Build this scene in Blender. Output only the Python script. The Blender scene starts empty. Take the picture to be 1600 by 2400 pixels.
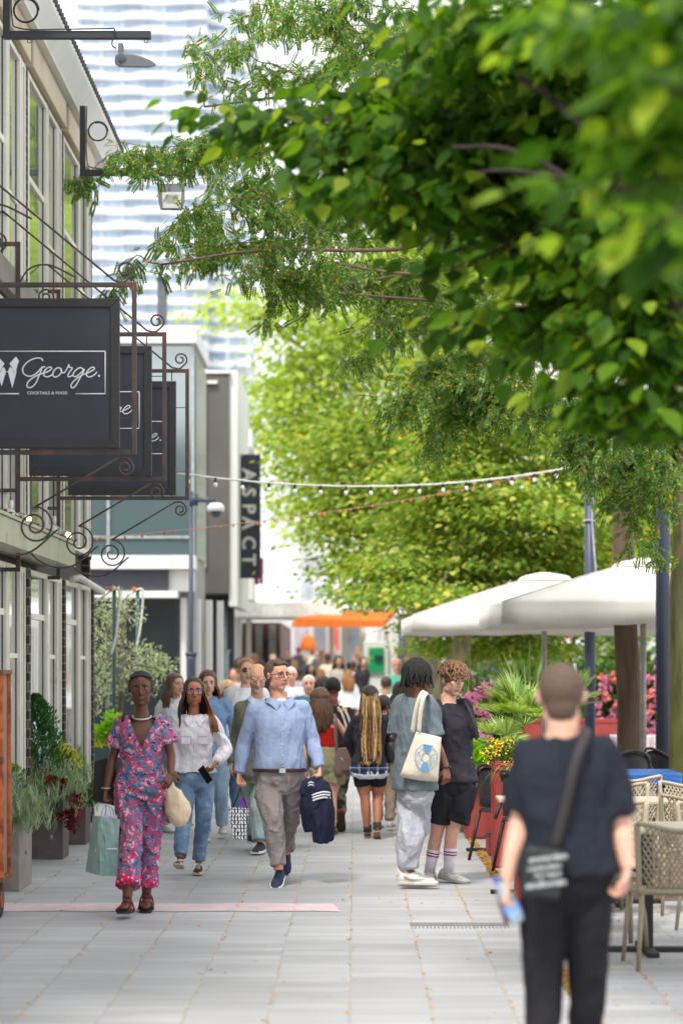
import bpy, math, random
import numpy as np
from mathutils import Vector
R = math.radians
# ------------------------------------------------------------------ camera, sky, sun
F, CX, CY, CH = 5666.7, 831.0, 1560.0, 1.70
sc = bpy.context.scene
cam_d = bpy.data.cameras.new('camera'); cam = bpy.data.objects.new('camera', cam_d)
sc.collection.objects.link(cam); sc.camera = cam
cam.location = (0, 0, CH); cam.rotation_euler = (R(90), 0, 0)
cam_d.sensor_fit = 'VERTICAL'; cam_d.sensor_height = 36; cam_d.lens = 85
cam_d.shift_x = -(CX - 800) / 2400; cam_d.shift_y = (CY - 1200) / 2400
cam_d.clip_start = .1; cam_d.clip_end = 3000
cam_d.dof.use_dof = True; cam_d.dof.focus_distance = 19.3; cam_d.dof.aperture_fstop = 1.85
world = bpy.data.worlds.new('World'); sc.world = world; world.use_nodes = True
wn = world.node_tree; wn.nodes.clear()
SUN_EL, SUN_AZ = R(56), R(205)      # azimuth measured clockwise from +Y
sky = wn.nodes.new('ShaderNodeTexSky'); sky.sky_type = 'NISHITA'; sky.sun_disc = False
sky.sun_elevation = SUN_EL; sky.sun_rotation = SUN_AZ
sky.air_density = 1.0; sky.dust_density = 4.0
mixw = wn.nodes.new('ShaderNodeMix'); mixw.data_type = 'RGBA'
mixw.inputs[0].default_value = .82
mixw.inputs[7].default_value = (12.8, 13.1, 13.5, 1)          # bright even cloud layer
bg = wn.nodes.new('ShaderNodeBackground'); bg.inputs[1].default_value = .10
wo = wn.nodes.new('ShaderNodeOutputWorld')
wn.links.new(sky.outputs[0], mixw.inputs[6]); wn.links.new(mixw.outputs[2], bg.inputs[0])
wn.links.new(bg.outputs[0], wo.inputs[0])
sun_d = bpy.data.lights.new('sun', 'SUN'); sun_d.energy = 2.3; sun_d.angle = R(11); sun_d.color = (1, .95, .86)
sun = bpy.data.objects.new('sun', sun_d); sc.collection.objects.link(sun)
sun.rotation_euler = (R(90) - SUN_EL, 0, math.pi - SUN_AZ)
sun.location = (0, 0, 30)
sc.view_settings.view_transform = 'Standard'; sc.view_settings.look = 'None'
sc.view_settings.exposure = .62; sc.view_settings.gamma = 1.0
sc.cycles.use_denoising = True
sc.cycles.max_bounces = 8; sc.cycles.transparent_max_bounces = 8; sc.cycles.transmission_bounces = 5
sc.cycles.glossy_bounces = 3; sc.cycles.diffuse_bounces = 4; sc.cycles.caustics_reflective = False; sc.cycles.caustics_refractive = False
sc.cycles.sample_clamp_indirect = 6

def W(px, py, Y):
    """photo pixel at depth Y -> world point"""
    return np.array([(px - CX) * Y / F, Y, CH + (CY - py) * Y / F])
def GY(py): return F * CH / (py - CY)          # depth of a ground point seen at row py
rng = np.random.default_rng(7); random.seed(7)
C = sc.collection
# ------------------------------------------------------------------ mesh builder
class MB:
    def __init__(s): s.V = []; s.Fc = []; s.n = 0; s.mi = []
    def add(s, v, f, mi=0):
        v = np.asarray(v, float).reshape(-1, 3)
        if isinstance(f, np.ndarray): groups = [f]
        else:
            by = {}
            for q in f: by.setdefault(len(q), []).append(q)
            groups = [np.array(g) for g in by.values()]
        for g in groups: s.Fc.append(g + s.n); s.mi.append(mi)
        s.V.append(v); s.n += len(v); return s
    def box(s, x0, x1, y0, y1, z0, z1, mi=0):
        v = [(x, y, z) for x in (x0, x1) for y in (y0, y1) for z in (z0, z1)]
        return s.add(v, np.array([[0,1,3,2],[4,6,7,5],[0,4,5,1],[2,3,7,6],[0,2,6,4],[1,5,7,3]]), mi)
    def obox(s, c, a, b, d, mi=0):     # centre and three half-axis vectors
        c, a, b, d = map(np.asarray, (c, a, b, d))
        v = [c + i*a + j*b + k*d for i in (-1,1) for j in (-1,1) for k in (-1,1)]
        return s.add(v, np.array([[0,1,3,2],[4,6,7,5],[0,4,5,1],[2,3,7,6],[0,2,6,4],[1,5,7,3]]), mi)
    def loft(s, rings, caps=True, closed=False, mi=0):
        rings = [np.asarray(r, float) for r in rings]; n = len(rings[0]); m = len(rings)
        f = []
        i = np.arange(n); j = (i + 1) % n
        for k in range(m - 1 if not closed else m):
            a = k * n; b = ((k + 1) % m) * n
            f.append(np.stack([a + i, a + j, b + j, b + i], 1))
        s.add(np.concatenate(rings), np.concatenate(f), mi)
        if caps and not closed:
            b0 = s.n - n * m
            s.Fc.append(np.array([[b0 + q for q in range(n)][::-1]])); s.mi.append(mi)
            s.Fc.append(np.array([[b0 + (m-1)*n + q for q in range(n)]])); s.mi.append(mi)
        return s
    def tube(s, pts, r, n=8, flat=1.0, up=None, mi=0, caps=True):
        pts = np.asarray(pts, float); m = len(pts)
        r = np.full(m, r) if np.isscalar(r) else np.asarray(r, float)
        t = np.gradient(pts, axis=0); t /= np.linalg.norm(t, axis=1)[:, None] + 1e-9
        u = np.array(up if up is not None else (0, 0, 1.), float)
        if abs(t[0] @ u) > .95: u = np.array((1., 0, 0)) if up is None else u + (.1, .2, 0)
        ang = np.arange(n) * 2 * math.pi / n; rings = []
        for k in range(m):
            u = u - t[k] * (u @ t[k]); u /= np.linalg.norm(u) + 1e-9
            w = np.cross(t[k], u)
            rings.append(pts[k] + r[k] * (np.cos(ang)[:, None] * u * flat + np.sin(ang)[:, None] * w))
        return s.loft(rings, caps=caps, mi=mi)
    def ell(s, c, r, n=14, m=9, rot=None, mi=0):
        r = np.array([r]*3 if np.isscalar(r) else r, float)
        th = np.linspace(0, math.pi, m + 1)[1:-1]; ph = np.arange(n) * 2 * math.pi / n
        P = [(0, 0, 1)] + [(math.sin(t)*math.cos(p), math.sin(t)*math.sin(p), math.cos(t)) for t in th for p in ph] + [(0, 0, -1)]
        P = np.array(P) * r
        if rot is not None: P = P @ np.asarray(rot).T
        f = [(0, 1 + i, 1 + (i+1) % n) for i in range(n)]
        for k in range(m - 2):
            for i in range(n): f.append((1+k*n+i, 1+(k+1)*n+i, 1+(k+1)*n+(i+1)%n, 1+k*n+(i+1)%n))
        L = len(P) - 1; b = 1 + (m-2)*n
        f += [(L, b+(i+1) % n, b+i) for i in range(n)]
        return s.add(P + np.asarray(c, float), f, mi)
    def inst(s, pv, pf, mats, locs, mi=0):
        """pv (k,3) proto, pf (q,c) faces, mats (N,3,3), locs (N,3)"""
        N = len(locs); k = len(pv)
        v = np.einsum('nij,kj->nki', mats, pv) + locs[:, None, :]
        f = (pf[None] + (np.arange(N) * k)[:, None, None]).reshape(-1, pf.shape[1])
        return s.add(v.reshape(-1, 3), f, mi)
    def mesh(s, name):
        me = bpy.data.meshes.new(name)
        V = np.concatenate(s.V) if s.V else np.zeros((0, 3))
        me.vertices.add(len(V)); me.vertices.foreach_set('co', V.astype(np.float32).ravel())
        tot = np.concatenate([np.full(len(f), f.shape[1]) for f in s.Fc]); lv = np.concatenate([f.ravel() for f in s.Fc])
        st = np.concatenate([[0], np.cumsum(tot)[:-1]])
        me.loops.add(len(lv)); me.loops.foreach_set('vertex_index', lv.astype(np.int32))
        me.polygons.add(len(tot)); me.polygons.foreach_set('loop_start', st.astype(np.int32)); me.polygons.foreach_set('loop_total', tot.astype(np.int32))
        mi = np.concatenate([np.full(len(f), m) for f, m in zip(s.Fc, s.mi)])
        if mi.any(): me.polygons.foreach_set('material_index', mi.astype(np.int32))
        me.update(calc_edges=True); me.validate()
        return me
    def build(s, name, mat, parent=None, smooth=False, bevel=0, local=False):
        me = s.mesh(name)
        if not smooth: smooth_mesh(me, False)
        return link(name, me, mat, parent, smooth, bevel, local)
def smooth_mesh(me, on=True):
    me.polygons.foreach_set('use_smooth', np.full(len(me.polygons), on)); me.update()
def link(name, me, mat, parent=None, smooth=False, bevel=0, local=False):
    if not len(me.materials):
        for m in (mat if isinstance(mat, (list, tuple)) else [mat]): me.materials.append(m)
    if smooth: smooth_mesh(me)
    o = bpy.data.objects.new(name, me); C.objects.link(o)
    if parent is not None:
        o.parent = parent
        root = parent
        while root.parent: root = root.parent
        if not local: o.location = -root.location if parent is root else (0, 0, 0)
    if bevel:
        b = o.modifiers.new('bevel', 'BEVEL'); b.width = bevel; b.segments = 2; b.limit_method = 'ANGLE'
    return o
def empty(name, loc, label, cat, group=None):
    o = bpy.data.objects.new(name, None); C.objects.link(o); o.location = loc; o.empty_display_size = .2
    return tag(o, label, cat, group)
def tag(o, label=None, cat=None, group=None, kind=None):
    if label: o['label'] = label
    if cat: o['category'] = cat
    if group: o['group'] = group
    if kind: o['kind'] = kind
    return o
def copy_tree(o, parent=None):
    c = o.copy(); C.objects.link(c)
    if parent is not None: c.parent = parent
    for ch in list(o.children): copy_tree(ch, c)
    return c
def vox(mb, size, it=3, fn=None, fac=.5):
    """union of overlapping closed shapes -> one continuous smooth mesh"""
    me = mb.mesh('tmp'); o = bpy.data.objects.new('tmp', me); C.objects.link(o)
    r = o.modifiers.new('r', 'REMESH'); r.mode = 'VOXEL'; r.voxel_size = size
    if it: q = o.modifiers.new('s', 'SMOOTH'); q.iterations = it; q.factor = fac
    dg = bpy.context.evaluated_depsgraph_get()
    out = bpy.data.meshes.new_from_object(o.evaluated_get(dg))
    bpy.data.objects.remove(o); bpy.data.meshes.remove(me)
    if fn is not None:
        n = len(out.vertices); co = np.empty(n*3, np.float32); out.vertices.foreach_get('co', co); co = co.reshape(-1, 3)
        no = np.empty(n*3, np.float32); out.vertices.foreach_get('normal', no); no = no.reshape(-1, 3)
        out.vertices.foreach_set('co', fn(co.astype(float), no.astype(float)).astype(np.float32).ravel())
    smooth_mesh(out); out.materials.clear()
    return out
def snoise(P, scale=1., seed=0, oct=3):
    """cheap vector noise in -1..1 from warped sines"""
    g = np.random.default_rng(seed); out = np.zeros(len(P)); amp = 1; tot = 0; P = P * scale
    for o in range(oct):
        for k in range(3):
            d = g.normal(size=3); d /= np.linalg.norm(d); d2 = g.normal(size=3)
            out += amp * np.sin(P @ d * 6.28 + 1.7 * np.sin(P @ d2 * 3.1 + g.uniform(0, 6)) + g.uniform(0, 6)) / 3
        tot += amp; amp *= .55; P = P * 1.9
    return out / tot
# ------------------------------------------------------------------ materials
def S(r, g, b):
    f = lambda c: (c/255/12.92) if c/255 <= .04045 else ((c/255+.055)/1.055)**2.4
    return (f(r), f(g), f(b))
MC = {}
def node_mat(name):
    m = bpy.data.materials.new(name); m.use_nodes = True; nt = m.node_tree
    return m, nt, nt.nodes['Principled BSDF']
def M(name, col, rough=.6, metal=0., var=.18, vs=9., bump=0., bs=40., coat=0., aniso=(1, 1, 1), spec=.5, col2=None, c2s=3., c2t=.55, c2w=.1, trans=0., sub=0.):
    if name in MC: return MC[name]
    m, nt, p = node_mat(name); N = nt.nodes; L = nt.links
    tc = N.new('ShaderNodeTexCoord'); mp = N.new('ShaderNodeMapping'); mp.inputs['Scale'].default_value = aniso
    L.new(tc.outputs['Object'], mp.inputs[0])
    n = N.new('ShaderNodeTexNoise'); n.inputs['Scale'].default_value = vs; n.inputs['Detail'].default_value = 5
    L.new(mp.outputs[0], n.inputs['Vector'])
    rmp = N.new('ShaderNodeMapRange'); rmp.inputs[1].default_value = .3; rmp.inputs[2].default_value = .7
    rmp.inputs[3].default_value = 1 - var; rmp.inputs[4].default_value = 1 + var
    L.new(n.outputs[0], rmp.inputs[0])
    base = N.new('ShaderNodeRGB'); base.outputs[0].default_value = (*col, 1); src = base.outputs[0]
    if col2 is not None:
        n2 = N.new('ShaderNodeTexNoise'); n2.inputs['Scale'].default_value = c2s; n2.inputs['Detail'].default_value = 6; n2.inputs['Roughness'].default_value = .65
        L.new(mp.outputs[0], n2.inputs['Vector'])
        r2 = N.new('ShaderNodeMapRange'); r2.inputs[1].default_value = c2t - c2w; r2.inputs[2].default_value = c2t + c2w
        L.new(n2.outputs[0], r2.inputs[0])
        mx = N.new('ShaderNodeMix'); mx.data_type = 'RGBA'; L.new(r2.outputs[0], mx.inputs[0]); L.new(src, mx.inputs[6]); mx.inputs[7].default_value = (*col2, 1)
        src = mx.outputs[2]
    vm = N.new('ShaderNodeVectorMath'); vm.operation = 'SCALE'; L.new(src, vm.inputs[0]); L.new(rmp.outputs[0], vm.inputs['Scale'])
    L.new(vm.outputs[0], p.inputs['Base Color'])
    p.inputs['Roughness'].default_value = rough; p.inputs['Metallic'].default_value = metal
    p.inputs['Specular IOR Level'].default_value = spec
    if coat: p.inputs['Coat Weight'].default_value = coat
    if sub: p.inputs['Subsurface Weight'].default_value = sub; p.inputs['Subsurface Scale'].default_value = .02
    if bump:
        nb = N.new('ShaderNodeTexNoise'); nb.inputs['Scale'].default_value = bs; nb.inputs['Detail'].default_value = 4
        L.new(mp.outputs[0], nb.inputs['Vector'])
        b = N.new('ShaderNodeBump'); b.inputs['Strength'].default_value = bump; b.inputs['Distance'].default_value = .02
        L.new(nb.outputs[0], b.inputs['Height']); L.new(b.outputs[0], p.inputs['Normal'])
    if trans:
        tr = N.new('ShaderNodeBsdfTranslucent'); L.new(vm.outputs[0], tr.inputs[0]); ms = N.new('ShaderNodeMixShader'); ms.inputs[0].default_value = trans
        L.new(p.outputs[0], ms.inputs[1]); L.new(tr.outputs[0], ms.inputs[2]); L.new(ms.outputs[0], N['Material Output'].inputs[0])
    MC[name] = m; return m
def leaf_mat(name, cols, trans=.45, rough=.45, tcol=1.6, tint=(1.05, 1, .35)):
    """per-leaf colour variation + translucency"""
    if name in MC: return MC[name]
    m, nt, p = node_mat(name); N = nt.nodes; L = nt.links
    g = N.new('ShaderNodeNewGeometry'); cr = N.new('ShaderNodeValToRGB'); L.new(g.outputs['Random Per Island'], cr.inputs[0])
    el = cr.color_ramp.elements
    while len(el) < len(cols): el.new(.5)
    for i, (pos, c) in enumerate(cols): el[i].position = pos; el[i].color = (*c, 1)
    L.new(cr.outputs[0], p.inputs['Base Color']); p.inputs['Roughness'].default_value = rough; p.inputs['Specular IOR Level'].default_value = .3 if rough < .44 else .14
    tr = N.new('ShaderNodeBsdfTranslucent'); vm = N.new('ShaderNodeVectorMath'); vm.operation = 'MULTIPLY'
    vm.inputs[1].default_value = tuple(tcol*t for t in tint); L.new(cr.outputs[0], vm.inputs[0]); L.new(vm.outputs[0], tr.inputs[0])
    ms = N.new('ShaderNodeMixShader'); ms.inputs[0].default_value = trans
    L.new(p.outputs[0], ms.inputs[1]); L.new(tr.outputs[0], ms.inputs[2]); L.new(ms.outputs[0], N['Material Output'].inputs[0])
    MC[name] = m; return m
def rotz(a): c, s = math.cos(a), math.sin(a); return np.array([[c,-s,0],[s,c,0],[0,0,1.]])
def rotx(a): c, s = math.cos(a), math.sin(a); return np.array([[1,0,0],[0,c,-s],[0,s,c]])
def roty(a): c, s = math.cos(a), math.sin(a); return np.array([[c,0,s],[0,1,0],[-s,0,c]])
def frames(fwd, up):
    """(N,3) forward and rough up -> (N,3,3) with columns x=side, y=forward, z=up"""
    fwd = fwd / (np.linalg.norm(fwd, axis=1)[:, None] + 1e-9)
    x = np.cross(fwd, up); x /= np.linalg.norm(x, axis=1)[:, None] + 1e-9
    z = np.cross(x, fwd); return np.stack([x, fwd, z], 2)
def lens_mat():
    m, nt, p = node_mat('lens_glass'); N, L = nt.nodes, nt.links
    t = N.new('ShaderNodeBsdfTransparent'); g = N.new('ShaderNodeBsdfGlossy'); g.inputs['Roughness'].default_value = .03
    ms = N.new('ShaderNodeMixShader'); ms.inputs[0].default_value = .035
    L.new(t.outputs[0], ms.inputs[1]); L.new(g.outputs[0], ms.inputs[2]); L.new(ms.outputs[0], N['Material Output'].inputs[0]); return m
M_GLASSL = lens_mat()
# ================================================================== people
SKIN = dict(dark=S(96, 58, 40), tan=S(186, 128, 98), fair=S(222, 172, 148), pink=S(216, 158, 132), brown=S(120, 74, 52), mid=S(170, 110, 82))
def skin(k): return M('skin_' + k, tuple(c*.95 for c in SKIN[k]), rough=.48, var=.10, vs=14, bump=.05, bs=90, sub=.08, spec=.4)
def cloth(name, col, rough=.85, var=.12, vs=7, bump=.25, bs=26, **k): return M(name, col, rough=rough, var=var, vs=vs, bump=bump, bs=bs, spec=.25, **k)
def pat_mat(name, build):
    if name in MC: return MC[name]
    m, nt, p = node_mat(name); p.inputs['Roughness'].default_value = .8; p.inputs['Specular IOR Level'].default_value = .25
    build(nt, p); MC[name] = m; return m
def ramp(nt, src, stops, const=False):
    r = nt.nodes.new('ShaderNodeValToRGB'); nt.links.new(src, r.inputs[0]); el = r.color_ramp.elements
    if const: r.color_ramp.interpolation = 'CONSTANT'
    while len(el) < len(stops): el.new(.5)
    for e, (a, c) in zip(el, stops): e.position = a; e.color = (*c, 1)
    return r.outputs[0]
def paisley(nt, p):
    N, L = nt.nodes, nt.links; tc = N.new('ShaderNodeTexCoord')
    n = N.new('ShaderNodeTexNoise'); n.inputs['Scale'].default_value = 13; n.inputs['Detail'].default_value = 3; n.inputs['Distortion'].default_value = 1.8
    L.new(tc.outputs['Object'], n.inputs[0])
    w = N.new('ShaderNodeTexWave'); w.wave_type = 'RINGS'; w.inputs['Scale'].default_value = 7; w.inputs['Distortion'].default_value = 14; w.inputs['Detail'].default_value = 3; w.inputs['Detail Scale'].default_value = 1.6
    L.new(tc.outputs['Object'], w.inputs[0])
    a = ramp(nt, n.outputs[0], [(0, S(50, 100, 130)), (.40, S(92, 128, 158)), (.455, S(118, 84, 128)), (.49, S(184, 58, 96)), (.55, S(196, 96, 122)), (.60, S(206, 186, 198)), (.66, S(138, 62, 104))], True)
    b = ramp(nt, w.outputs[0], [(0, S(66, 52, 100)), (.18, S(170, 60, 98)), (.36, S(90, 132, 158)), (.58, S(208, 190, 204)), (.74, S(190, 72, 104)), (.90, S(88, 60, 108))], True)
    v = N.new('ShaderNodeTexVoronoi'); v.inputs['Scale'].default_value = 20; L.new(tc.outputs['Object'], v.inputs[0])
    mk = ramp(nt, v.outputs[0], [(0, (1, 1, 1)), (.33, (0, 0, 0))], True)
    mx = N.new('ShaderNodeMix'); mx.data_type = 'RGBA'; L.new(mk, mx.inputs[0]); L.new(a, mx.inputs[6]); L.new(b, mx.inputs[7])
    L.new(mx.outputs[2], p.inputs['Base Color'])
def camo(nt, p):
    N, L = nt.nodes, nt.links; tc = N.new('ShaderNodeTexCoord'); n = N.new('ShaderNodeTexNoise'); n.inputs['Scale'].default_value = 9; n.inputs['Detail'].default_value = 3
    L.new(tc.outputs['Object'], n.inputs[0])
    L.new(ramp(nt, n.outputs[0], [(0, S(60, 58, 50)), (.45, S(110, 104, 84)), (.55, S(150, 140, 118)), (.62, S(80, 84, 62))], True), p.inputs['Base Color'])
def hlines(stops, scale=1.0, axis=2):
    def f(nt, p):
        N, L = nt.nodes, nt.links; tc = N.new('ShaderNodeTexCoord'); s = N.new('ShaderNodeSeparateXYZ'); L.new(tc.outputs['Object'], s.inputs[0])
        q = N.new('ShaderNodeMath'); q.operation = 'MULTIPLY'; q.inputs[1].default_value = scale; L.new(s.outputs[axis], q.inputs[0])
        fr = N.new('ShaderNodeMath'); fr.operation = 'FRACT'; L.new(q.outputs[0], fr.inputs[0])
        L.new(ramp(nt, fr.outputs[0], stops, True), p.inputs['Base Color'])
    return f
def plaid(nt, p):
    N, L = nt.nodes, nt.links; tc = N.new('ShaderNodeTexCoord'); s = N.new('ShaderNodeSeparateXYZ'); L.new(tc.outputs['Object'], s.inputs[0])
    o = []
    for ax in (0, 2):
        q = N.new('ShaderNodeMath'); q.operation = 'MULTIPLY'; q.inputs[1].default_value = 11; L.new(s.outputs[ax], q.inputs[0])
        fr = N.new('ShaderNodeMath'); fr.operation = 'FRACT'; L.new(q.outputs[0], fr.inputs[0])
        o.append(ramp(nt, fr.outputs[0], [(0, S(40, 52, 84)), (.5, S(96, 108, 140)), (.68, S(215, 215, 220)), (.76, S(30, 34, 50))], True))
    mx = N.new('ShaderNodeMix'); mx.data_type = 'RGBA'; mx.inputs[0].default_value = .5; L.new(o[0], mx.inputs[6]); L.new(o[1], mx.inputs[7]); L.new(mx.outputs[2], p.inputs['Base Color'])

SEC_M = [(-.16,.09,.085),(-.08,.150,.112),(.03,.166,.12),(.17,.156,.112),(.33,.146,.108),(.5,.156,.114),(.68,.170,.12),(.78,.166,.112),(.86,.138,.095),(.92,.098,.078),(.97,.072,.066),(1.0,.062,.060),(1.1,.056,.058)]
SEC_F = [(-.16,.09,.085),(-.08,.155,.115),(.03,.170,.122),(.17,.148,.108),(.33,.120,.092),(.5,.128,.098),(.68,.143,.104),(.78,.142,.098),(.86,.116,.084),(.92,.080,.066),(.97,.060,.057),(1.0,.052,.052),(1.1,.046,.048)]
def ring(c, ax, ay, rx, ry, n=24, e=2.25):
    t = np.arange(n) * 2 * math.pi / n; ct, st = np.cos(t), np.sin(t)
    x = np.sign(ct) * abs(ct)**(2/e) * rx; y = np.sign(st) * abs(st)**(2/e) * ry
    return c + x[:, None] * ax + y[:, None] * ay
def crom(P, n=6):
    P = np.asarray(P, float); P = np.vstack([2*P[0]-P[1], P, 2*P[-1]-P[-2]]); out = []
    for i in range(1, len(P) - 2):
        for k in range(n):
            t = k / n; a, b, c, d = P[i-1:i+3]
            out.append(.5*((2*b) + (-a+c)*t + (2*a-5*b+4*c-d)*t*t + (-a+3*b-3*c+d)*t**3))
    out.append(P[-2]); return np.array(out)
class Person:
    """spec joints are photo pixels + depth offset (m): (px, py, dy); local origin = ground below the figure"""
    def __init__(s, xc, yf, H, ppm=None, sex='m', face=0, body=None, hip=None, pitch=0, roll=0, build=1., belly=0., detail=.0062, tone='fair', loc=None, **J):
        s.Y = GY(yf) if ppm is None else F / ppm; s.ppm = F / s.Y; s.H = H; s.s = H / 1.75; s.sex = sex; s.b = build; s.xc = xc; s.yf = yf
        s.root = np.array(loc) if loc is not None else np.array([(xc - CX) / s.ppm, s.Y, 0.])
        s.face = R(face); s.body = R(face if body is None else body); s.hip = s.body if hip is None else R(hip)
        s.pitch = R(pitch); s.roll = R(roll); s.tone = tone; s.vx = detail; s.belly = belly
        s.J = {k: s.P(*v) for k, v in J.items()}
        c, q = math.cos(s.face), math.sin(s.face)
        left = np.array([c, q, 0]); fr = np.array([q, -c, 0]); up = np.array([0, 0, 1.])
        cp, sp = math.cos(s.pitch), math.sin(s.pitch)
        fr, up = fr*cp - up*sp, up*cp + fr*sp
        cr, sr = math.cos(s.roll), math.sin(s.roll)
        left, up = left*cr + up*sr, up*cr - left*sr
        s.HM = np.stack([left, fr, up], 1); s.hs = 1.03 * s.s**.5
        s.parts = {}
    def P(s, px, py, dy=0.):
        return np.array([(px - s.xc) / s.ppm, dy, (s.yf - py) / s.ppm])
    def h(s, x, y, z): return s.J['hd'] + s.HM @ (np.array([x, y, z]) * s.hs)
    def ax(s, t):
        a = s.hip + (s.body - s.hip) * min(max(t, 0), 1)
        return np.array([math.cos(a), math.sin(a), 0]), np.array([math.sin(a), -math.cos(a), 0])
    def spine(s, t):
        hp, nk = s.J['hp'], s.J['nk']; c = hp + (nk - hp) * t
        f = s.ax(t)[1]; return c - f * .012 * math.sin(t * 6.2) * s.s
    def torso(s, mb, off=0., t0=-.16, t1=1.1, fit=1., hemflare=0., secs=None, shx=0.):
        SE = secs or (SEC_M if s.sex == 'm' else SEC_F); T = [q[0] for q in SE]; k = s.s * s.b
        rings = []
        for t in np.linspace(t0, t1, 26):
            rx = np.interp(t, T, [q[1] for q in SE]) * k * fit; ry = np.interp(t, T, [q[2] for q in SE]) * k * fit
            c = s.spine(t); a, f = s.ax(t)
            fl = hemflare * max(0, .35 - t) ; b = s.belly * math.exp(-((t-.28)/.22)**2)
            rings.append(ring(c + f * b * .6, a, f, rx + off + fl + shx + b*.25, ry + off + fl + b * .5))
        mb.loft(rings)
        if off > 0 and t1 > .9:   # shoulder yoke
            for j in 'lr':
                mb.tube([s.spine(.93), s.spine(.89)*.45 + s.J['s'+j]*.55, s.J['s'+j]], [.045*k + off*.6, .050*k + off*.7, .050*k + off*.7], 12)
    def arm(s, mb, j, R4, fl=1., up2=None):
        S0, E, Wr = s.J['s'+j], s.J['e'+j], s.J['w'+j]; k = s.s
        m1 = S0*.5 + E*.5; m2 = E*.62 + Wr*.38
        mb.ell(S0, R4[0]*k*1.02, 14, 9); mb.tube([S0, m1, E*.93 + S0*.07, E], np.array([R4[0], (R4[0]+R4[1])/2*1.0, R4[1], R4[1]]) * k, 14); mb.ell(E, R4[1]*k, 12, 8)
        mb.tube([E, m2, Wr], np.array([R4[1], R4[2], R4[3]]) * k, 14)
    def hand(s, mb, j, curl=.35, palm=None, thumb=1, fist=False, spread=1.):
        E, Wr = s.J['e'+j], s.J['w'+j]; k = s.s * (.94 if s.sex == 'm' else .86)
        d = s.J['h'+j] - Wr if 'h'+j in s.J else Wr - E; d /= np.linalg.norm(d)
        n = np.array(palm if palm is not None else (-1 if j == 'r' else 1, 0, 0), float); n -= d*(n@d); n /= np.linalg.norm(n)
        a = np.cross(d, n) * thumb
        mb.tube([Wr - d*.01, Wr + d*.03*k, Wr + d*.065*k, Wr + d*.095*k], np.array([.027, .034, .041, .039]) * k, 14, flat=.46, up=n)
        for i, (o, ln, r) in enumerate([(.030, .072, .0092), (.0105, .080, .0094), (-.0105, .074, .009), (-.030, .058, .008)]):
            p = Wr + d*.088*k + a*o*k*spread; pts = [p - d*.02*k, p]; ang = 0; cc = curl * (1 + .12*i)
            for q, fr_ in enumerate((.45, .3, .25)):
                ang += cc * (.8, 1.1, .9)[q]; dd = d*math.cos(ang) + n*math.sin(ang); p = p + dd*ln*fr_*k; pts.append(p)
            mb.tube(pts, np.array([r, r, r*.95, r*.9, r*.72]) * k, 8)
            mb.ell(pts[-1], r*.74*k, 8, 6)
        b = Wr + d*.028*k + a*.026*k; d1 = d*.62 + a*.62 + n*.35; d1 /= np.linalg.norm(d1); d2 = d*.85 + a*.2 + n*(.3 + curl*.5); d2 /= np.linalg.norm(d2)
        mb.tube([b, b + d1*.036*k, b + d1*.036*k + d2*.03*k, b + d1*.036*k + d2*.052*k], np.array([.014, .0115, .0105, .0075]) * k, 8)
        return Wr + d*.075*k + n*.02
    def leg(s, mb, j, Rr, a0=0., a1=1.):
        K, A = s.J['k'+j], s.J['a'+j]; sg = 1 if ((j == 'r') == (math.cos(s.hip) > 0)) else -1
        ax, f = s.ax(0); k = s.s
        Hp = s.J['hp'] + ax * sg * .088 * s.b * k * (1 if s.sex == 'm' else .98) + np.array([0, 0, -.02*k])
        s.J['H'+j] = Hp
        T = [0, .18, .35, .5, .68, 1.0]
        pts = []; rr = []
        for t in np.linspace(a0, a1, 14):
            p = Hp + (K - Hp) * (t/.5) if t <= .5 else K + (A - K) * ((t-.5)/.5)
            if t > .5: p = p - f * .018*k * math.sin(min((t-.5)/.5, 1) * math.pi)
            pts.append(p); rr.append(np.interp(t, T, Rr) * k * s.b)
        mb.tube(pts, rr, 18)
        return pts
    def head(s, mb):
        h = s.h; q = s.hs; HM = s.HM; m = s.sex == 'm'
        mb.ell(h(0, -.014, .026), np.array([.079, .098, .092])*q, 24, 16, HM)
        mb.ell(h(0, .024, -.024), np.array([.066 if m else .062, .064, .082])*q, 20, 14, HM)
        mb.ell(h(0, .030, .040), np.array([.062, .058, .050])*q, 20, 14, HM)
        mb.ell(h(0, .052, -.090), np.array([.030 if m else .025, .028, .024])*q, 12, 8, HM)
        for sx in (-1, 1):
            mb.ell(h(sx*(.043 if m else .038), .006, -.062), np.array([.024, .038, .032])*q, 12, 8, HM)      # jaw corner
            mb.ell(h(sx*.040, .056, -.014), np.array([.021, .022, .020])*q, 12, 8, HM)      # cheekbone
            mb.ell(h(sx*.082, -.008, -.002), np.array([.007, .015, .030])*q, 10, 8, HM)     # ear
            mb.ell(h(sx*.086, -.004, .010), np.array([.009, .013, .016])*q, 10, 8, HM)
            mb.ell(h(sx*.030, .077, .030), np.array([.027, .012, .009])*q, 10, 8, HM)       # brow
            mb.ell(h(sx*.0115, .098, -.031), np.array([.008, .009, .007])*q, 8, 6, HM)      # nostril wing
        mb.tube([h(0, .080, .026), h(0, .094, .004), h(0, .109, -.022), h(0, .104, -.033)], np.array([.009, .010, .0125, .009])*q, 10)
        mb.ell(h(0, .080, -.058), np.array([.024, .014, .014])*q, 12, 8, HM)
        mb.tube([s.J['nk'] - np.array([0, 0, .03]), (s.J['nk'] + h(0, -.02, -.08))/2, h(0, -.018, -.06)], np.array([.062, .055, .056]) * s.s * (1 if m else .84), 18)
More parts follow.
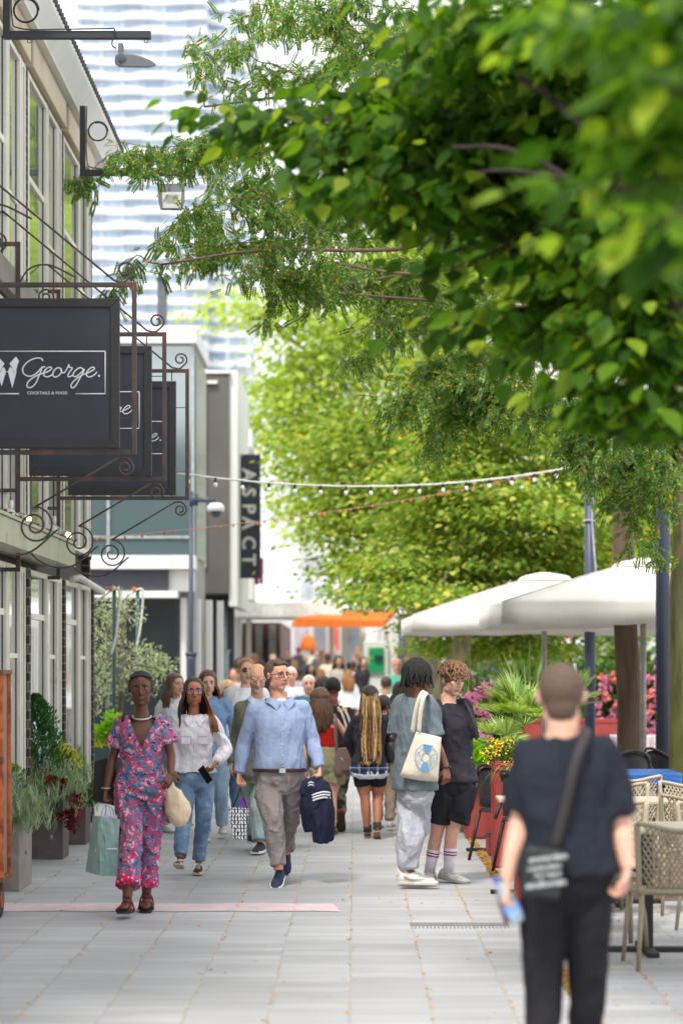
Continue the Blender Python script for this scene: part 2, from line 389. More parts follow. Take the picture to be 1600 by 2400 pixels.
    def face_parts(s, root, eye=S(60, 42, 32), brow=S(50, 36, 28), lip=None, brow_r=.0042, mouth=0., lids=True):
        h = s.h; q = s.hs; HM = s.HM
        lp = MB()
        for sx in (-1, 1):
            w = MB(); ir = MB(); br = MB()
            w.ell(h(sx*.031, .0745, .010), np.array([.0145, .0105, .0062])*q, 12, 8, HM)
            ir.ell(h(sx*.031, .0822, .010), np.array([.0062, .0045, .0066])*q, 10, 6, HM)
            br.tube([h(sx*.013, .089, .027), h(sx*.028, .088, .033), h(sx*.046, .077, .028)], np.array([1, 1.1, .5])*brow_r*q, 6)
            e = w.build('eye', M('eye_white', S(160, 152, 148), rough=.25, var=.02), root, True, local=True)  # white greyed so the colour itself carries the shade over the eyes
            ir.build('iris', M('iris_%d' % int(eye[0]*999), eye, rough=.15, var=.05), e, True, local=True)
            br.build('eyebrow', M('brow_%d' % int(brow[0]*999), brow, rough=.8), root, True, local=True)
        lp.tube([h(-.022, .0845, -.056), h(-.009, .0945, -.0515 + mouth*.3), h(.009, .0945, -.0515 + mouth*.3), h(.022, .0845, -.056)], np.array([.002, .0048, .0048, .002])*q, 8)
        lp.tube([h(-.020, .0845, -.058 - mouth*.3), h(0, .094, -.0625 - mouth), h(.020, .0845, -.058 - mouth*.3)], np.array([.002, .0056, .002])*q, 8)
        lc = lip or tuple(c*f for c, f in zip(SKIN[s.tone], (.78, .50, .52)))
        lp.build('lips', M('lip_%d' % int(lc[0]*9999), lc, rough=.4, var=.05), root, True, local=True)
    def glasses(s, root, col=S(25, 25, 30), r=.0017, w=.026, hgt=.021):
        h = s.h; mb = MB(); ln = MB()
        for sx in (-1, 1):
            pts = [h(sx*.033 + w*math.cos(t), .093 - .006*math.cos(t)*sx, .004 + hgt*math.sin(t)) for t in np.linspace(0, 2*math.pi, 19)]
            mb.tube(pts, r, 6, caps=False)
            mb.tube([h(sx*(.033 + w), .088, .010), h(sx*.082, .05, .012), h(sx*.084, -.01, .010)], r, 6)
            ln.add([h(sx*.033 + w*.96*math.cos(t), .0925, .004 + hgt*.96*math.sin(t)) for t in np.linspace(0, 2*math.pi, 17)[:-1]], [tuple(range(16))])
        mb.tube([h(-.009, .097, .008), h(.009, .097, .008)], r, 6)
        g = mb.build('glasses', M('rim_%d' % int(col[0]*999), col, rough=.3), root, True, local=True)
        ln.build('lens', M_GLASSL, g, local=True)
    def foot_dir(s, j):
        if 't'+j in s.J: d = s.J['t'+j] - s.J['a'+j]
        else: d = s.ax(0)[1].copy(); d[2] = -.22
        return d / np.linalg.norm(d)
    def foot(s, mb, j, r=.036):
        A = s.J['a'+j]; d = s.foot_dir(j); dn = s._flat(d); dz = s._up(d); k = s.s
        mb.tube([A, A - dz*.04*k - dn*.02*k], [.036*k, .034*k], 12)
        base = A - dz*.06*k
        mb.tube([base - dn*.055*k, base - dn*.02*k, base + dn*.06*k, base + dn*.12*k, base + dn*.165*k], np.array([.026, .033, .036, .036, .022])*k, 12, flat=.62, up=dz)
    def _flat(s, d): return s._fd(d)[0]
    def _up(s, d): return s._fd(d)[1]
    def _fd(s, d):
        # foot axis along sole and its normal; pitch taken from the toe target
        hz = np.array([d[0], d[1], 0]); nh = np.linalg.norm(hz); hz /= nh + 1e-9
        p = math.atan2(d[2] + .22, nh) if True else 0
        dn = hz*math.cos(p) + np.array([0, 0, math.sin(p)]); up = np.array([0, 0, math.cos(p)]) - hz*math.sin(p)
        return dn, up
    def shoe(s, root, j, mat, sole, high=.0, sole_t=.022, name='shoe', lace=None, chunk=1.0):
        A = s.J['a'+j]; d = s.foot_dir(j); dn, dz = s._fd(d); side = np.cross(dn, dz); k = s.s*(1 if s.sex == 'm' else .9)*chunk
        b = A - dz*.085*s.s
        prof = [(-.075, .027, .055, .0), (-.06, .036, .075+high, 0), (-.02, .038, .082+high, 0), (.015, .038, .074+high*.6, 0), (.06, .043, .056, .006), (.11, .047, .044, .008), (.16, .042, .034, .006), (.19, .026, .024, .003)]
        rings = []; srings = []
        for (y, w, hh, o) in prof:
            c = b + dn*y*k + side*0
            t = np.linspace(0, math.pi, 9); top = [c + side*w*k*math.cos(a) + dz*(sole_t*.6 + (hh - sole_t*.6)*k*math.sin(a)**.75) for a in t]
            rings.append(np.array(top + [c + side*(-w*.6)*k + dz*sole_t*.5, c + side*(w*.6)*k + dz*sole_t*.5]))
            w2 = w*1.10; srings.append(np.array([c + side*w2*k + dz*sole_t, c + side*w2*k, c - side*w2*k, c - side*w2*k + dz*sole_t]))
        u = MB().loft(rings); so = MB().loft(srings)
        sh = u.build(name, mat, root, True, local=True)
        so.build('sole', sole, sh, local=True, bevel=.004)
        if lace is not None:
            lm = MB()
            for q in range(5):
                y = .02 + q*.017; z = .074 - q*.0085
                lm.tube([b + dn*y*k + side*.022*k + dz*z*k, b + dn*(y+.008)*k + dz*(z+.008)*k, b + dn*(y+.012)*k - side*.022*k + dz*z*k], .0028, 5)
            lm.build('lace', lace, sh, True, local=True)
        return sh
    def bodymesh(s, root, legs=True, hands=True, curls=None, arms=(.050, .040, .041, .027), feet=False, bare=False):
        mb = MB(); f = 1 if s.sex == 'm' else .83
        s.torso(mb, 0., .10, 1.1)
        for j in 'lr':
            if 'e'+j in s.J:
                s.arm(mb, j, [q*f for q in arms])
                kw = (curls or {}).get(j, {}); s.hand(mb, j, **kw)
            if 'k'+j in s.J:
                s.leg(mb, j, ([.066, .066, .066, .050, .052, .034] if s.sex == 'm' else [.070, .068, .066, .050, .052, .032]) if not bare else [.085, .083, .072, .052, .054, .034]); mb.tube([s.J['H'+j], s.spine(.14)], [.062*s.s, .09*s.s], 12)
                if feet: s.foot(mb, j)
        s.head(mb)
        me = vox(mb, s.vx, 2)
        return link('body', me, skin(s.tone), root, local=True)
    def garment(s, name, mb, mat, root, vx=None, it=3, fold=.006, fs=7., seed=1, carve=None, fine=.3, hang=True):
        def fn(co, no):
            P = co * (1, 1, .55 if hang else 1)
            a = snoise(P, fs*.35, seed, 2); b = (1 - abs(snoise(P, fs*.8, seed+5, 2))*2.4)
            return co + no * (fold * (.7*a + 1.15*b - .35))[:, None] + no * (fold*fine*snoise(co, fs*3.2, seed+9, 2))[:, None]
        me = vox(mb, vx or s.vx*1.3, it, fn)
        if carve is not None:
            import bmesh
            bm = bmesh.new(); bm.from_mesh(me); dl = [v for v in bm.verts if carve(np.array(v.co))]
            bmesh.ops.delete(bm, geom=dl, context='VERTS'); bm.to_mesh(me); bm.free()
        return link(name, me, mat, root, local=True)
    def top(s, root, mat, name='shirt', off=.016, t0=-.05, t1=.985, sleeve=1.0, sr=(.066, .056, .052, .042), fit=1., flare=.03, collar=True, cut=None, **k):
        mb = MB(); s.torso(mb, off, t0, t1, fit, flare); f = 1 if s.sex == 'm' else .86
        for j in 'lr':
            if 'e'+j not in s.J: continue
            S0, E, Wr = s.J['s'+j], s.J['e'+j], s.J['w'+j]; q = s.s * f
            mb.ell(S0, sr[0]*q, 14, 9)
            if sleeve > .5:
                e2 = E + (Wr - E) * min(1, (sleeve - .5)*2)
                mb.tube([S0, S0*.5 + E*.5, E], np.array([sr[0], (sr[0]+sr[1])/2, sr[1]])*q, 16); mb.ell(E, sr[1]*q, 12, 8)
                mb.tube([E, E*.5 + e2*.5, e2], np.array([sr[1], sr[2], sr[3]])*q, 16)
            else:
                e2 = S0 + (E - S0) * sleeve*2; mb.tube([S0, S0*.5 + e2*.5, e2], np.array([sr[0], sr[1]*1.02, sr[2]])*q, 16)
        cv = None
        if cut: cv = lambda p: cut(p)
        return s.garment(name, mb, mat, root, carve=cv, **k)
    def pants(s, root, mat, name='trousers', rr=(.098, .094, .082, .068, .066, .058), end=.98, off=.012, t1=.2, **k):
        mb = MB(); s.torso(mb, off, -.16, t1); mb.ell(s.spine(-.12), (.10*s.s, .085*s.s, .05*s.s), 14, 9)
        for j in 'lr':
            if 'k'+j in s.J: s.leg(mb, j, rr, 0, end)
        return s.garment(name, mb, mat, root, **k)
    def haircap(s, root, mat, c=(0, -.024, .036), r=(.089, .100, .096), amp=.006, fs=40, extra=None, vx=None, name='hair', seed=3):
        mb = MB(); q = s.hs; mb.ell(s.h(*c), np.array(r)*q, 28, 18, s.HM)
        if extra: extra(mb)
        def fn(co, no): return co + no * (amp*snoise(co, fs/6.28, seed, 3) + amp*.5*snoise(co, fs/2, seed+1, 2))[:, None]
        return link(name, vox(mb, vx or s.vx, 2, fn), mat, root, local=True)
    def strands(s, root, mat, n=160, length=.40, spread=1.0, r=.0055, ang=(-115, 115), wave=.012, wf=14, part=None, name='hair_strand', fwd=0., close=0., seed=5, taper=.35, cap=.0, mat2=None, n2=0, zt=.10, out=.01):
        g = np.random.default_rng(seed); mb = MB(); up = np.array([0, 0, 1.])
        for i in range(n):
            a = R(g.uniform(*ang)); tz = g.uniform(.2, 1)
            # around head: angle 0 = back
            rx, ry = .082, .096
            top_ = s.h(.03*math.sin(a)*tz, -.02 - .03*math.cos(a)*tz, zt + .018)
            mid = s.h(rx*math.sin(a)*.97, -.02 - ry*math.cos(a)*.97, .055)
            low = s.h(rx*1.05*math.sin(a), -.02 - ry*1.05*math.cos(a), -.03)
            L = length * g.uniform(.82, 1.04)
            o = low - s.J['hd']; o[2] = 0; o /= np.linalg.norm(o) + 1e-9
            pts = [top_, mid, low]; p = low.copy(); ph = g.uniform(0, 6.28)
            k = max(4, int(L / .045))
            cen = s.J['nk']
            for q in range(k):
                t = (q + 1) / k; p = p + np.array([0, 0, -L / k])
                w = wave * math.sin(ph + t*wf*L); sd = np.array([-o[1], o[0], 0])
                # rest on the shoulders / back
                depth = spread * (out + .028*min(1, t*2.2)); pp = p + o*depth + sd*w + o*abs(w)*.4 - (p - cen)*np.array([1, 1, 0])*close*t
                pts.append(pp + g.normal(size=3)*.002)
            rad = np.full(len(pts), r); rad[-1] = r*taper; rad[-2] = r*.8
            mb.tube(pts, rad, 5, mi=1 if (mat2 is not None and g.random() < n2) else 0)
        return mb.build(name, [mat, mat2] if mat2 is not None else mat, root, True, local=True)
    def make(s, label, group=None, cat='person'):
        return empty('person', s.root, label, cat, group)
def band(pts, w, th, n, name, mat, root, up=None):
    """flat strap following points: n = rough surface normal"""
    mb = MB(); pts = np.asarray(pts, float); m = len(pts); t = np.gradient(pts, axis=0); t /= np.linalg.norm(t, axis=1)[:, None]
    n = np.asarray(n, float); rings = []
    for k in range(m):
        nn = n if n.ndim == 1 else n[k]; sd = np.cross(t[k], nn); sd /= np.linalg.norm(sd)
        nn = np.cross(sd, t[k]); rings.append(np.array([pts[k]+sd*w/2+nn*th/2, pts[k]+sd*w/2-nn*th/2, pts[k]-sd*w/2-nn*th/2, pts[k]-sd*w/2+nn*th/2]))
    return mb.loft(rings).build(name, mat, root, local=True)
# ================================================================== ground
def gz(Y): return np.interp(Y, [48, 85, 3000], [0, .62, .62])
def math_(nt, op, a, b=None, c=None):
    n = nt.nodes.new('ShaderNodeMath'); n.operation = op
    for i, v in enumerate((a, b, c)):
        if v is None: continue
        if isinstance(v, (int, float)): n.inputs[i].default_value = v
        else: nt.links.new(v, n.inputs[i])
    return n.outputs[0]
def mixc(nt, f, a, b):
    n = nt.nodes.new('ShaderNodeMix'); n.data_type = 'RGBA'
    for i, v in ((0, f), (6, a), (7, b)):
        if isinstance(v, tuple): n.inputs[i].default_value = (*v, 1)
        elif isinstance(v, (int, float)): n.inputs[i].default_value = v
        else: nt.links.new(v, n.inputs[i])
    return n.outputs[2]
def paver_mat():
    m, nt, p = node_mat('grey_pavers'); N, L = nt.nodes, nt.links
    tc = N.new('ShaderNodeTexCoord'); s = N.new('ShaderNodeSeparateXYZ'); L.new(tc.outputs['Object'], s.inputs[0])
    wob = N.new('ShaderNodeTexNoise'); wob.inputs['Scale'].default_value = 1.5; L.new(tc.outputs['Object'], wob.inputs[0])
    x = math_(nt, 'ADD', s.outputs[0], math_(nt, 'MULTIPLY', math_(nt, 'SUBTRACT', wob.outputs[0], .5), .016))
    u = math_(nt, 'DIVIDE', math_(nt, 'ADD', x, .024 + 400.8), .4008); col = math_(nt, 'FLOOR', u); fu = math_(nt, 'FRACT', u)
    w = N.new('ShaderNodeTexWhiteNoise'); w.noise_dimensions = '1D'; L.new(col, w.inputs['W'])
    v = math_(nt, 'ADD', math_(nt, 'DIVIDE', s.outputs[1], .20), math_(nt, 'MULTIPLY', w.outputs[0], 7.3)); row = math_(nt, 'FLOOR', v); fv = math_(nt, 'FRACT', v)
    w2 = N.new('ShaderNodeTexWhiteNoise'); w2.noise_dimensions = '2D'; cb = N.new('ShaderNodeCombineXYZ'); L.new(col, cb.inputs[0]); L.new(row, cb.inputs[1]); L.new(cb.outputs[0], w2.inputs['Vector'])
    mp = N.new('ShaderNodeMapping'); mp.inputs['Scale'].default_value = (.5, 42, 1); L.new(tc.outputs['Object'], mp.inputs[0])
    st = N.new('ShaderNodeTexNoise'); st.inputs['Scale'].default_value = 1.6; st.inputs['Detail'].default_value = 6; st.inputs['Roughness'].default_value = .7; L.new(mp.outputs[0], st.inputs[0])
    bl = N.new('ShaderNodeTexNoise'); bl.inputs['Scale'].default_value = .8; bl.inputs['Detail'].default_value = 4; L.new(tc.outputs['Object'], bl.inputs[0])
    fi = N.new('ShaderNodeTexNoise'); fi.inputs['Scale'].default_value = 60; fi.inputs['Detail'].default_value = 3; L.new(tc.outputs['Object'], fi.inputs[0])
    g = math_(nt, 'ADD', .78, math_(nt, 'MULTIPLY', w2.outputs[0], .17))
    g = math_(nt, 'ADD', g, math_(nt, 'MULTIPLY', math_(nt, 'SUBTRACT', st.outputs[0], .5), 1.15))
    g = math_(nt, 'ADD', g, math_(nt, 'MULTIPLY', math_(nt, 'SUBTRACT', bl.outputs[0], .5), .62))
    g = math_(nt, 'ADD', g, math_(nt, 'MULTIPLY', math_(nt, 'SUBTRACT', fi.outputs[0], .5), .25))
    base = N.new('ShaderNodeVectorMath'); base.operation = 'SCALE'; base.inputs[0].default_value = (.445, .442, .448); L.new(g, base.inputs['Scale'])
    dj = math_(nt, 'MINIMUM', fu, math_(nt, 'SUBTRACT', 1., fu)); dv = math_(nt, 'MINIMUM', fv, math_(nt, 'SUBTRACT', 1., fv))
    jm = math_(nt, 'LESS_THAN', dj, .0115); cm = math_(nt, 'LESS_THAN', dv, .022)
    gr = N.new('ShaderNodeTexNoise'); gr.inputs['Scale'].default_value = 22; gr.inputs['Detail'].default_value = 3; L.new(tc.outputs['Object'], gr.inputs[0])
    soil = ramp(nt, gr.outputs[0], [(0, S(118, 112, 106)), (.47, S(150, 145, 136)), (.62, S(176, 169, 154)), (.74, S(196, 166, 104))])
    # crossing joints show only here and there
    cw = math_(nt, 'MULTIPLY', cm, math_(nt, 'MULTIPLY', math_(nt, 'GREATER_THAN', w2.outputs[0], .35), .55))
    gv = N.new('ShaderNodeTexVoronoi'); gv.inputs['Scale'].default_value = 3.1; L.new(tc.outputs['Object'], gv.inputs[0]); gm = math_(nt, 'MULTIPLY', math_(nt, 'LESS_THAN', gv.outputs[0], .055), .45)
    sn = N.new('ShaderNodeTexNoise'); sn.inputs['Scale'].default_value = .45; sn.inputs['Detail'].default_value = 5; L.new(tc.outputs['Object'], sn.inputs[0])
    sm = ramp(nt, sn.outputs[0], [(.36, (.28, .28, .28)), (.55, (0, 0, 0))])
    base2 = mixc(nt, sm, mixc(nt, gm, base.outputs[0], (.16, .155, .15)), (.27, .265, .27))
    c1 = mixc(nt, cw, base2, (.10, .098, .095)); c2 = mixc(nt, jm, c1, soil)
    L.new(c2, p.inputs['Base Color']); p.inputs['Roughness'].default_value = .62; p.inputs['Specular IOR Level'].default_value = .45
    b = N.new('ShaderNodeBump'); b.inputs['Strength'].default_value = .5; b.inputs['Distance'].default_value = .006
    L.new(math_(nt, 'SUBTRACT', g, math_(nt, 'MULTIPLY', math_(nt, 'MAXIMUM', jm, cm), .7)), b.inputs['Height']); L.new(b.outputs[0], p.inputs['Normal'])
    return m
PAVE = paver_mat()
mb = MB(); ys = [-40, 48, 60, 72, 85, 3000]
mb.loft([[(-700, y, gz(y)), (700, y, gz(y))] for y in ys], caps=False)
V = np.array([(x, y, gz(y)) for y in ys for x in (-700, 700)]); mb = MB(); mb.add(V, np.array([[2*i, 2*i+1, 2*i+3, 2*i+2] for i in range(5)]))
tag(mb.build('pavement', PAVE), kind='structure')
mb = MB(); x0, x1 = -2.78, (800 - CX)/F*GY(2127); V = []
for i, t in enumerate(np.linspace(0, 1, 15)):
    x = x0 + (x1 - x0)*t; V += [(x, 16.70 + .03*math.sin(i*2.1), .004), (x + (.02 if i == 14 else 0) - (.08 if i == 14 else 0), 17.26 + .04*math.sin(i*1.3), .004)]
mb.add(V, np.array([[2*i, 2*i+2, 2*i+3, 2*i+1] for i in range(14)]))
tag(mb.build('floor_marking', M('faded_pink_paint', S(216, 188, 188), rough=.7, var=.10, vs=2, col2=S(186, 178, 180), c2s=11, c2t=.52, c2w=.16)), kind='structure')
mb = MB(); mb.box((960-CX)/F*GY(2166), (1190-CX)/F*GY(2166), GY(2170), GY(2164), .001, .005)
for i in range(26): x = (960-CX)/F*16 + i*.0252; mb.box(x, x+.008, GY(2176), GY(2170), .001, .004)
tag(mb.build('drain_slot', M('drain_dark', S(120, 118, 120))), kind='structure')
mb = MB(); mb.box(1.10, 1.175, 8, 60, .001, .0035); tag(mb.build('gutter', M('gutter_soil', S(96, 82, 62), col2=S(170, 124, 40), c2s=14, c2t=.52, bump=.5)), kind='structure')
mb = MB(); mb.box(1.9, 3.6, 17.5, 27, .001, .0045); tag(mb.build('tree_pit_soil', M('pit_soil', S(120, 104, 86), col2=S(190, 120, 50), c2s=8, c2t=.58, bump=.6, bs=12)), kind='structure')
LPV = np.array([(0, 0, 0), (.35, .3, .05), (.42, .6, .08), (0, 1, 0), (-.42, .6, .08), (-.35, .3, .05)]); LPF = np.array([[0, 1, 2, 3], [0, 3, 4, 5]])
def litter(name, P, size, mat, flat=.25):
    g = np.random.default_rng(len(P)); n = len(P); a = g.uniform(0, 6.28, n); fw = np.stack([np.cos(a), np.sin(a), g.normal(0, flat*.5, n)], 1); up = np.stack([g.normal(0, flat, n), g.normal(0, flat, n), np.ones(n)], 1)
    m = frames(fw, up)*(size*g.uniform(.6, 1.3, n))[:, None, None]; mb = MB(); mb.inst(LPV, LPF, m, P); return mb.build(name, mat)
g = np.random.default_rng(2); Pn = []
for _ in range(2400): Pn.append((1.137 + g.normal(0, .022), g.uniform(9, 34), .006 + g.random()*.010))
for k in range(-6, 5):
    for _ in range(90): Pn.append((-.024 + .4008*k + g.normal(0, .010), 11 + 18*g.random()**1.0, .004))
for _ in range(190): Pn.append((g.uniform(-2.6, 1.6), g.uniform(9.5, 32), .004))
for _ in range(1500): Pn.append((g.uniform(1.3, 4.2), g.uniform(12, 30), .008))
YL = leaf_mat('yellow_litter', [(0, S(200, 140, 40)), (.4, S(226, 172, 50)), (.7, S(176, 110, 50)), (1, S(214, 190, 90))], trans=.2)
tag(litter('fallen_leaves', np.array(Pn), .022, YL), kind='stuff')

# ================================================================== shop building on the left
FX = -2.87
FRAME = M('cream_frame', S(226, 222, 208), rough=.5, var=.06, vs=4, col2=S(178, 170, 148), c2s=2.2, c2t=.68)
SEAL = M('dark_seal', S(36, 36, 38), rough=.7)
def brick():
    m, nt, p = node_mat('dark_brick'); N, L = nt.nodes, nt.links; tc = N.new('ShaderNodeTexCoord'); mp = N.new('ShaderNodeMapping'); mp.inputs['Rotation'].default_value = (R(90), 0, R(90)); L.new(tc.outputs['Object'], mp.inputs[0])
    s = N.new('ShaderNodeSeparateXYZ'); L.new(tc.outputs['Object'], s.inputs[0]); cb = N.new('ShaderNodeCombineXYZ'); L.new(math_(nt, 'ADD', s.outputs[0], s.outputs[1]), cb.inputs[0]); L.new(s.outputs[2], cb.inputs[1])
    b = N.new('ShaderNodeTexBrick'); b.inputs['Scale'].default_value = 1; b.inputs['Brick Width'].default_value = .21; b.inputs['Row Height'].default_value = .082; b.inputs['Mortar Size'].default_value = .007
    b.inputs['Color1'].default_value = (*S(40, 36, 34), 1); b.inputs['Color2'].default_value = (*S(66, 56, 50), 1); b.inputs['Mortar'].default_value = (*S(128, 120, 110), 1); L.new(cb.outputs[0], b.inputs[0])
    L.new(b.outputs[0], p.inputs['Base Color']); p.inputs['Roughness'].default_value = .8
    bp = N.new('ShaderNodeBump'); bp.inputs['Strength'].default_value = .6; bp.inputs['Distance'].default_value = .008; L.new(b.outputs[1], bp.inputs['Height']); bp.invert = True; L.new(bp.outputs[0], p.inputs['Normal']); return m
BRICK = brick()
def pane_mat(name, tint, rough=.02, wave=.25):
    m, nt, p = node_mat(name); N, L = nt.nodes, nt.links
    p.inputs['Base Color'].default_value = (*tint, 1); p.inputs['Roughness'].default_value = rough; p.inputs['Specular IOR Level'].default_value = 1.0; p.inputs['IOR'].default_value = 2.2
    tc = N.new('ShaderNodeTexCoord'); mp = N.new('ShaderNodeMapping'); mp.inputs['Scale'].default_value = (6, 6, .35); L.new(tc.outputs['Object'], mp.inputs[0])
    n = N.new('ShaderNodeTexNoise'); n.inputs['Scale'].default_value = 2.2; n.inputs['Detail'].default_value = 2; L.new(mp.outputs[0], n.inputs[0])
    b = N.new('ShaderNodeBump'); b.inputs['Strength'].default_value = wave; b.inputs['Distance'].default_value = .006; L.new(n.outputs[0], b.inputs['Height']); L.new(b.outputs[0], p.inputs['Normal']); return m
PANE = pane_mat('window_glass', (.62, .64, .61), .02, .12); PANE.node_tree.nodes['Principled BSDF'].inputs['Metallic'].default_value = .72
bl = empty('shop_building', (FX - 3, 19, 0), 'low shop building with cream window frames, dark brick piers and a white eave', 'building')
BY0, BY1 = 8.2, 26.3
mb = MB(); mb.box(-10, FX - .10, BY0, BY1 - .005, 0, 7.2); mb.build('wall', M('building_core', S(60, 58, 56), rough=.8), bl)
mb = MB(); mb.box(-9.98, FX - .01, BY1 - .004, BY1 + .10, 0, 7.0); mb.build('end_wall', BRICK, bl)
bays = [BY1 - .14 - 2.58*k for k in range(7)]
for y in bays:
    mb = MB(); mb.box(FX - .095, FX + .045, y, y + .13, 0, 2.55); mb.box(FX - .095, FX + .022, y, y + .11, 4.96, 6.92); mb.box(FX - .095, FX + .018, y, y + .10, 2.85, 4.72); mb.build('brick_pier', BRICK, bl)
mb = MB(); mb.box(FX - .095, FX + .10, BY0, BY1 + .1, 4.72, 4.95); mb.build('window_ledge', M('ledge_metal', S(120, 112, 104), rough=.5, var=.2, vs=3), bl, bevel=.01)
mb = MB()
for y in bays[1:]: mb.box(FX - .095, FX + .07, y + .13, y + 2.54, 6.93, 7.2)
mb.build('roller_box', M('beige_panel', S(196, 178, 152), rough=.6, var=.08, vs=3, col2=S(160, 136, 108), c2s=1.5, c2t=.6), bl, bevel=.012)
mb = MB(); y0, y1 = BY0, 27.1
for (y_a, y_b) in [(BY0, 19.98), (20.0, 23.98), (24.0, 27.1)]:
    a = [(FX - .1, 7.205), (-2.735, 7.205), (-2.725, 7.225), (-2.605, 7.40), (-2.60, 7.44), (-2.66, 7.46), (FX - .1, 7.46)]
    mb.loft([[(x, y_a, z) for x, z in a], [(x, y_b, z) for x, z in a]])
mb.box(-9.9, FX - .1, BY0, 27.1, 7.21, 7.45)
rf = mb.build('roof', M('white_fascia', S(232, 230, 230), rough=.55, var=.03, vs=2, col2=S(214, 208, 202), c2s=1.5, c2t=.66), bl)
mb = MB(); pts = [(-2.60, y, 7.475 + .006*math.sin(y*9)) for y in np.linspace(BY0, 27.1, 90)]; mb.tube(pts, .008, 6)
for y in np.linspace(9, 27, 130): mb.box(-2.615, -2.575, y, y + .035, 7.43, 7.485)
mb.build('gutter_clip', M('dark_clip', S(64, 58, 50), rough=.7), rf)
SILL = M('sill_white', S(214, 212, 204), rough=.5)
for k, y in enumerate(bays[1:]):
    for (z0, z1, kind) in ((.12, 2.55, 'g'), (2.88, 4.70, 'm'), (4.97, 6.91, 'u')):
        yb = y + .13; ye = y + 2.58
        m = MB(); m.box(FX - .09, FX - .055, yb, ye, z0, z1); fr = m.build('window', SEAL, bl)
        bars = [(.01, .04, .032), (.08, .04, .010), (.14, .03, .022), (1.26, .04, .036), (1.34, .03, .012), (1.41, .04, .030), (1.50, .03, .018), (2.06, .04, .036), (2.13, .03, .012), (2.20, .04, .032), (2.36, .04, .036)]
        if kind == 'g' and k in (2, 4): bars += [(.25, .03, .03), (.34, .03, .02), (.44, .03, .03), (.54, .03, .02), (.64, .035, .03)]
        m = MB()
        for o, w, pr in bars:
            if pr > .02: m.box(FX - .0545, FX + pr*.12 - .012, yb + o - .009, yb + o - .001, z0, z1)
        m.build('gasket', SEAL, fr); m = MB()
        for o, w, pr in bars: m.box(FX - .055, FX + pr - .012, yb + o, yb + o + w, z0, z1)
        m.box(FX - .055, FX + .018, yb, ye, z1 - .05, z1 - .002); m.box(FX - .055, FX + .02, yb, ye, z0 + .001, z0 + .06)
        if kind != 'm':
            zt = z0 + (z1 - z0)*(.52 if kind == 'u' else .82); m.box(FX - .053, FX + .002, yb + .17, yb + 1.26, zt, zt + .055); m.box(FX - .053, FX + .002, yb + 1.53, yb + 2.06, zt - .35, zt - .31)
        m.build('frame', FRAME, fr, bevel=.004)
        for (a_, b_) in ((.17, 1.26), (1.53, 2.06)):
            m = MB(); m.box(FX - .054, FX - .014, yb + a_, yb + b_, z0 + .06, z1 - .05); m.build('pane', PANE, fr)
mb = MB(); mb.box(FX - .05, -2.62, BY0, 22.7, 2.62, 2.82); mb.box(FX - .05, -2.60, BY0, 22.72, 2.825, 2.85)
lg = mb.build('canopy_ledge', M('ledge_green', S(170, 172, 150), rough=.35, var=.12, vs=2, col2=S(120, 96, 72), c2s=4, c2t=.64), bl)
mb = MB()
for y in np.linspace(12, 22.4, 40): mb.box(-2.80, -2.605, y, y + .02, 2.852, 2.870 + .006*math.sin(y*7))
mb.build('rusty_edge', M('rust', S(120, 82, 58), rough=.9, var=.3), lg)
mb = MB(); mb.tube([(FX + .02, 24.2, 2.56), (FX + .12, 24.2, 2.58), (FX + .14, 26.2, 2.50), (FX + .02, 26.2, 2.5)], .035, 10); mb.build('roller_awning', SILL, bl, True)

# --- the hanging signs
IRON = M('rusty_iron', S(66, 58, 56), rough=.65, var=.25, vs=6, col2=S(112, 62, 44), c2s=7, c2t=.62)
WOODB = M('black_wood', S(40, 38, 42), rough=.55, var=.2, vs=6, aniso=(1, 1, 1), bump=.3, bs=12)
BOARD = M('navy_board', S(50, 53, 64), rough=.7, var=.10, vs=5)
LETR = M('sign_white', S(226, 226, 230), rough=.5, var=.05)
SP = F/17.1
def cpx(x, y): return np.array([-(CX - x/5.227)/SP, 0, CH + (CY - (800 + y/5.227))/SP])   # crop pixels -> sign plane
STROKES = [[(532,248),(522,222),(480,210),(420,220),(350,256),(302,306),(286,350),(298,398),(345,430),(400,428),(450,400),(492,358),(524,322),(562,318)],
 [(528,320),(508,375),(480,440),(448,515),(402,562),(360,572),(338,548),(356,500),(415,450),(480,415),(538,396),(590,378),(632,352),(638,328),(606,324),(566,350),(542,395),(552,430),(588,440),(632,424),(660,400)],
 [(748,336),(712,330),(672,362),(654,408),(668,438),(702,440),(744,408),(762,366),(750,336),(758,372),(792,392),(826,345),(852,292),(856,322),(892,332),(866,372),(838,420),(850,440),(880,430),(905,408)],
 [(1034,352),(992,328),(940,354),(904,402),(912,436),(946,432),(1000,388),(1040,350),(1010,412),(968,490),(926,558),(892,574),(876,548),(902,502),(958,452),(1024,412),(1062,398),(1118,374),(1162,346),(1156,324),(1120,330),(1080,368),(1064,412),(1084,438),(1122,438),(1166,412),(1194,380)]]
def scroll(cx, cz, r0, r1, a0, turns, n=40):
    t = np.linspace(0, 1, n); a = a0 + turns*2*math.pi*t; r = r0 + (r1 - r0)*t; return np.stack([cx + r*np.cos(a), np.zeros(n), cz + r*np.sin(a)], 1)
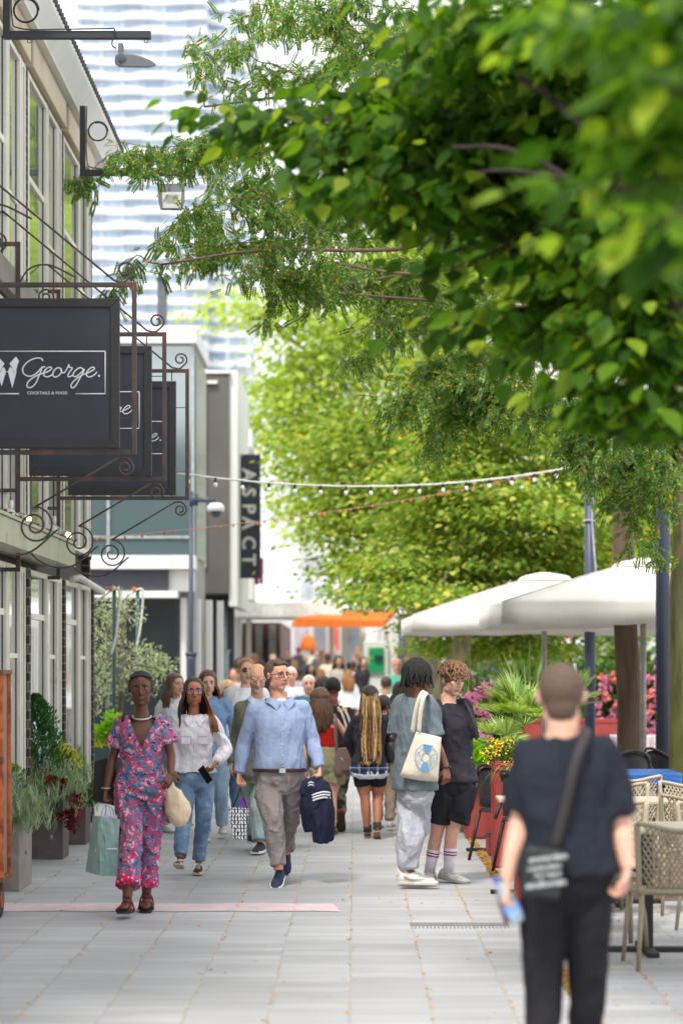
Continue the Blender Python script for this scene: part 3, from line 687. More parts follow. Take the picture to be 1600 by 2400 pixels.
def make_sign(Y):
    e = empty('hanging_sign', (-2.16, Y, 3.76), 'x', 'sign', 'hanging shop signs with iron frames')
    # modelled about the origin of the street axis (x, z absolute), y = 0 at the sign plane
    o = np.array([0, 0, 0]); fr = MB(); h = .0175
    def bar(x0, x1, z0, z1): fr.box(x0, x1, -h, h, z0, z1)
    bar(-1.573, -1.54, 3.19, 4.41); bar(-2.735, -1.574, 4.376, 4.409); bar(-2.735, -1.574, 3.191, 3.224)
    bar(-2.77, -2.735, 2.45, 5.15); bar(-2.92, -2.771, 5.116, 5.149); bar(-2.92, -2.771, 2.451, 2.484)
    for z in (3.10, 4.60): bar(-2.92, -2.771, z, z + .03)
    A = lambda m, name, mat, par, sm=False, bv=0: (lambda ob: ob)(m.build(name, mat, par, sm, bv, local=True))
    def place(ob): ob.location = (2.16, 0, -3.76); return ob
    place(A(fr, 'frame', IRON, e, False, .003))
    m = MB(); r = .0075
    m.tube([(-2.90, 0, 5.42), (-1.70, 0, 4.425)], r, 6); m.tube(np.vstack([crom([(-1.70, 0, 4.425), (-1.63, 0, 4.414), (-1.572, 0, 4.46)], 6), scroll(-1.62, 4.50, .062, .018, -.5, 1.35)]), r, 6)
    m.tube([(-1.66, 0, 3.175), (-2.26, 0, 2.82)], r, 6); m.tube(np.vstack([crom([(-1.66, 0, 3.175), (-1.60, 0, 3.165), (-1.565, 0, 3.12)], 6), scroll(-1.62, 3.10, .058, .018, .2, -1.35)]), r, 6)
    m.tube(scroll(-2.26, 2.69, .135, .025, 1.5, -1.9, 60), r, 6); m.tube(crom([(-2.75, 0, 2.86), (-2.66, 0, 2.62), (-2.50, 0, 2.50), (-2.30, 0, 2.50), (-2.10, 0, 2.66)], 8), r, 6)
    m.tube(scroll(-2.53, 4.70, .075, .02, -1.2, 1.6, 50), r, 6); m.tube(crom([(-2.75, 0, 4.80), (-2.66, 0, 4.93), (-2.50, 0, 4.96), (-2.28, 0, 4.86)], 8), r, 6)
    place(A(m, 'scrollwork', IRON, e, True))
    m = MB()
    for x in (-2.62, -1.70):
        for z in (4.30, 3.222): m.tube([(x, 0, z), (x, 0, z + .082)], .005, 6)
    for z in (4.05, 3.45): m.tube([(-1.66, 0, z), (-1.57, 0, z)], .004, 6)
    place(A(m, 'hook', IRON, e))
    x0, x1, z0, z1 = -2.66, -1.66, 3.236, 4.294; w = .062
    m = MB(); m.box(x0 + .03, x1 - .03, -.020, .020, z0 + .03, z1 - .03); bd = place(A(m, 'board', BOARD, e))
    m = MB(); t = .034
    def mitre(p):
        m.loft([[(x, -t, z) for x, z in p], [(x, t, z) for x, z in p]])
    mitre([(x0, z0), (x1, z0), (x1 - w, z0 + w), (x0 + w, z0 + w)]); mitre([(x0, z1), (x0 + w, z1 - w), (x1 - w, z1 - w), (x1, z1)])
    mitre([(x0, z0 + .0015), (x0 + w, z0 + w + .0015), (x0 + w, z1 - w - .0015), (x0, z1 - .0015)]); mitre([(x1, z0 + .0015), (x1, z1 - .0015), (x1 - w, z1 - w - .0015), (x1 - w, z0 + w + .0015)])
    A(m, 'board_frame', WOODB, bd, False, .003)
    L_ = MB(); off = np.array([0, -.024, 0])
    for s_ in STROKES: L_.tube(crom([cpx(*q) + off for q in s_], 6), .0052, 6, flat=.5, up=(0, -1, 0))
    L_.ell(cpx(1218, 430) + off, (.008, .004, .008), 10, 6); A(L_, 'lettering', LETR, bd, True)
    m = MB(); bx = [(-2.562, 3.620), (-2.562, 3.920), (-1.760, 3.920), (-1.760, 3.620)]
    for a_, b_ in zip(bx[:-1], bx[1:]): m.tube([(a_[0], -.0235, a_[1]), (b_[0], -.0235, b_[1])], .0045, 6, flat=.5, up=(0, -1, 0))
    m.tube([(-2.562, -.0235, 3.620), (cpx(242, 0)[0], -.0235, 3.620)], .0045, 6, flat=.5, up=(0, -1, 0)); m.tube([(cpx(932, 0)[0], -.0235, 3.620), (-1.760, -.0235, 3.620)], .0045, 6, flat=.5, up=(0, -1, 0))
    A(m, 'border_line', LETR, bd, True)
    m = MB()
    def poly(P): V = [cpx(*q) + np.array([0, -.022, 0]) for q in P]; V2 = [v + np.array([0, -.003, 0]) for v in V]; n = len(P); m.add(V + V2, [tuple(range(n))[::-1], tuple(range(n, 2*n))] + [(i, (i+1) % n, n+(i+1) % n, n+i) for i in range(n)])
    poly([(205, 190), (242, 245), (222, 300), (206, 372), (186, 390), (150, 315), (124, 280)]); poly([(135, 318), (150, 330), (186, 400), (208, 352), (212, 380), (160, 578), (108, 380), (118, 345)])
    mir = lambda P: [(190 - q[0], q[1]) for q in P][::-1]
    poly(mir([(205, 190), (242, 245), (222, 300), (206, 372), (186, 390), (150, 315), (124, 280)])); poly(mir([(135, 318), (150, 330), (186, 400), (208, 352), (212, 380), (160, 555), (108, 380), (118, 345)]))
    m.tube([cpx(84, 378) + off, cpx(110, 378) + off], .003, 6); A(m, 'emblem', LETR, bd)
    c = cpx(588, 636)
    tm = text_mesh('COCKTAILS & FOOD', .0285, (c[0], -.022, c[2] - .010), (R(90), 0, 0), LETR, bd, .008, .0015, 'CENTER', 'lettering', 1.08)
    e.location = (-2.16, Y, 3.76); return e
def text_mesh(txt, size, loc, rot, mat, parent, offset=0., ext=.002, align='LEFT', name='lettering', spacing=1.):
    cu = bpy.data.curves.new('txt', 'FONT'); cu.body = txt; cu.size = size; cu.offset = offset*size; cu.extrude = ext; cu.align_x = align; cu.resolution_u = 3; cu.space_character = spacing
    o = bpy.data.objects.new('txt', cu); C.objects.link(o); me = bpy.data.meshes.new_from_object(o.evaluated_get(bpy.context.evaluated_depsgraph_get())); bpy.data.objects.remove(o)
    from mathutils import Euler, Matrix
    me.transform(Matrix.Translation(Vector(loc)) @ Euler(rot).to_matrix().to_4x4()); me.materials.clear()
    return [link(name, me, mat, parent, local=True)]
s1 = make_sign(17.1)
s1['label'] = 'nearest and largest hanging sign, script lettering George. fully readable in white on its black board'
for Y_, lb in ((19.8, 'middle one of the three overlapping black hanging signs, half hidden by the nearest'), (22.5, 'farthest of the three black hanging signs, smallest and most hidden')):
    c = copy_tree(s1); c.location = (-2.16, Y_, 3.78 if Y_ < 20 else 3.81); c['label'] = lb
# --- flood lamps on brackets under the eave
ARM = M('anthracite_steel', S(44, 46, 52), rough=.5, var=.12)
CAB = M('black_cable', S(30, 30, 32), rough=.6)
def lamp_arm(Y, label):
    z = 6.55; pp = F/Y; e = empty('lamp_bracket', (-2.68, Y, 7.2), label, 'bracket', 'steel brackets with floodlights under the eave')
    m = MB(); m.box(-2.70, -2.645, Y - .03, Y + .03, z - .03, 7.205); m.box(-2.644, -1.565, Y - .03, Y + .03, z - .03, z + .028); m.build('arm', ARM, e, bevel=.004)
    m = MB(); m.tube(crom([(-2.63, Y - .04, 7.2), (-2.63, Y - .04, 6.70), (-2.56, Y - .04, z + .04), (-2.2, Y - .04, z + .036), (-1.9, Y - .04, z + .04), (-1.84, Y - .05, z + .03), (-1.86, Y - .05, z - .08), (-1.83, Y - .03, z - .11)], 6), .0055, 6)
    m.tube(np.vstack([scroll(-2.52, 6.95 if Y > 20 else 6.73, .10, .085, 0, 2.3, 50) + (0, Y - .04, 0)]), .005, 6); m.build('cable', CAB, e, True)
    m = MB()
    for x in (-2.50, -1.60): m.tube([(x + .014*math.cos(t), Y, z - .046 + .014*math.sin(t)) for t in np.linspace(0, 6.28, 13)], .003, 5)
    m.build('ring', ARM, e, True)
    return e
LAMPG = M('lamp_grey', S(98, 102, 108), rough=.5, var=.08); LAMPW = M('lamp_lens', S(196, 198, 196), rough=.15, var=.1)
lamp_arm(18.6, 'nearest black steel bracket under the white eave, at the top left corner')
lamp_arm(23.8, 'black steel bracket farther along the eave, carrying the square floodlight')
Y = 18.6; e = empty('floodlight', W(280, 118, Y), 'grey wedge shaped floodlight seen from its side under the nearest bracket', 'floodlight', None); q = lambda x, y, d=0.: W(x, y, Y + d)
m = MB(); rings = []
for (x, yt, yb_, w) in ((269, 140, 146, .09), (272, 128, 153, .12), (285, 124, 156, .13), (310, 126, 157, .13), (335, 133, 157, .13), (355, 142, 157, .12), (366, 150, 155, .10)):
    rings.append([q(x, yt, -w), q(x, yt, w), q(x, yb_, w), q(x, yb_, -w)])
m.loft(rings); m.build('lamp_housing', LAMPG, e, bevel=.008)
m = MB(); m.loft([[q(275, 152, -.10), q(275, 152, .10), q(278, 158, .09), q(278, 158, -.09)], [q(358, 155, -.10), q(358, 155, .10), q(352, 159, .09), q(352, 159, -.09)]]); m.build('lens', LAMPW, e)
m = MB(); m.obox(q(284, 118), (.018, 0, 0), (0, .05, 0), (0, 0, .045)); m.tube([q(285, 134, -.15), q(285, 134, .15)], .030, 16); m.tube([q(285, 134, -.155), q(285, 134, -.152)], .012, 10); m.build('yoke', LAMPG, e, bevel=.003)
Y = 23.8; e = empty('floodlight', W(403, 425, Y), 'square grey floodlight with pale glass facing the camera under the farther bracket', 'floodlight'); q = lambda x, y, d=0.: W(x, y, Y + d)
m = MB(); m.loft([[q(373, 430, .02), q(433, 430, .02), q(434, 470, -.02), q(428, 493, -.03), q(376, 493, -.03), q(371, 470, -.02)], [q(377, 432, .13), q(429, 432, .13), q(430, 468, .10), q(424, 488, .08), q(380, 488, .08), q(376, 468, .10)]]); m.build('lamp_housing', LAMPG, e, bevel=.008)
m = MB(); m.loft([[q(380, 450, -.012), q(426, 450, -.012), q(424, 488, -.042), q(382, 488, -.042)], [q(381, 451, .02), q(425, 451, .02), q(423, 487, .0), q(383, 487, .0)]]); ln = m.build('lens', LAMPW, e)
m = MB(); m.loft([[q(386, 456, -.02), q(419, 456, -.02), q(414, 476, -.036), q(391, 476, -.036)], [q(386, 456, -.016), q(419, 456, -.016), q(414, 476, -.032), q(391, 476, -.032)]]); m.build('reflector', M('led_grey', S(150, 148, 140), rough=.3), ln)
m = MB(); m.tube([q(370, 432, .05), q(370, 410, .05)], .004, 6); m.tube([q(436, 432, .05), q(436, 410, .05)], .004, 6); m.tube(crom([q(398, 428), q(402, 418), q(425, 414), q(431, 412)], 5), .005, 6); m.tube([q(368, 432, .05), q(374, 432, .05)], .02, 10); m.tube([q(432, 432, .05), q(438, 432, .05)], .02, 10); m.build('yoke', LAMPG, e)
# --- small spotlights on the sign mounts (lit)
def emis(name, col, st):
    m, nt, p = node_mat(name); p.inputs['Emission Color'].default_value = (*col, 1); p.inputs['Emission Strength'].default_value = st; p.inputs['Base Color'].default_value = (*col, 1); return m
LITB = emis('lit_spot', (1, .72, .45), 2.2)
for (x, y, Y_, lb) in ((53, 1212, 19.75, 'small silver spotlight with a warm lit bulb on the middle sign mount'), (149, 1250, 22.45, 'small silver spotlight with a warm lit bulb on the farthest sign mount')):
    k = 286/ (F/Y_); e = empty('spotlight', W(x, y, Y_ - .05), lb, 'spotlight', 'small spotlights on the sign mounts'); c = W(x, y, Y_ - .06); d = np.array([.72, -.55, .42 if 0 else -.25]); d /= np.linalg.norm(d)
    m = MB(); m.tube([c - d*.05, c + d*.055], [.030, .034], 16); m.build('lamp_housing', M('steel', S(190, 190, 192), rough=.35, metal=.6), e)
    m = MB(); m.ell(c + d*.075, (.026, .026, .026), 12, 8); m.build('bulb', LITB, e, True)
    m = MB(); m.tube([c - d*.05, c + (-.10, .05, .03)], .008, 6); m.build('bracket', CAB, e)
# --- junction boxes, loudspeaker on the ledge
def thingbox(name, label, cat, c, sz, mat, extra=None, bev=.008):
    e = empty(name, c, label, cat); m = MB(); m.obox(c, (sz[0], 0, 0), (0, sz[1], 0), (0, 0, sz[2])); m.build('casing', mat, e, bevel=bev)
    if extra: extra(e, c)
    return e
def cabs(e, c):
    m = MB(); m.tube(crom([c + (.05, -.05, .03), c + (.10, -.09, -.02), c + (.05, -.08, -.10), c + (-.04, -.06, -.04)], 5), .007, 6); m.tube([c + (.03, 0, .05), c + (.03, 0, .12)], .02, 8); m.build('cable', M('white_cable', S(210, 208, 200)), e, True)
thingbox('junction_box', 'white electrical box with cables on the ledge at the left edge', 'electrical box', W(18, 1208, 19.3), (.05, .09, .045), SILL, cabs)
thingbox('junction_box', 'white electrical box on the ledge beside the farther spotlight', 'electrical box', W(120, 1240, 22.2), (.05, .10, .035), SILL, cabs)
# ================================================================== buildings farther on
TEAL = pane_mat('teal_glass', S(84, 104, 108), .12, .02)
WH = M('white_render', S(222, 220, 216), rough=.7, var=.05, vs=1); CONC = M('grey_concrete', S(96, 92, 88), rough=.85, var=.12, vs=1.2, bump=.3, bs=3, col2=S(104, 100, 98), c2s=.8)
DG = M('dark_panel', S(66, 66, 76), rough=.6, var=.08)
Y = 43.; z = lambda y, Yd=43.: CH + (CY - y)*Yd/F; X_ = lambda x, Yd=43.: (x - CX)*Yd/F
e = empty('glass_building', (-6, 45, 0), 'teal glass and white shop building across the side street beyond the signs', 'building')
m = MB(); m.box(-14, -2.87, 43.4, 46.4, 0, 7.45); m.build('wall', M('core_grey', S(150, 148, 146)), e)
m = MB(); m.box(-14, -2.86, 43.0, 43.38, z(1302), 7.4); g1 = m.build('glass_box', TEAL, e)
m = MB()
for x in (-11.5, -9.6, -7.7, -5.8, -4.4, -2.90): m.box(x, x + .05, 42.95, 42.995, z(1302), 7.4)
m.box(-14, -2.86, 42.96, 42.995, z(1262), z(1256)); m.build('mullion', M('aluminium', S(170, 176, 176), rough=.4, metal=.4), g1)
m = MB(); m.box(-14, -2.80, 42.8, 46.5, 7.41, 7.72); m.box(-14, -2.82, 42.7, 43.39, z(1335), z(1302) - .01); m.box(-14, X_(418), 42.75, 43.39, z(1402), z(1386)); m.box(X_(395), -2.86, 43.0, 43.39, z(1386), z(1335) - .01); m.build('white_band', WH, e, bevel=.01)
m = MB(); m.box(-14, X_(395), 42.9, 43.39, z(1386) + .01, z(1335) - .01); m.build('dark_fascia', DG, e)
m = MB(); m.box(-14, X_(412), 43.1, 43.39, 0.05, z(1402) - .01); gg = m.build('shop_window', pane_mat('dark_shop_glass', (.015, .025, .028), .05, .01), e)
m = MB()
for x in (-11, -8.6, -6.2, -4.4): m.box(x, x + .06, 43.05, 43.095, .05, z(1402) - .01)
m.build('mullion', M('dark_mullion', S(46, 50, 54)), gg)
m = MB()
for x in (420, 446, 468, 490): m.box(X_(x), X_(x) + .11, 43.3 + (x-420)*.03, 43.6 + (x-420)*.03, 0, z(1400)); m.box(X_(x)+.005, X_(x) + .10, 43.25 + (x-420)*.03, 43.29+(x-420)*.03, 0, z(1400))
m.build('column', WH, e)
m = MB(); m.box(-2.859, -2.84, 43.5, 46.3, z(1302), 7.3); m.build('side_glass', pane_mat('pale_side_glass', S(150, 156, 156), .2, .05), e)
Y = 50.5; z5 = lambda y: z(y, 50.5); X5 = lambda x: X_(x, 50.5)
e = empty('concrete_building', (-4, 53, 0), 'grey concrete block with slim white posts beyond the teal glass building', 'building')
m = MB(); m.box(-14, X5(537), 50.5, 56, z5(1392), z5(876)); m.build('wall', CONC, e, bevel=.02)
m = MB(); m.box(X5(476), X5(483), 50.42, 50.495, z5(1330), z5(880)); m.box(X5(486), X5(510), 50.40, 50.495, z5(900), z5(893)); m.box(X5(536), X5(556), 50.6, 56, z5(1420), z5(866)); m.box(-14, X5(540), 50.45, 56.05, z5(876) + .005, z5(868)); m.build('white_trim', WH, e)
for i, x in enumerate((-5.5, -4.6, -3.9, -3.35, X5(500))): m = MB(); m.box(x, x + .14, 50.8 + i*.4, 51.0 + i*.4, 0, z5(1392) - .005); m.build('column', WH, e)
m = MB(); m.box(-14, X5(540), 52, 52.3, 0, z5(1393)); m.build('shop_window', DG, e)
for y_, k in ((1040, 0), (1150, 1), (1260, 2)):
    pass
# blade sign
Yb = 52.; q = lambda x, y, d=0.: W(x, y, Yb + d)
e = empty('blade_sign', q(582, 1210), 'tall dark vertical blade sign with pale letters reading ASPACT sideways', 'sign')
m = MB(); a_, b_ = q(554, 1355, -.08), q(611, 1066, .08); m.box(a_[0], b_[0], a_[1], b_[1], a_[2], b_[2]); bd = m.build('board', M('blade_dark', S(48, 52, 64), rough=.6), e, bevel=.01)
for i, ch in enumerate('ASPACT'):
    cy = [1113, 1154, 1192, 1226, 1272, 1312][i]; c = q(584, cy, -.085); me = text_mesh(ch, .40, (0, 0, 0), (R(90), 0, 0), M('blade_letter', S(214, 208, 208)), bd, .03, .01, 'CENTER')[0]
    from mathutils import Matrix
    me.data.transform(Matrix.Translation((0, 0, -.14))); me.data.transform(Matrix.Rotation(R(90), 4, 'Y')); me.data.transform(Matrix.Translation(Vector(c))); me.location = (0, 0, 0); me.data.update()
bd.location = -Vector(e.location)
m = MB(); a_, b_ = q(608, 1368, .1), q(617, 1308, .2); m.box(a_[0], b_[0], a_[1], b_[1], a_[2], b_[2]); a_, b_ = q(596, 1370, .1), q(607, 1356, .2); m.box(a_[0], b_[0], a_[1], b_[1], a_[2], b_[2]); m.build('side_panel', M('magenta_panel', S(214, 40, 130), rough=.5), e)
m = MB(); a_, b_ = q(560, 1110, .1), q(540, 1100, .2); m.box(b_[0], a_[0], a_[1], b_[1], a_[2], b_[2]); m.box(b_[0], a_[0], a_[1], b_[1], a_[2] - 2, b_[2] - 2); m.build('mount', DG, e)
e = empty('shop_block', (-3, 66, 0), 'pale shop block with white chimney boxes behind the blade sign', 'building'); Yc = 62.; zc = lambda y: z(y, Yc); Xc = lambda x: X_(x, Yc)
m = MB(); m.box(-16, Xc(540), Yc, 76, 0, zc(1120)); m.build('wall', WH, e)
m = MB(); m.box(Xc(552), Xc(598), 60, 62, zc(1066), zc(1025)); m.box(Xc(560), Xc(590), 60.2, 61.8, zc(1025)+.005, zc(1008)); m.box(Xc(548), Xc(600), 60, 62, zc(1412), zc(1355)); m.build('white_box', WH, e, bevel=.02)
# canopy that crosses the street
Ys = 66.; zs = lambda y: z(y, Ys); Xs = lambda x: X_(x, Ys)
e = empty('street_canopy', (0, 66, gz(66)), 'flat white canopy on slim posts crossing the street in the distance', 'canopy')
m = MB(); m.box(Xs(498), Xs(802), 64, 68, zs(1450), zs(1415)); m.box(Xs(800)+.01, Xs(932), 66.5, 68.5, zs(1430), zs(1422)); m.build('canopy_roof', M('canopy_white', S(232, 230, 226)), e, bevel=.03)
for x in (520, 575, 770, 800, 845, 900): m = MB(); m.box(Xs(x), Xs(x) + .14, 66.4, 66.55, gz(66), zs(1450) - .003); m.build('post', WH, e)
e = empty('awning', W(810, 1450, 65), 'orange awning stretched out below the white street canopy', 'awning'); q = lambda x, y, d=0.: W(x, y, 65 + d)
m = MB(); m.loft([[q(800, 1432, 1), q(930, 1430, 1), q(930, 1436, 1.02), q(800, 1440, 1.02)], [q(690, 1448, -3), q(900, 1456, -3), q(900, 1470, -3), q(682, 1470, -3)]]); m.build('cloth', M('orange_cloth', S(232, 132, 50), rough=.8, var=.08, trans=.3), e)
m = MB(); m.tube([q(690, 1460, -3), q(800, 1436, 1)], .02, 6); m.tube([q(898, 1462, -3), q(925, 1434, 1)], .02, 6); m.build('arm', WH, e)
e = empty('shopfront', (-4, 69, gz(70)), 'dark shop front under the canopy at the end of the left side', 'building'); m = MB(); m.box(-14, Xs(650), 68.6, 80, gz(70), zs(1455)); m.build('wall', M('shop_dark', S(90, 76, 74), rough=.7, col2=S(150, 90, 70), c2s=1.1, c2t=.55), e)
m = MB()
for x in (510, 540, 590, 622): m.box(Xs(x), Xs(x) + .2, 68.4, 68.58, gz(70), zs(1460))
m.build('column', M('core_grey', 0), e)
# white buildings closing the street
e = empty('white_building', (-2, 140, gz(140)), 'bright white building with grey windows closing the far end of the street', 'building'); Yd = 140.; zd = lambda y: z(y, Yd); Xd = lambda x: X_(x, Yd)
m = MB(); m.box(Xd(560), Xd(700), 140, 160, .6, zd(1165)); m.box(Xd(700)+.01, Xd(960), 143, 160, .6, zd(1260)); m.build('wall', M('bright_render', S(236, 236, 238), rough=.6, var=.04), e)
FWN = M('far_window', S(196, 202, 212), rough=.3)
for i in range(4):
    for j in range(5): a_ = Xd(612 + i*22); zz = zd(1400) + j*1.5; m = MB(); m.box(a_, a_ + .32, 139.9, 139.995, zz, zz + .8); m.build('window', FWN, e)
for i in range(9):
    for ya, yb in ((1400, 1370), (1340, 1300)): a_ = Xd(715 + i*26); m = MB(); m.box(a_, a_ + .35, 142.9, 142.995, zd(ya), zd(yb)); m.build('window', FWN, e)
e = empty('shop_arcade', (6, 100, gz(100)), 'row of low shop fronts with red and pale panels behind the far crowd', 'building'); Ye = 100.; ze = lambda y: z(y, Ye); Xe = lambda x: X_(x, Ye)
m = MB(); m.box(Xe(540), Xe(1600), 100, 110, .6, ze(1440)); m.build('wall', M('arcade_wall', S(196, 194, 196), var=.1, vs=.5), e)
for k, (x, w, cc) in enumerate(((575, 26, S(90, 92, 104)), (610, 34, S(206, 206, 210)), (652, 20, S(210, 70, 80)), (690, 30, S(170, 160, 170)), (735, 26, S(120, 122, 132)), (770, 22, S(206, 90, 80)), (805, 40, S(110, 114, 120)), (855, 30, S(214, 214, 216)), (950, 80, S(100, 100, 104)), (1100, 90, S(96, 98, 104)), (1260, 90, S(120, 110, 104)), (1420, 90, S(100, 104, 110)))):
    m = MB(); m.box(Xe(x), Xe(x + w), 99.9, 99.99, .65, ze(1470)); m.build('shop_window', M('shopf_%d' % k, cc, rough=.4, var=.3, vs=1.2), e)
# --- the tower
TWY = 470.; zt = lambda y: z(y, TWY); Xt = lambda x: X_(x, TWY)
e = empty('tower_block', (Xt(340), 480, .6), 'very tall pale apartment tower with wavy white balcony bands and blue glass', 'building')
m = MB(); m.box(Xt(190), Xt(478), 472, 500, .6, 150); m.box(Xt(478)+.02, Xt(585), 476, 500, .6, 150)
def tg(nt, p):
    N, L = nt.nodes, nt.links; tc = N.new('ShaderNodeTexCoord'); mp = N.new('ShaderNodeMapping'); mp.inputs['Scale'].default_value = (.35, .35, .34); L.new(tc.outputs['Object'], mp.inputs[0]); v = N.new('ShaderNodeVectorMath'); v.operation = 'FLOOR'; L.new(mp.outputs[0], v.inputs[0])
    w = N.new('ShaderNodeTexWhiteNoise'); L.new(v.outputs[0], w.inputs[0]); L.new(ramp(nt, w.outputs[0], [(0, S(176, 196, 214)), (.5, S(186, 203, 219)), (1, S(197, 210, 223))]), p.inputs['Base Color']); p.inputs['Roughness'].default_value = .35
m.build('facade_glass', pat_mat('tower_glass', tg), e)  # tower glass and bands coloured pale to stand in for haze
m = MB(); fh = 35.2*TWY/F; k = 0; zz = 2.
while zz < 150:
    n = 44; xs = np.linspace(Xt(176), Xt(588), n); ph = (k % 3)*1.3
    o_ = [472 - 1.6 - .5*math.tanh(3*math.sin(i*.42 + ph)) + (4 if xs[i] > Xt(484) else 0) for i in range(n)]
    th = [1.25 + .12*math.tanh(3*math.sin(i*.42 + ph)) for i in range(n)]
    m.loft([[(xs[i], o_[i], zz), (xs[i], 499, zz), (xs[i], 499, zz + th[i]), (xs[i], o_[i], zz + th[i])] for i in range(n)]); zz += fh; k += 1
m.build('balcony_band', M('tower_white', S(218, 220, 224), rough=.6, var=.03), e)
m = MB()
for x in np.linspace(Xt(186), Xt(580), 9): m.box(x, x + .25, 471.2, 471.98, .6, 150)
m.build('mullion', M('tower_white', 0), e)
# dark mast on the roof of the glass building
e = empty('roof_flue', W(378, 745, 44), 'slim dark metal flue on the roof beyond the iron scrolls', 'flue'); m = MB(); m.box(*[W(369, 0, 44)[0], W(390, 0, 44)[0]], 44, 44.2, 7.72, z(655, 44)); m.box(W(366, 0, 44)[0], W(393, 0, 44)[0], 43.95, 44.25, z(655, 44), z(650, 44)); m.build('pipe', M('dark_zinc', S(90, 92, 100), rough=.5, metal=.3), e, bevel=.01)
# ------------------------------------------------------------------ the people in focus
def wpt(p, v): return p.root + np.asarray(v)
def held(name, parts_fn, loc, label, cat, group=None):
    e = empty(name, loc, label, cat, group); parts_fn(e); return e
BLACKH = M('hair_black', S(14, 12, 12), rough=.62, var=.3, vs=60, bump=.6, bs=120)
DKBRN = M('hair_dark_brown', S(58, 40, 30), rough=.45, var=.35, vs=50, bump=.5, bs=110, aniso=(1, 1, .15))
BRN = M('hair_brown', S(98, 68, 48), rough=.45, var=.35, vs=50, bump=.5, bs=110, aniso=(1, 1, .15))
LBRN = M('hair_light_brown', S(148, 100, 62), rough=.45, var=.35, vs=50, bump=.5, bs=110, aniso=(1, 1, .15))
BLOND = M('hair_blond', S(222, 186, 128), rough=.45, var=.25, vs=50, bump=.4, bs=110, aniso=(1, 1, .15))
GREYH = M('hair_grey', S(196, 190, 184), rough=.5, var=.25, vs=50, bump=.5, bs=110)
WHITE = M('white_rubber', S(226, 222, 214), rough=.6, var=.06)
BLKR = M('black_rubber', S(28, 28, 30), rough=.6, var=.15)
JEANS = cloth('blue_denim', S(104, 128, 156), vs=5, var=.2, bump=.35, bs=30, col2=S(150, 176, 202), c2s=4, c2t=.58)
JEANSL = cloth('pale_denim', S(150, 172, 188), vs=5, var=.18, bump=.35, bs=30)

# --- woman in paisley jumpsuit
D = Person(330, 2140, 1.66, sex='f', face=4, tone='dark', detail=.0058, build=1.06,
    hd=(331, 1616, -.02), nk=(333, 1683, 0), hp=(331, 1846, 0), sl=(289, 1696, 0), sr=(380, 1695, 0),
    el=(264, 1776, .02), wl=(251, 1853, -.05), hl=(250, 1884, -.07), er=(402, 1768, -.02), wr=(404, 1815, -.14), hr=(391, 1838, -.20),
    kl=(314, 1982, -.16), al=(308, 2096, -.30), tl=(300, 2106, -.48), kr=(348, 1980, .05), ar=(340, 2097, .12), tr=(342, 2121, -.03))
r = D.make('woman in pink and blue paisley jumpsuit walking with shopping bags, braided hair tied back')
D.bodymesh(r, feet=True, curls=dict(l=dict(curl=1.15, palm=(.8, -.2, 0), thumb=-1), r=dict(curl=.75, palm=(-.6, .6, -.2), thumb=1)))
D.face_parts(r, eye=S(34, 22, 18), brow=S(28, 20, 18), lip=S(112, 62, 56), mouth=-.001)
D.haircap(r, BLACKH, c=(0, -.028, .033), r=(.088, .098, .098), amp=.003, fs=70)
mb = MB()
for k in range(-6, 7):
    a = k*.2
    mb.tube(crom([D.h(.066*math.sin(a), .046 + .012*math.cos(a*1.2), .094 - .012*abs(a)), D.h(.078*math.sin(a), -.01, .118 - .03*abs(math.sin(a))), D.h(.062*math.sin(a), -.085, .09 - .02*abs(math.sin(a))), D.h(.02*math.sin(a), -.12, .02)], 5), .0068*D.hs, 6)
mb.ell(D.h(0, -.125, .0), .034, 10, 8)
mb.build('hair_braid', BLACKH, r, True, local=True)
PAIS = pat_mat('paisley_cotton', paisley)
PHEM = pat_mat('paisley_hem', lambda nt, p: (lambda n: (nt.links.new(nt.nodes.new('ShaderNodeTexCoord').outputs['Object'], n.inputs[0]), setattr(n.inputs['Scale'], 'default_value', 42), nt.links.new(ramp(nt, n.outputs[0], [(0, S(210, 190, 205)), (.28, S(220, 45, 95)), (.55, S(190, 35, 80)), (.75, S(120, 40, 90))], True), p.inputs['Base Color'])))(nt.nodes.new('ShaderNodeTexVoronoi')))
mb = MB(); D.torso(mb, .017, -.06, .97, 1.0)
for j, sx in (('l', -1), ('r', 1)):
    S0, E = D.J['s'+j], D.J['e'+j]; mb.ell(S0, .058, 14, 9); e2 = S0 + (E-S0)*.66 + np.array([sx*.006, 0, 0]); mb.tube([S0, (S0+e2)/2 + np.array([sx*.002, 0, .0]), e2], [.056, .064, .074], 18)
nk = D.J['nk']
def vneck(p):
    dz = nk[2] - p[2]; return p[1] < nk[1]+.03 and -.06 < dz < .185 and abs(p[0] - nk[0] - .01) < .088*(1 - dz/.19)
D.garment('blouse', mb, PAIS, r, fold=.007, fs=9, seed=3, carve=vneck)
mb = MB()
for t in (.20, .25, .30, .36): D.torso(mb, .026, t, t+.045)
D.garment('sash', mb, PAIS, r, fold=.004, fs=12, seed=8)
mb = MB(); D.torso(mb, .014, -.16, .2)
D.leg(mb, 'l', [.100, .094, .080, .072, .070, .086], 0, .88); D.leg(mb, 'r', [.100, .094, .080, .072, .068, .078], 0, .92)
D.garment('wide_trousers', mb, PAIS, r, fold=.013, fs=6, seed=4)
mb = MB(); D.leg(mb, 'l', [.100, .094, .080, .072, .073, .091], .80, .885); D.leg(mb, 'r', [.100, .094, .080, .072, .071, .083], .84, .925)
D.garment('trouser_hem', mb, PHEM, r, fold=.006, fs=8, seed=6)
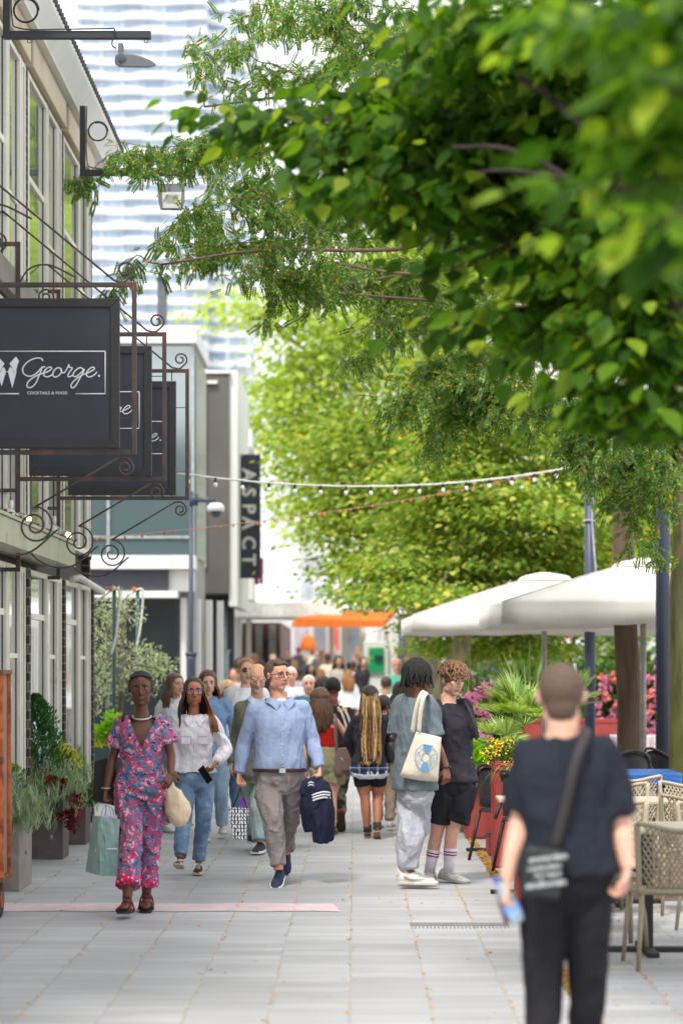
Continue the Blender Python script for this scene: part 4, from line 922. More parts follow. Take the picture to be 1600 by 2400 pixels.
mb = MB(); mb.tube([D.spine(.99) + np.array([.066*math.cos(t), -.008 + .062*math.sin(t), .018 - .022*max(0, -math.sin(t))]) for t in np.linspace(0, 6.283, 25)], .006, 6)
mb.build('necklace', M('pearl_chain', S(190, 180, 170), rough=.3, metal=.3), r, True, local=True)
SANDB = M('sandal_beads', S(70, 30, 28), rough=.4, var=.5, vs=80, col2=S(190, 70, 36), c2s=40, c2t=.56, c2w=.02)
for j in 'lr':
    dn, dz = D._fd(D.foot_dir(j)); sd = np.cross(dn, dz); b = D.J['a'+j] - dz*.098
    so = MB().loft([np.array([b + dn*y + sd*w + dz*.018, b + dn*y + sd*w, b + dn*y - sd*w, b + dn*y - sd*w + dz*.018]) for y, w in ((-.08, .02), (-.07, .033), (0, .034), (.06, .042), (.11, .046), (.155, .034), (.172, .015))])
    o = so.build('sandal', M('sandal_sole', S(34, 27, 25), rough=.75), r, local=True)
    st = MB()
    for y, w, z in ((-.02, .045, .085), (.0, .048, .075), (.055, .05, .05), (.10, .052, .038)):
        st.tube([b + dn*y + sd*w*math.cos(t) + dz*(.012 + z*max(0, math.sin(t))) for t in np.linspace(0, math.pi, 11)], .0065, 6)
    st.build('strap', SANDB, o, True, local=True)
mb = MB()   # red nails
for k in range(4): mb.ell(D.J['wr'] + (D.J['hr']-D.J['wr'])*1.15 + np.array([-.02 + .006*k, -.03, -.012 + .014*k]), (.008, .006, .006), 8, 6)
mb.build('nail', M('red_varnish', S(205, 30, 28), rough=.2), r, True, local=True)
mb = MB(); wl = D.J['wl']; mb.tube([wl + np.array([.034*math.cos(t), .034*math.sin(t), .02]) for t in np.linspace(0, 6.283, 17)], .0035, 6)
mb.build('bracelet', M('pearl_chain', 0), r, True, local=True)

# --- woman in white shirt
Wh = Person(450, 2050, 1.61, sex='f', face=9, body=4, tone='mid', detail=.006, build=.97,
    hd=(455, 1622, -.02), nk=(455, 1680, 0), hp=(458, 1829, 0), sl=(419, 1690, 0), sr=(497, 1690, 0),
    el=(407, 1752, .02), wl=(412, 1808, -.05), er=(528, 1757, .05), wr=(510, 1787, -.15), hr=(497, 1803, -.19),
    kl=(436, 1912, -.2), al=(430, 2003, -.38), tl=(428, 2001, -.58), kr=(478, 1912, -.03), ar=(465, 2024, .02), tr=(464, 2036, -.15))
r = Wh.make('woman with glasses and long ombre hair in white shirt and blue jeans holding a phone')
Wh.bodymesh(r, curls=dict(r=dict(curl=.7, palm=(-.7, .2, .4), thumb=1), l=dict(curl=.5)))
Wh.face_parts(r, eye=S(44, 28, 20), brow=S(36, 26, 22), lip=S(170, 92, 82), mouth=.004)
Wh.glasses(r, col=S(40, 40, 90), r=.0024, w=.029, hgt=.024)
Wh.haircap(r, DKBRN, c=(0, -.022, .030), r=(.088, .098, .098), amp=.003)
OMB = M('hair_copper', S(150, 92, 50), rough=.42, var=.35, vs=40, aniso=(1, 1, .2))
Wh.strands(r, DKBRN, 120, .25, r=.006, ang=(-118, 118), wave=.004, seed=11)
Wh.strands(r, OMB, 75, .40, r=.0055, ang=(20, 112), wave=.012, seed=12, spread=1.5)
g = np.random.default_rng(2); mb = MB()
for i in range(60):
    u = g.random(); mb.tube(crom([Wh.h(.05 + .03*u, -.02 + .05*u, .09 - .03*u), Wh.h(.086, .02*u, .01), Wh.P(489 + 10*u, 1665, -.03 - .06*u), Wh.P(494 + 16*u + g.normal(), 1695, -.10 - .03*u), Wh.P(500 + 14*u + g.normal()*2, 1712 + g.normal()*5, -.13)], 4), np.linspace(.006, .003, 17), 5, mi=1 if g.random() < .6 else 0)
mb.build('hair_strand', [DKBRN, OMB], r, True, local=True)
Wh.strands(r, DKBRN, 40, .33, r=.005, ang=(-118, -80), wave=.007, seed=13, name='hair_strand')
WSH = cloth('white_shirt', S(236, 231, 238), vs=4, var=.05, bump=.25, bs=16, trans=.12)
sh = Wh.top(r, WSH, off=.022, t0=.13, sr=(.068, .064, .062, .040), fold=.011, fs=7, seed=21, flare=.05)
def collar(P, root, mat, w=.062, open_=.012, drop=.055, name='collar', rr=.064):
    mb = MB(); a, f = P.ax(1); top = P.spine(1.0) + np.array([0, 0, .012])
    for sx in (-1, 1):
        u = [top - f*rr*.9, top + a*sx*rr, top + a*sx*(rr*.75) + f*rr*.8, top + a*sx*open_ + f*(rr + .02) - np.array([0, 0, .035])]
        d = [top - f*(rr+.016) - np.array([0, 0, .035]), top + a*sx*(rr+.024) - np.array([0, 0, .03]), top + a*sx*(rr*.95) + f*(rr+.02) - np.array([0, 0, .05]), top + a*sx*(open_+.034) + f*(rr+.035) - np.array([0, 0, .035+drop])]
        u = crom(u, 4); d = crom(d, 4); o = np.array([0, 0, -.002]); n = len(u)
        for sgn, q in ((0, 0), (1, .004)):
            V = np.concatenate([u + f*q*.5 + np.array([0,0,q]), d + f*q*.5 + np.array([0,0,q])])
            F_ = np.array([[i, i+1, n+i+1, n+i] for i in range(n-1)]); mb.add(V, F_ if sgn else F_[:, ::-1])
    return mb.build(name, mat, root, True, local=True)
collar(Wh, sh, WSH, rr=.078)
def buttons(P, root, mat, z0, z1, n, r=.0055, off=.03, dx=0.):
    mb = MB(); pm = MB(); a, f = P.ax(.6); pts = []
    for k in range(n):
        t = z0 + (z1 - z0)*k/(n-1); SE = SEC_M if P.sex == 'm' else SEC_F
        ry = np.interp(t, [q[0] for q in SE], [q[2] for q in SE])*P.s*P.b; b = P.belly*math.exp(-((t-.28)/.22)**2)
        c = P.spine(t) + f*(ry + off + b*1.1) + a*dx; mb.ell(c + f*.006, (r, r*.6, r), 8, 6); pts.append(c)
    mb.build('button', mat, root, True, local=True)
    pts = np.array(pts); mb2 = MB(); mb2.tube(pts + f*.001, .0105, 6, flat=.3, up=f); mb2.build('placket', root.data.materials[0], root, True, local=True)
buttons(Wh, sh, WHITE, .9, .18, 6, off=.018)
a, f = Wh.ax(.6)
for sx in (-1, 1):
    mb = MB(); c = Wh.spine(.66) + a*sx*.070 + f*.122
    mb.obox(c, a*.036, np.array([0, 0, .042]), f*.003); mb.obox(c + np.array([0, 0, .036]) + f*.005, a*.040, np.array([0, 0, .014]), f*.004)
    mb.build('breast_pocket', WSH, sh, local=True, bevel=.003)
Wh.pants(r, JEANS, 'jeans', rr=(.094, .090, .080, .072, .068, .060), end=.97, fold=.006, fs=8, seed=23)
mb = MB(); Wh.torso(mb, .016, .13, .20); mb2 = Wh.garment('waistband', mb, JEANS, r, fold=.001)
CANV = M('cream_canvas', S(214, 198, 170), rough=.8)
Wh.shoe(r, 'l', M('black_canvas', S(36, 32, 34), rough=.8, var=.3, vs=50), M('sole_worn', S(206, 186, 156), rough=.8), lace=WHITE)
Wh.shoe(r, 'r', M('black_canvas', 0), M('sole_worn', 0), lace=WHITE)
A = Wh.J['al']; dn, dz = Wh._fd(Wh.foot_dir('l'))
# --- smartphone held by her
ph = wpt(Wh, Wh.J['wr'] + (Wh.J['hr'] - Wh.J['wr'])*1.6 + np.array([-.012, -.02, 0]))
def f_(e):
    m = MB(); ax_ = np.array([.55, -.2, -.8]); ax_ /= np.linalg.norm(ax_); b_ = np.array([-.6, .5, -.55]); b_ -= ax_*(b_@ax_); b_ /= np.linalg.norm(b_); n_ = np.cross(ax_, b_)
    m.obox(ph, ax_*.072, b_*.036, n_*.005); m.build('phone_case', M('black_leather', S(30, 26, 28), rough=.35), e, bevel=.004)
    m = MB(); m.obox(ph - n_*.0062, ax_*.066, b_*.032, n_*.001); m.build('screen', M('dark_screen', S(14, 14, 18), rough=.1), e)
held('phone', f_, ph, 'black smartphone held by the woman in the white shirt', 'phone')

# --- man in blue shirt
B = Person(650, 2071, 1.74, sex='m', face=38, body=12, hip=8, tone='pink', detail=.0058, build=1.09, belly=.045,
    hd=(651, 1584, -.02), nk=(655, 1640, 0), hp=(655, 1832, 0), sl=(597, 1666, -.02), sr=(707, 1660, .03),
    el=(573, 1746, .05), wl=(561, 1812, -.02), hl=(560, 1840, -.04), er=(731, 1735, .06), wr=(748, 1798, -.06), hr=(747, 1822, -.10),
    kl=(642, 1916, -.17), al=(655, 2035, -.20), tl=(648, 2064, -.38), kr=(680, 1912, .10), ar=(666, 2008, .42), tr=(666, 2045, .30))
r = B.make('man with black rimmed glasses in pale blue shirt and grey chinos striding towards the camera')
B.bodymesh(r, curls=dict(l=dict(curl=.95, palm=(.8, -.3, 0), thumb=-1), r=dict(curl=1.1, palm=(-.7, -.3, 0), thumb=1)))
B.face_parts(r, eye=S(70, 70, 72), brow=S(110, 80, 60), lip=S(190, 118, 108))
B.glasses(r, col=S(24, 24, 26), r=.0024, w=.025, hgt=.020)
SHH = M('hair_mid_brown', S(86, 66, 54), rough=.5, var=.35, vs=60, bump=.6, bs=130)
B.haircap(r, SHH, c=(0, -.027, .034), r=(.087, .097, .095), amp=.005, extra=lambda m: [m.ell(B.h(x, .052 - abs(x)*.35, .094 + .006*math.sin(x*90)), np.array([.022, .026, .018]), 10, 8) for x in (-.045, -.02, .005, .03, .05)])
BSH = cloth('blue_shirt', S(146, 162, 194), vs=4, var=.06, bump=.3, bs=14)
sh = B.top(r, BSH, off=.018, t0=.12, sr=(.066, .062, .058, .043), fold=.0075, fs=6, seed=31, flare=.03)
collar(B, sh, BSH, rr=.092, drop=.06)
buttons(B, sh, WHITE, .86, .2, 6, off=.020)
mb = MB()
for j in 'lr':
    E, Wr = B.J['e'+j], B.J['w'+j]; d = (Wr-E)/np.linalg.norm(Wr-E); mb.tube([Wr - d*.055, Wr - d*.002], [.045, .045], 16)
B.garment('cuff', mb, BSH, sh, fold=.001, vx=.006, it=1)
CHI = cloth('grey_chino', S(140, 132, 130), vs=4, var=.12, bump=.4, bs=12)
B.pants(r, CHI, rr=(.096, .094, .084, .070, .064, .054), end=.95, off=.012, t1=.16, fold=.013, fs=6.5, seed=33)
mb = MB(); B.torso(mb, .036, .125, .17); bo = B.garment('belt', mb, M('brown_leather', S(58, 34, 28), rough=.4), r, fold=.0, vx=.006, it=1)
mb = MB(); a, f = B.ax(.1); mb.obox(B.spine(.147) + f*(.20) + a*.0, a*.024, f*.003, np.array([0, 0, .017])); mb.build('buckle', M('steel', S(170, 165, 150), rough=.3, metal=.9), bo, local=True)
mb = MB(); mb.ell(B.spine(.985) + B.ax(1)[1]*.045, (.045, .03, .03), 14, 10); mb.build('undershirt', cloth('tee_white', S(225, 228, 235)), r, True, local=True)
NAVY = M('navy_mesh', S(34, 44, 78), rough=.7, var=.35, vs=60, col2=S(120, 126, 140), c2s=22, c2t=.66, c2w=.02)
B.shoe(r, 'l', NAVY, WHITE, lace=M('navy_lace', S(28, 36, 66)), chunk=1.05); B.shoe(r, 'r', NAVY, WHITE, chunk=1.05)
# black patterned shopper with a purple packet
bg0 = W(563, 1850, B.Y - .05)
def f_(e):
    Yb = B.Y - .05; q = lambda x, y, d=0: W(x, y, Yb + d)
    m = MB(); top = [(536, 1892), (583, 1894)]; bot = [(546, 1964), (576, 1968)]
    rings = []
    for t in np.linspace(0, 1, 7):
        l = np.array(top[0])*(1-t) + np.array(bot[0])*t; rr_ = np.array(top[1])*(1-t) + np.array(bot[1])*t; dp = .05*(1 - .1*t)
        cz = [q(*l, -dp), q(*((l+rr_)/2), -dp - .012), q(*rr_, -dp), q(rr_[0]+3, rr_[1], dp*.2), q(*rr_, dp), q(*l, dp)]; rings.append(cz)
    m.loft(rings)
    def pat(nt, p):
        N, L = nt.nodes, nt.links; tc = N.new('ShaderNodeTexCoord'); mp = N.new('ShaderNodeMapping'); mp.inputs['Scale'].default_value = (42, 0, 34); L.new(tc.outputs['Object'], mp.inputs[0])
        fl = N.new('ShaderNodeVectorMath'); fl.operation = 'FLOOR'; L.new(mp.outputs[0], fl.inputs[0]); wn_ = N.new('ShaderNodeTexWhiteNoise'); L.new(fl.outputs[0], wn_.inputs[0])
        fr = N.new('ShaderNodeVectorMath'); fr.operation = 'FRACTION'; L.new(mp.outputs[0], fr.inputs[0]); s_ = N.new('ShaderNodeSeparateXYZ'); L.new(fr.outputs[0], s_.inputs[0])
        # each cell carries an upright or slanted stroke
        sg = N.new('ShaderNodeMath'); sg.operation = 'SUBTRACT'; L.new(wn_.outputs[0], sg.inputs[0]); sg.inputs[1].default_value = .5
        mu = N.new('ShaderNodeMath'); mu.operation = 'MULTIPLY_ADD'; L.new(s_.outputs[2], mu.inputs[0]); L.new(sg.outputs[0], mu.inputs[1]); L.new(s_.outputs[0], mu.inputs[2])
        m2 = N.new('ShaderNodeMath'); m2.operation = 'PINGPONG'; m2.inputs[1].default_value = .5; L.new(mu.outputs[0], m2.inputs[0])
        a_ = ramp(nt, m2.outputs[0], [(0, (.02, .02, .025)), (.18, S(232, 232, 236))], True)
        b_ = ramp(nt, s_.outputs[2], [(0, (0, 0, 0)), (.82, (1, 1, 1))], True)
        mx = N.new('ShaderNodeMix'); mx.data_type = 'RGBA'; L.new(b_, mx.inputs[0]); L.new(a_, mx.inputs[6]); mx.inputs[7].default_value = (.03, .03, .035, 1)
        L.new(mx.outputs[2], p.inputs['Base Color'])
    m.build('bag_body', pat_mat('letter_print', pat), e)
    m = MB(); m.tube([q(546, 1893, -.05), q(558, 1864, -.03), q(563, 1848, 0), q(563, 1848, .02)], [.011]*4, 6, flat=.3); m.tube([q(579, 1894, -.03), q(570, 1866, -.03), q(564, 1848, 0), q(563, 1846, .02)], [.009]*4, 6, flat=.3)
    m.build('handle', M('black_strap', S(22, 22, 24), rough=.7), e)
    m = MB(); m.loft([[q(561, 1900, -.02), q(583, 1900, -.02), q(583, 1900, .02), q(561, 1900, .02)], [q(562, 1868, -.02), q(583, 1870, -.02), q(583, 1870, .02), q(562, 1868, .02)]])
    m.build('snack_packet', M('purple_foil', S(100, 50, 150), rough=.3, var=.2, col2=S(190, 130, 60), c2s=14, c2t=.6), e)
held('shopping_bag', f_, bg0, 'white shopper with black letter pattern and black handles held by man in blue', 'shopping bag')
# navy striped jacket over his hand
jk0 = W(742, 1824, B.Y - .08)
def f_(e):
    Yb = B.Y - .08; q = lambda x, y, d=0: W(x, y, Yb + d) - jk0
    m = MB()
    for path, rad in (([(742, 1822, 0), (732, 1850, -.02), (728, 1885, -.02), (727, 1920, 0), (730, 1945, 0)], [.03, .075, .085, .07, .055]),
                      ([(745, 1822, 0), (754, 1850, .0), (758, 1888, -.02), (758, 1925, 0), (752, 1972, 0)], [.03, .075, .07, .075, .065]),
                      ([(746, 1824, .02), (760, 1850, .02), (768, 1895, .02), (770, 1940, .02), (771, 1968, .02)], [.03, .05, .05, .045, .03]),
                      ([(740, 1826, -.03), (720, 1842, -.05), (714, 1862, -.05)], [.03, .045, .03]),
                      ([(738, 1900, -.06), (745, 1940, -.05), (745, 1974, -.05)], [.04, .045, .035])):
        P_ = crom([q(*v) for v in path], 5); m.tube(P_, np.interp(np.linspace(0, 1, len(P_)), np.linspace(0, 1, len(rad)), rad), 14, flat=.8)
    def fn(co, no):
        return co + no*(.016*(1 - 1.8*abs(snoise(co*(1, 1, .25), 7, 41, 2))) )[:, None]
    link('jacket_cloth', vox(m, .0075, 2, fn), cloth('navy_jersey', S(34, 38, 60), bump=.3, bs=20), e, local=True)
    m = MB()
    for k in range(3):
        y = 1850 + k*6.5
        P_ = crom([q(731, y + 14, -.105), q(745, y + 9, -.11), q(760, y + 6, -.095), q(774, y + 8, -.05)], 5); m.tube(P_, .0075, 6, flat=.5, up=(0, -1, 0))
    for k in range(2):
        y = 1832 + k*6; P_ = crom([q(722, y + 4, -.12), q(728, y + 1, -.13), q(735, y + 3, -.12)], 4); m.tube(P_, .006, 6, flat=.5, up=(0, -1, 0))
    m.build('stripe', cloth('white_tape', S(225, 226, 232)), e, True, local=True)
e = held('jacket', f_, jk0, 'navy jacket with white stripes draped over the hand of the man in blue shirt', 'jacket')

# --- man in grey joggers seen from behind
G = Person(968, 2080, 1.77, sex='m', face=115, body=118, hip=100, tone='brown', detail=.0058, build=1.0,
    hd=(980, 1584, -.0), nk=(975, 1630, 0), hp=(972, 1846, 0), sl=(950, 1658, -.14), sr=(992, 1652, .13),
    el=(1014, 1730, -.10), wl=(1043, 1797, -.16), hl=(1044, 1822, -.18), er=(1022, 1730, .22), wr=(1030, 1800, .16),
    kl=(963, 1955, -.09), al=(960, 2043, -.10), tl=(1010, 2055, -.12), kr=(974, 1953, .10), ar=(956, 2040, .12), tr=(1000, 2052, .08))
G.J['sl'] = G.P(1000, 1654, -.10); G.J['sr'] = G.P(945, 1654, .10)
G.J['er'] = G.P(936, 1730, .10); G.J['wr'] = G.P(946, 1800, -.02)
r = G.make('man with short dreadlocks in grey shirt and grey joggers standing with his back turned')
G.bodymesh(r, curls=dict(l=dict(curl=.55, palm=(-.5, .6, -.2), thumb=-1), r=dict(curl=.5)))
G.face_parts(r, eye=S(34, 22, 18), brow=S(28, 20, 18))
G.haircap(r, BLACKH, c=(0, -.016, .040), r=(.092, .104, .096), amp=.007, fs=60)
g = np.random.default_rng(9); mb = MB()
for i in range(95):
    a = g.uniform(-2.5, 2.5); tz = g.uniform(0, 1); L_ = g.uniform(.05, .12)
    rx = .088 + .012*g.random(); p0 = G.h(.03*math.sin(a), -.01 - .03*math.cos(a), .128); p1 = G.h(rx*.8*math.sin(a), -.012 - rx*.95*math.cos(a), .085); p2 = G.h(rx*1.1*math.sin(a), -.012 - rx*1.18*math.cos(a), .02)
    p3 = p2 + np.array([g.normal()*.008, g.normal()*.008, -L_*.5]); p4 = p3 + np.array([g.normal()*.01, g.normal()*.01, -L_*.5]); mb.tube(crom([p0, p1, p2, p3, p4], 3), np.linspace(.0085, .0055, 13), 6)
mb.build('dreadlock', BLACKH, r, True, local=True)
GT = cloth('washed_grey_tee', S(104, 116, 124), vs=3, var=.12, bump=.25, bs=14)
G.top(r, GT, 't_shirt', off=.030, t0=-.02, sleeve=.46, sr=(.086, .092, .098, .09), fold=.010, fs=5, seed=51, flare=.06)
HG = cloth('heather_grey', S(172, 174, 184), vs=60, var=.10, bump=.35, bs=12)
G.pants(r, HG, 'joggers', rr=(.112, .110, .106, .100, .092, .060), end=.94, off=.024, t1=.12, fold=.014, fs=5, seed=52)
mb = MB()
for j in 'lr': A = G.J['a'+j]; mb.tube([A + np.array([0, 0, .075]), A + np.array([0, 0, .03])], [.062, .056], 16)
G.garment('ankle_cuff', mb, HG, r, fold=.004, fs=14, seed=53)
WLE = M('white_leather', S(222, 220, 218), rough=.4, var=.06)
for j in 'lr':
    s1 = G.shoe(r, j, WLE, M('sole_offwhite', S(206, 200, 184), rough=.6), high=.035, lace=WHITE, chunk=1.12)
mb = MB(); dn, dz = G._fd(G.foot_dir('l')); b = G.J['al'] - dz*.085; sdv = np.cross(dn, dz); sdv = sdv if sdv[1] < 0 else -sdv
mb.tube(crom([b + dn*.12 + dz*.045 + sdv*.056, b + dn*.05 + dz*.04 + sdv*.054, b + dn*.0 + dz*.042 + sdv*.05, b - dn*.04 + dz*.062 + sdv*.044], 4), np.linspace(.004, .012, 13), 6, flat=.35, up=sdv)
mb.build('side_flash', M('taupe_suede', S(176, 168, 158), rough=.8), r, True, local=True)
mb = MB(); wl = G.J['wl']; dd = (G.J['hl'] - wl); dd /= np.linalg.norm(dd); u_ = np.cross(dd, (0, 1, 0)); u_ /= np.linalg.norm(u_); v_ = np.cross(dd, u_)
mb.tube([wl + u_*.034*math.cos(t) + v_*.034*math.sin(t) for t in np.linspace(0, 6.283, 17)], .009, 8, flat=.5); mb.build('wristwatch', M('teal_strap', S(30, 60, 74), rough=.5), r, True, local=True)
# canvas tote bag with blue octagon print
tb = W(968, 1640, G.Y - .25)
TOTE = cloth('tote_canvas', S(216, 208, 190), bump=.3, bs=18, var=.07)
def f_(e):
    Yb = G.Y - .24; q = lambda x, y, d=0: W(x, y, Yb + d)
    m = MB(); L0, L1, R0, R1 = (975, 1714), (936, 1820), (1034, 1728), (1026, 1832)
    rings = []
    for t in np.linspace(0, 1, 9):
        l = np.array(L0)*(1-t) + np.array(L1)*t; rr_ = np.array(R0)*(1-t) + np.array(R1)*t; dp = .022 + .035*math.sin(t*3.1)**.8
        if t == 1: dp = .012
        row = [q(*(l*(1-u) + rr_*u + np.array([0, 3*math.sin(u*3.1)*t])), -dp*math.sin(max(.05, u)*3.0)**.6 - .005*math.sin(u*9+t*5)) for u in np.linspace(0, 1, 12)]
        row += [q(*(l*(1-u) + rr_*u), dp*.5) for u in np.linspace(1, 0, 8)]
        rings.append(row)
    m.loft(rings); m.build('tote_body', TOTE, e, True)
    for n_, pth in enumerate(([(966, 1716, -.02), (973, 1670, -.05), (984, 1632, -.05), (996, 1622, .05), (1003, 1640, .17)], [(981, 1716, -.03), (984, 1675, -.065), (991, 1637, -.06), (1001, 1624, .05), (1006, 1645, .17)])):
        P_ = crom([q(*v) for v in pth], 6); m = MB(); m.tube(P_, .019, 6, flat=.14, up=(.2, -1, 0.3)); m.build('handle', TOTE, e, True)
    # print: octagon outline with alternating wedges, small central octagon
    BL = M('blue_print', S(96, 150, 190), rough=.8, var=.1); cx_, cy_ = 998, 1776; rx_, ry_ = 27.5, 32.5
    pts = [(cx_ + rx_*math.cos(R(22.5 + 45*k + 8)), cy_ + ry_*math.sin(R(22.5 + 45*k + 8))) for k in range(8)]
    m = MB(); P_ = [q(*p_, -.064) for p_ in pts]
    for k in range(8): m.tube([P_[k], P_[(k+1) % 8]], .0028, 6)
    for k in (1, 5):
        a_, b_ = np.array(pts[k]), np.array(pts[(k+1) % 8]); c_ = np.array((cx_, cy_)); i1 = c_ + (a_-c_)*.35; i2 = c_ + (b_-c_)*.35
        V = [q(*v, -.0645) for v in (a_, b_, i2, i1)]; m.add(V, [(0, 1, 2, 3)])
    for k in range(8):
        a_ = np.array(pts[k]); c_ = np.array((cx_, cy_)); m.tube([q(*(c_ + (a_-c_)*.36), -.064), q(*a_, -.064)], .0016, 5)
        b_ = np.array(pts[(k+1) % 8]); m.tube([q(*(c_ + (a_-c_)*.36), -.064), q(*(c_ + (b_-c_)*.36), -.064)], .002, 5)
    for k in (0, 2, 3, 4, 6, 7):
        a_, b_ = np.array(pts[k]), np.array(pts[(k+1) % 8]); c_ = np.array((cx_, cy_)); md = (a_+b_)/2
        m.tube(crom([q(*(c_ + (a_-c_)*.4), -.064), q(*(c_ + (md-c_)*.62 + 2), -.066), q(*(c_ + (b_-c_)*.86), -.064)], 3), .0014, 5)
    m.build('print', BL, e)
held('tote_bag', f_, tb, 'cream canvas tote with blue octagon print on the shoulder of the man in grey', 'tote bag')

# --- young man in black tee and shorts
T = Person(1052, 2068, 1.74, sex='m', face=34, body=16, hip=10, pitch=12, tone='fair', detail=.0058, build=.96,
    hd=(1060, 1594, -.04), nk=(1050, 1646, 0), hp=(1062, 1833, .0), sl=(1009, 1662, .0), sr=(1084, 1660, .02),
    el=(1003, 1736, .05), wl=(1010, 1800, -.04), er=(1096, 1735, .04), wr=(1097, 1794, -.02), hr=(1086, 1824, -.04),
    kl=(1024, 1950, .02), al=(1007, 2040, .05), tl=(998, 2055, -.08), kr=(1058, 1948, -.02), ar=(1051, 2037, 0), tr=(1082, 2051, -.10))
r = T.make('young man with wavy brown hair in black t-shirt and shorts with striped white socks')
T.bodymesh(r, bare=True, curls=dict(r=dict(curl=.8, palm=(-.7, -.2, 0)), l=dict(curl=.5)))
T.face_parts(r, eye=S(60, 50, 42), brow=S(86, 58, 40), lip=S(200, 120, 112))
CUR = M('hair_curly_brown', S(122, 84, 56), rough=.45, var=.45, vs=45, bump=.7, bs=90)
T.haircap(r, M('hair_curly_brown', 0), c=(0, -.020, .044), r=(.093, .102, .094), amp=.010, fs=30)
g = np.random.default_rng(4); mb = MB()
for i in range(230):
    a = g.uniform(-math.pi, math.pi); el_ = g.uniform(.25, 1.45); n_ = np.array([math.sin(a)*math.cos(el_), -math.cos(a)*math.cos(el_), math.sin(el_)])
    base = np.array([0, -.010, .040]) + n_*np.array([.084, .096, .086]); tw = np.array([-n_[1], n_[0], 0]) * g.choice([-1, 1]) + np.array([0, .9 if n_[1] > 0 else 0, -.3])
    pts = [T.h(*(base + n_*.006)), T.h(*(base + n_*.030 + tw*.018)), T.h(*(base + n_*.032 + tw*.042 + (0, 0, -.01))), T.h(*(base + n_*.020 + tw*.06 + (0, 0, -.026)))]
    mb.tube(crom(pts, 3), np.array([.008]*5 + [.0075]*3 + [.006, .004]), 5)
mb.build('hair_curl', CUR, r, True, local=True)
BT = cloth('black_tee', S(46, 44, 52), vs=3, var=.15, bump=.3, bs=12)
T.top(r, BT, 't_shirt', off=.022, t0=-.0, sleeve=.47, sr=(.078, .082, .086, .08), fold=.009, fs=6, seed=61, flare=.04)
mb = MB(); T.torso(mb, .018, -.15, .12); T.leg(mb, 'l', [.116, .118, .120, .120, .1, .1], 0, .40); T.leg(mb, 'r', [.118, .12, .122, .122, .1, .1], 0, .40)
T.garment('shorts', mb, cloth('black_shorts', S(34, 34, 42), bump=.3, bs=12), r, fold=.010, fs=6, seed=62)
def strap_(P, j, dx, col, root, w=.045, back=True):
    a, f = P.ax(.9); s0 = P.spine(.97) + a*dx
    SE = SEC_M if P.sex == 'm' else SEC_F
    pts = [P.spine(.72) + a*dx*1.35 - f*.15, P.spine(.93) + a*dx - f*.09, P.spine(1.0) + a*dx*.95 + np.array([0, 0, .012]), P.spine(.93) + a*dx*1.02 + f*.115, P.spine(.72) + a*dx*1.25 + f*.148, P.spine(.55) + a*dx*1.55 + f*.10]
    pts = crom(pts, 5); c = P.spine(.85); n_ = np.array([(q - c)/np.linalg.norm(q - c) for q in pts]); return pts, n_
def rucksack(P, root_label):
    e = empty('backpack', wpt(P, P.spine(.6)), root_label, 'backpack'); o = e.location
    for dx in (-.10, .12):
        pts, n_ = strap_(P, 0, dx, None, None); me_ = band(pts - P.spine(.6), .042, .010, n_, 'strap', M('backpack_black', S(30, 30, 34), rough=.7), e)
    a, f = P.ax(.6); m = MB(); c = -f*.21 + np.array([0, 0, .02]); m.ell(c, (.13, .08, .21), 18, 12, rotz(P.body)); link('bag_body', vox(m, .01, 1), M('backpack_black', 0), e, local=True)
    m = MB(); m.obox(f*.155 + a*.13 + np.array([0, 0, .08]), a*.016, f*.006, np.array([0, 0, .02])); m.build('buckle', BLKR, e, local=True)
rucksack(T, 'black backpack worn by the young man in black t-shirt, straps over both shoulders')
mb = MB(); st = MB(); tx = MB()
for j in 'lr':
    A, K = T.J['a'+j], T.J['k'+j]; u = (K-A)/np.linalg.norm(K-A); mb.tube([A - u*.03, A + u*.06, A + u*.165], [.042, .043, .054], 16)
    for k in (.118, .140): st.tube([A + u*(k-.005), A + u*(k+.005)], [.0515, .0525], 16)
so = mb.build('sock', cloth('white_sock', S(226, 222, 232), bump=.2), r, True, local=True); st.build('stripe', cloth('magenta_stripe', S(180, 36, 84)), so, True, local=True)
TAU = M('taupe_suede', S(176, 170, 158), rough=.8)
for j in 'lr': T.shoe(r, j, M('shoe_taupe_white', S(190, 184, 172), rough=.7, var=.15, vs=30, col2=S(222, 218, 210), c2s=14, c2t=.5, c2w=.02), M('sole_grey', S(170, 166, 156), rough=.7), lace=WHITE, chunk=1.12)
# ------------------------------------------------------------------ people a little farther away
# --- older man in tweed jacket
O = Person(600, 1997, 1.76, sex='m', face=6, body=8, pitch=28, tone='pink', detail=.007,
    hd=(604, 1588, -.06), nk=(602, 1636, .02), hp=(598, 1800, 0), sl=(566, 1662, 0), sr=(646, 1662, 0),
    el=(555, 1733, .04), wl=(546, 1788, -.04), er=(654, 1733, .05), wr=(652, 1795, 0),
    kl=(592, 1888, .12), al=(588, 1958, .30), kr=(606, 1890, -.15), ar=(611, 1971, -.2), tr=(604, 1983, -.4))
r = O.make('bald older man with white beard and wire glasses in grey tweed jacket looking down')
O.bodymesh(r, curls=dict(l=dict(curl=.9, thumb=-1), r=dict(curl=.7)))
O.face_parts(r, eye=S(60, 50, 46), brow=S(200, 194, 188))
O.glasses(r, col=S(190, 186, 180), r=.0016, w=.024, hgt=.017)
mb = MB()
for sx in (-1, 1): mb.ell(O.h(sx*.074, -.02, .018), np.array([.014, .042, .038])*O.hs, 12, 8, O.HM)
mb.ell(O.h(0, -.098, .0), np.array([.06, .016, .04])*O.hs, 12, 8, O.HM)
link('hair', vox(mb, .007, 1, lambda c, n: c + n*(.003*snoise(c, 12, 2))[:, None]), GREYH, r, local=True)
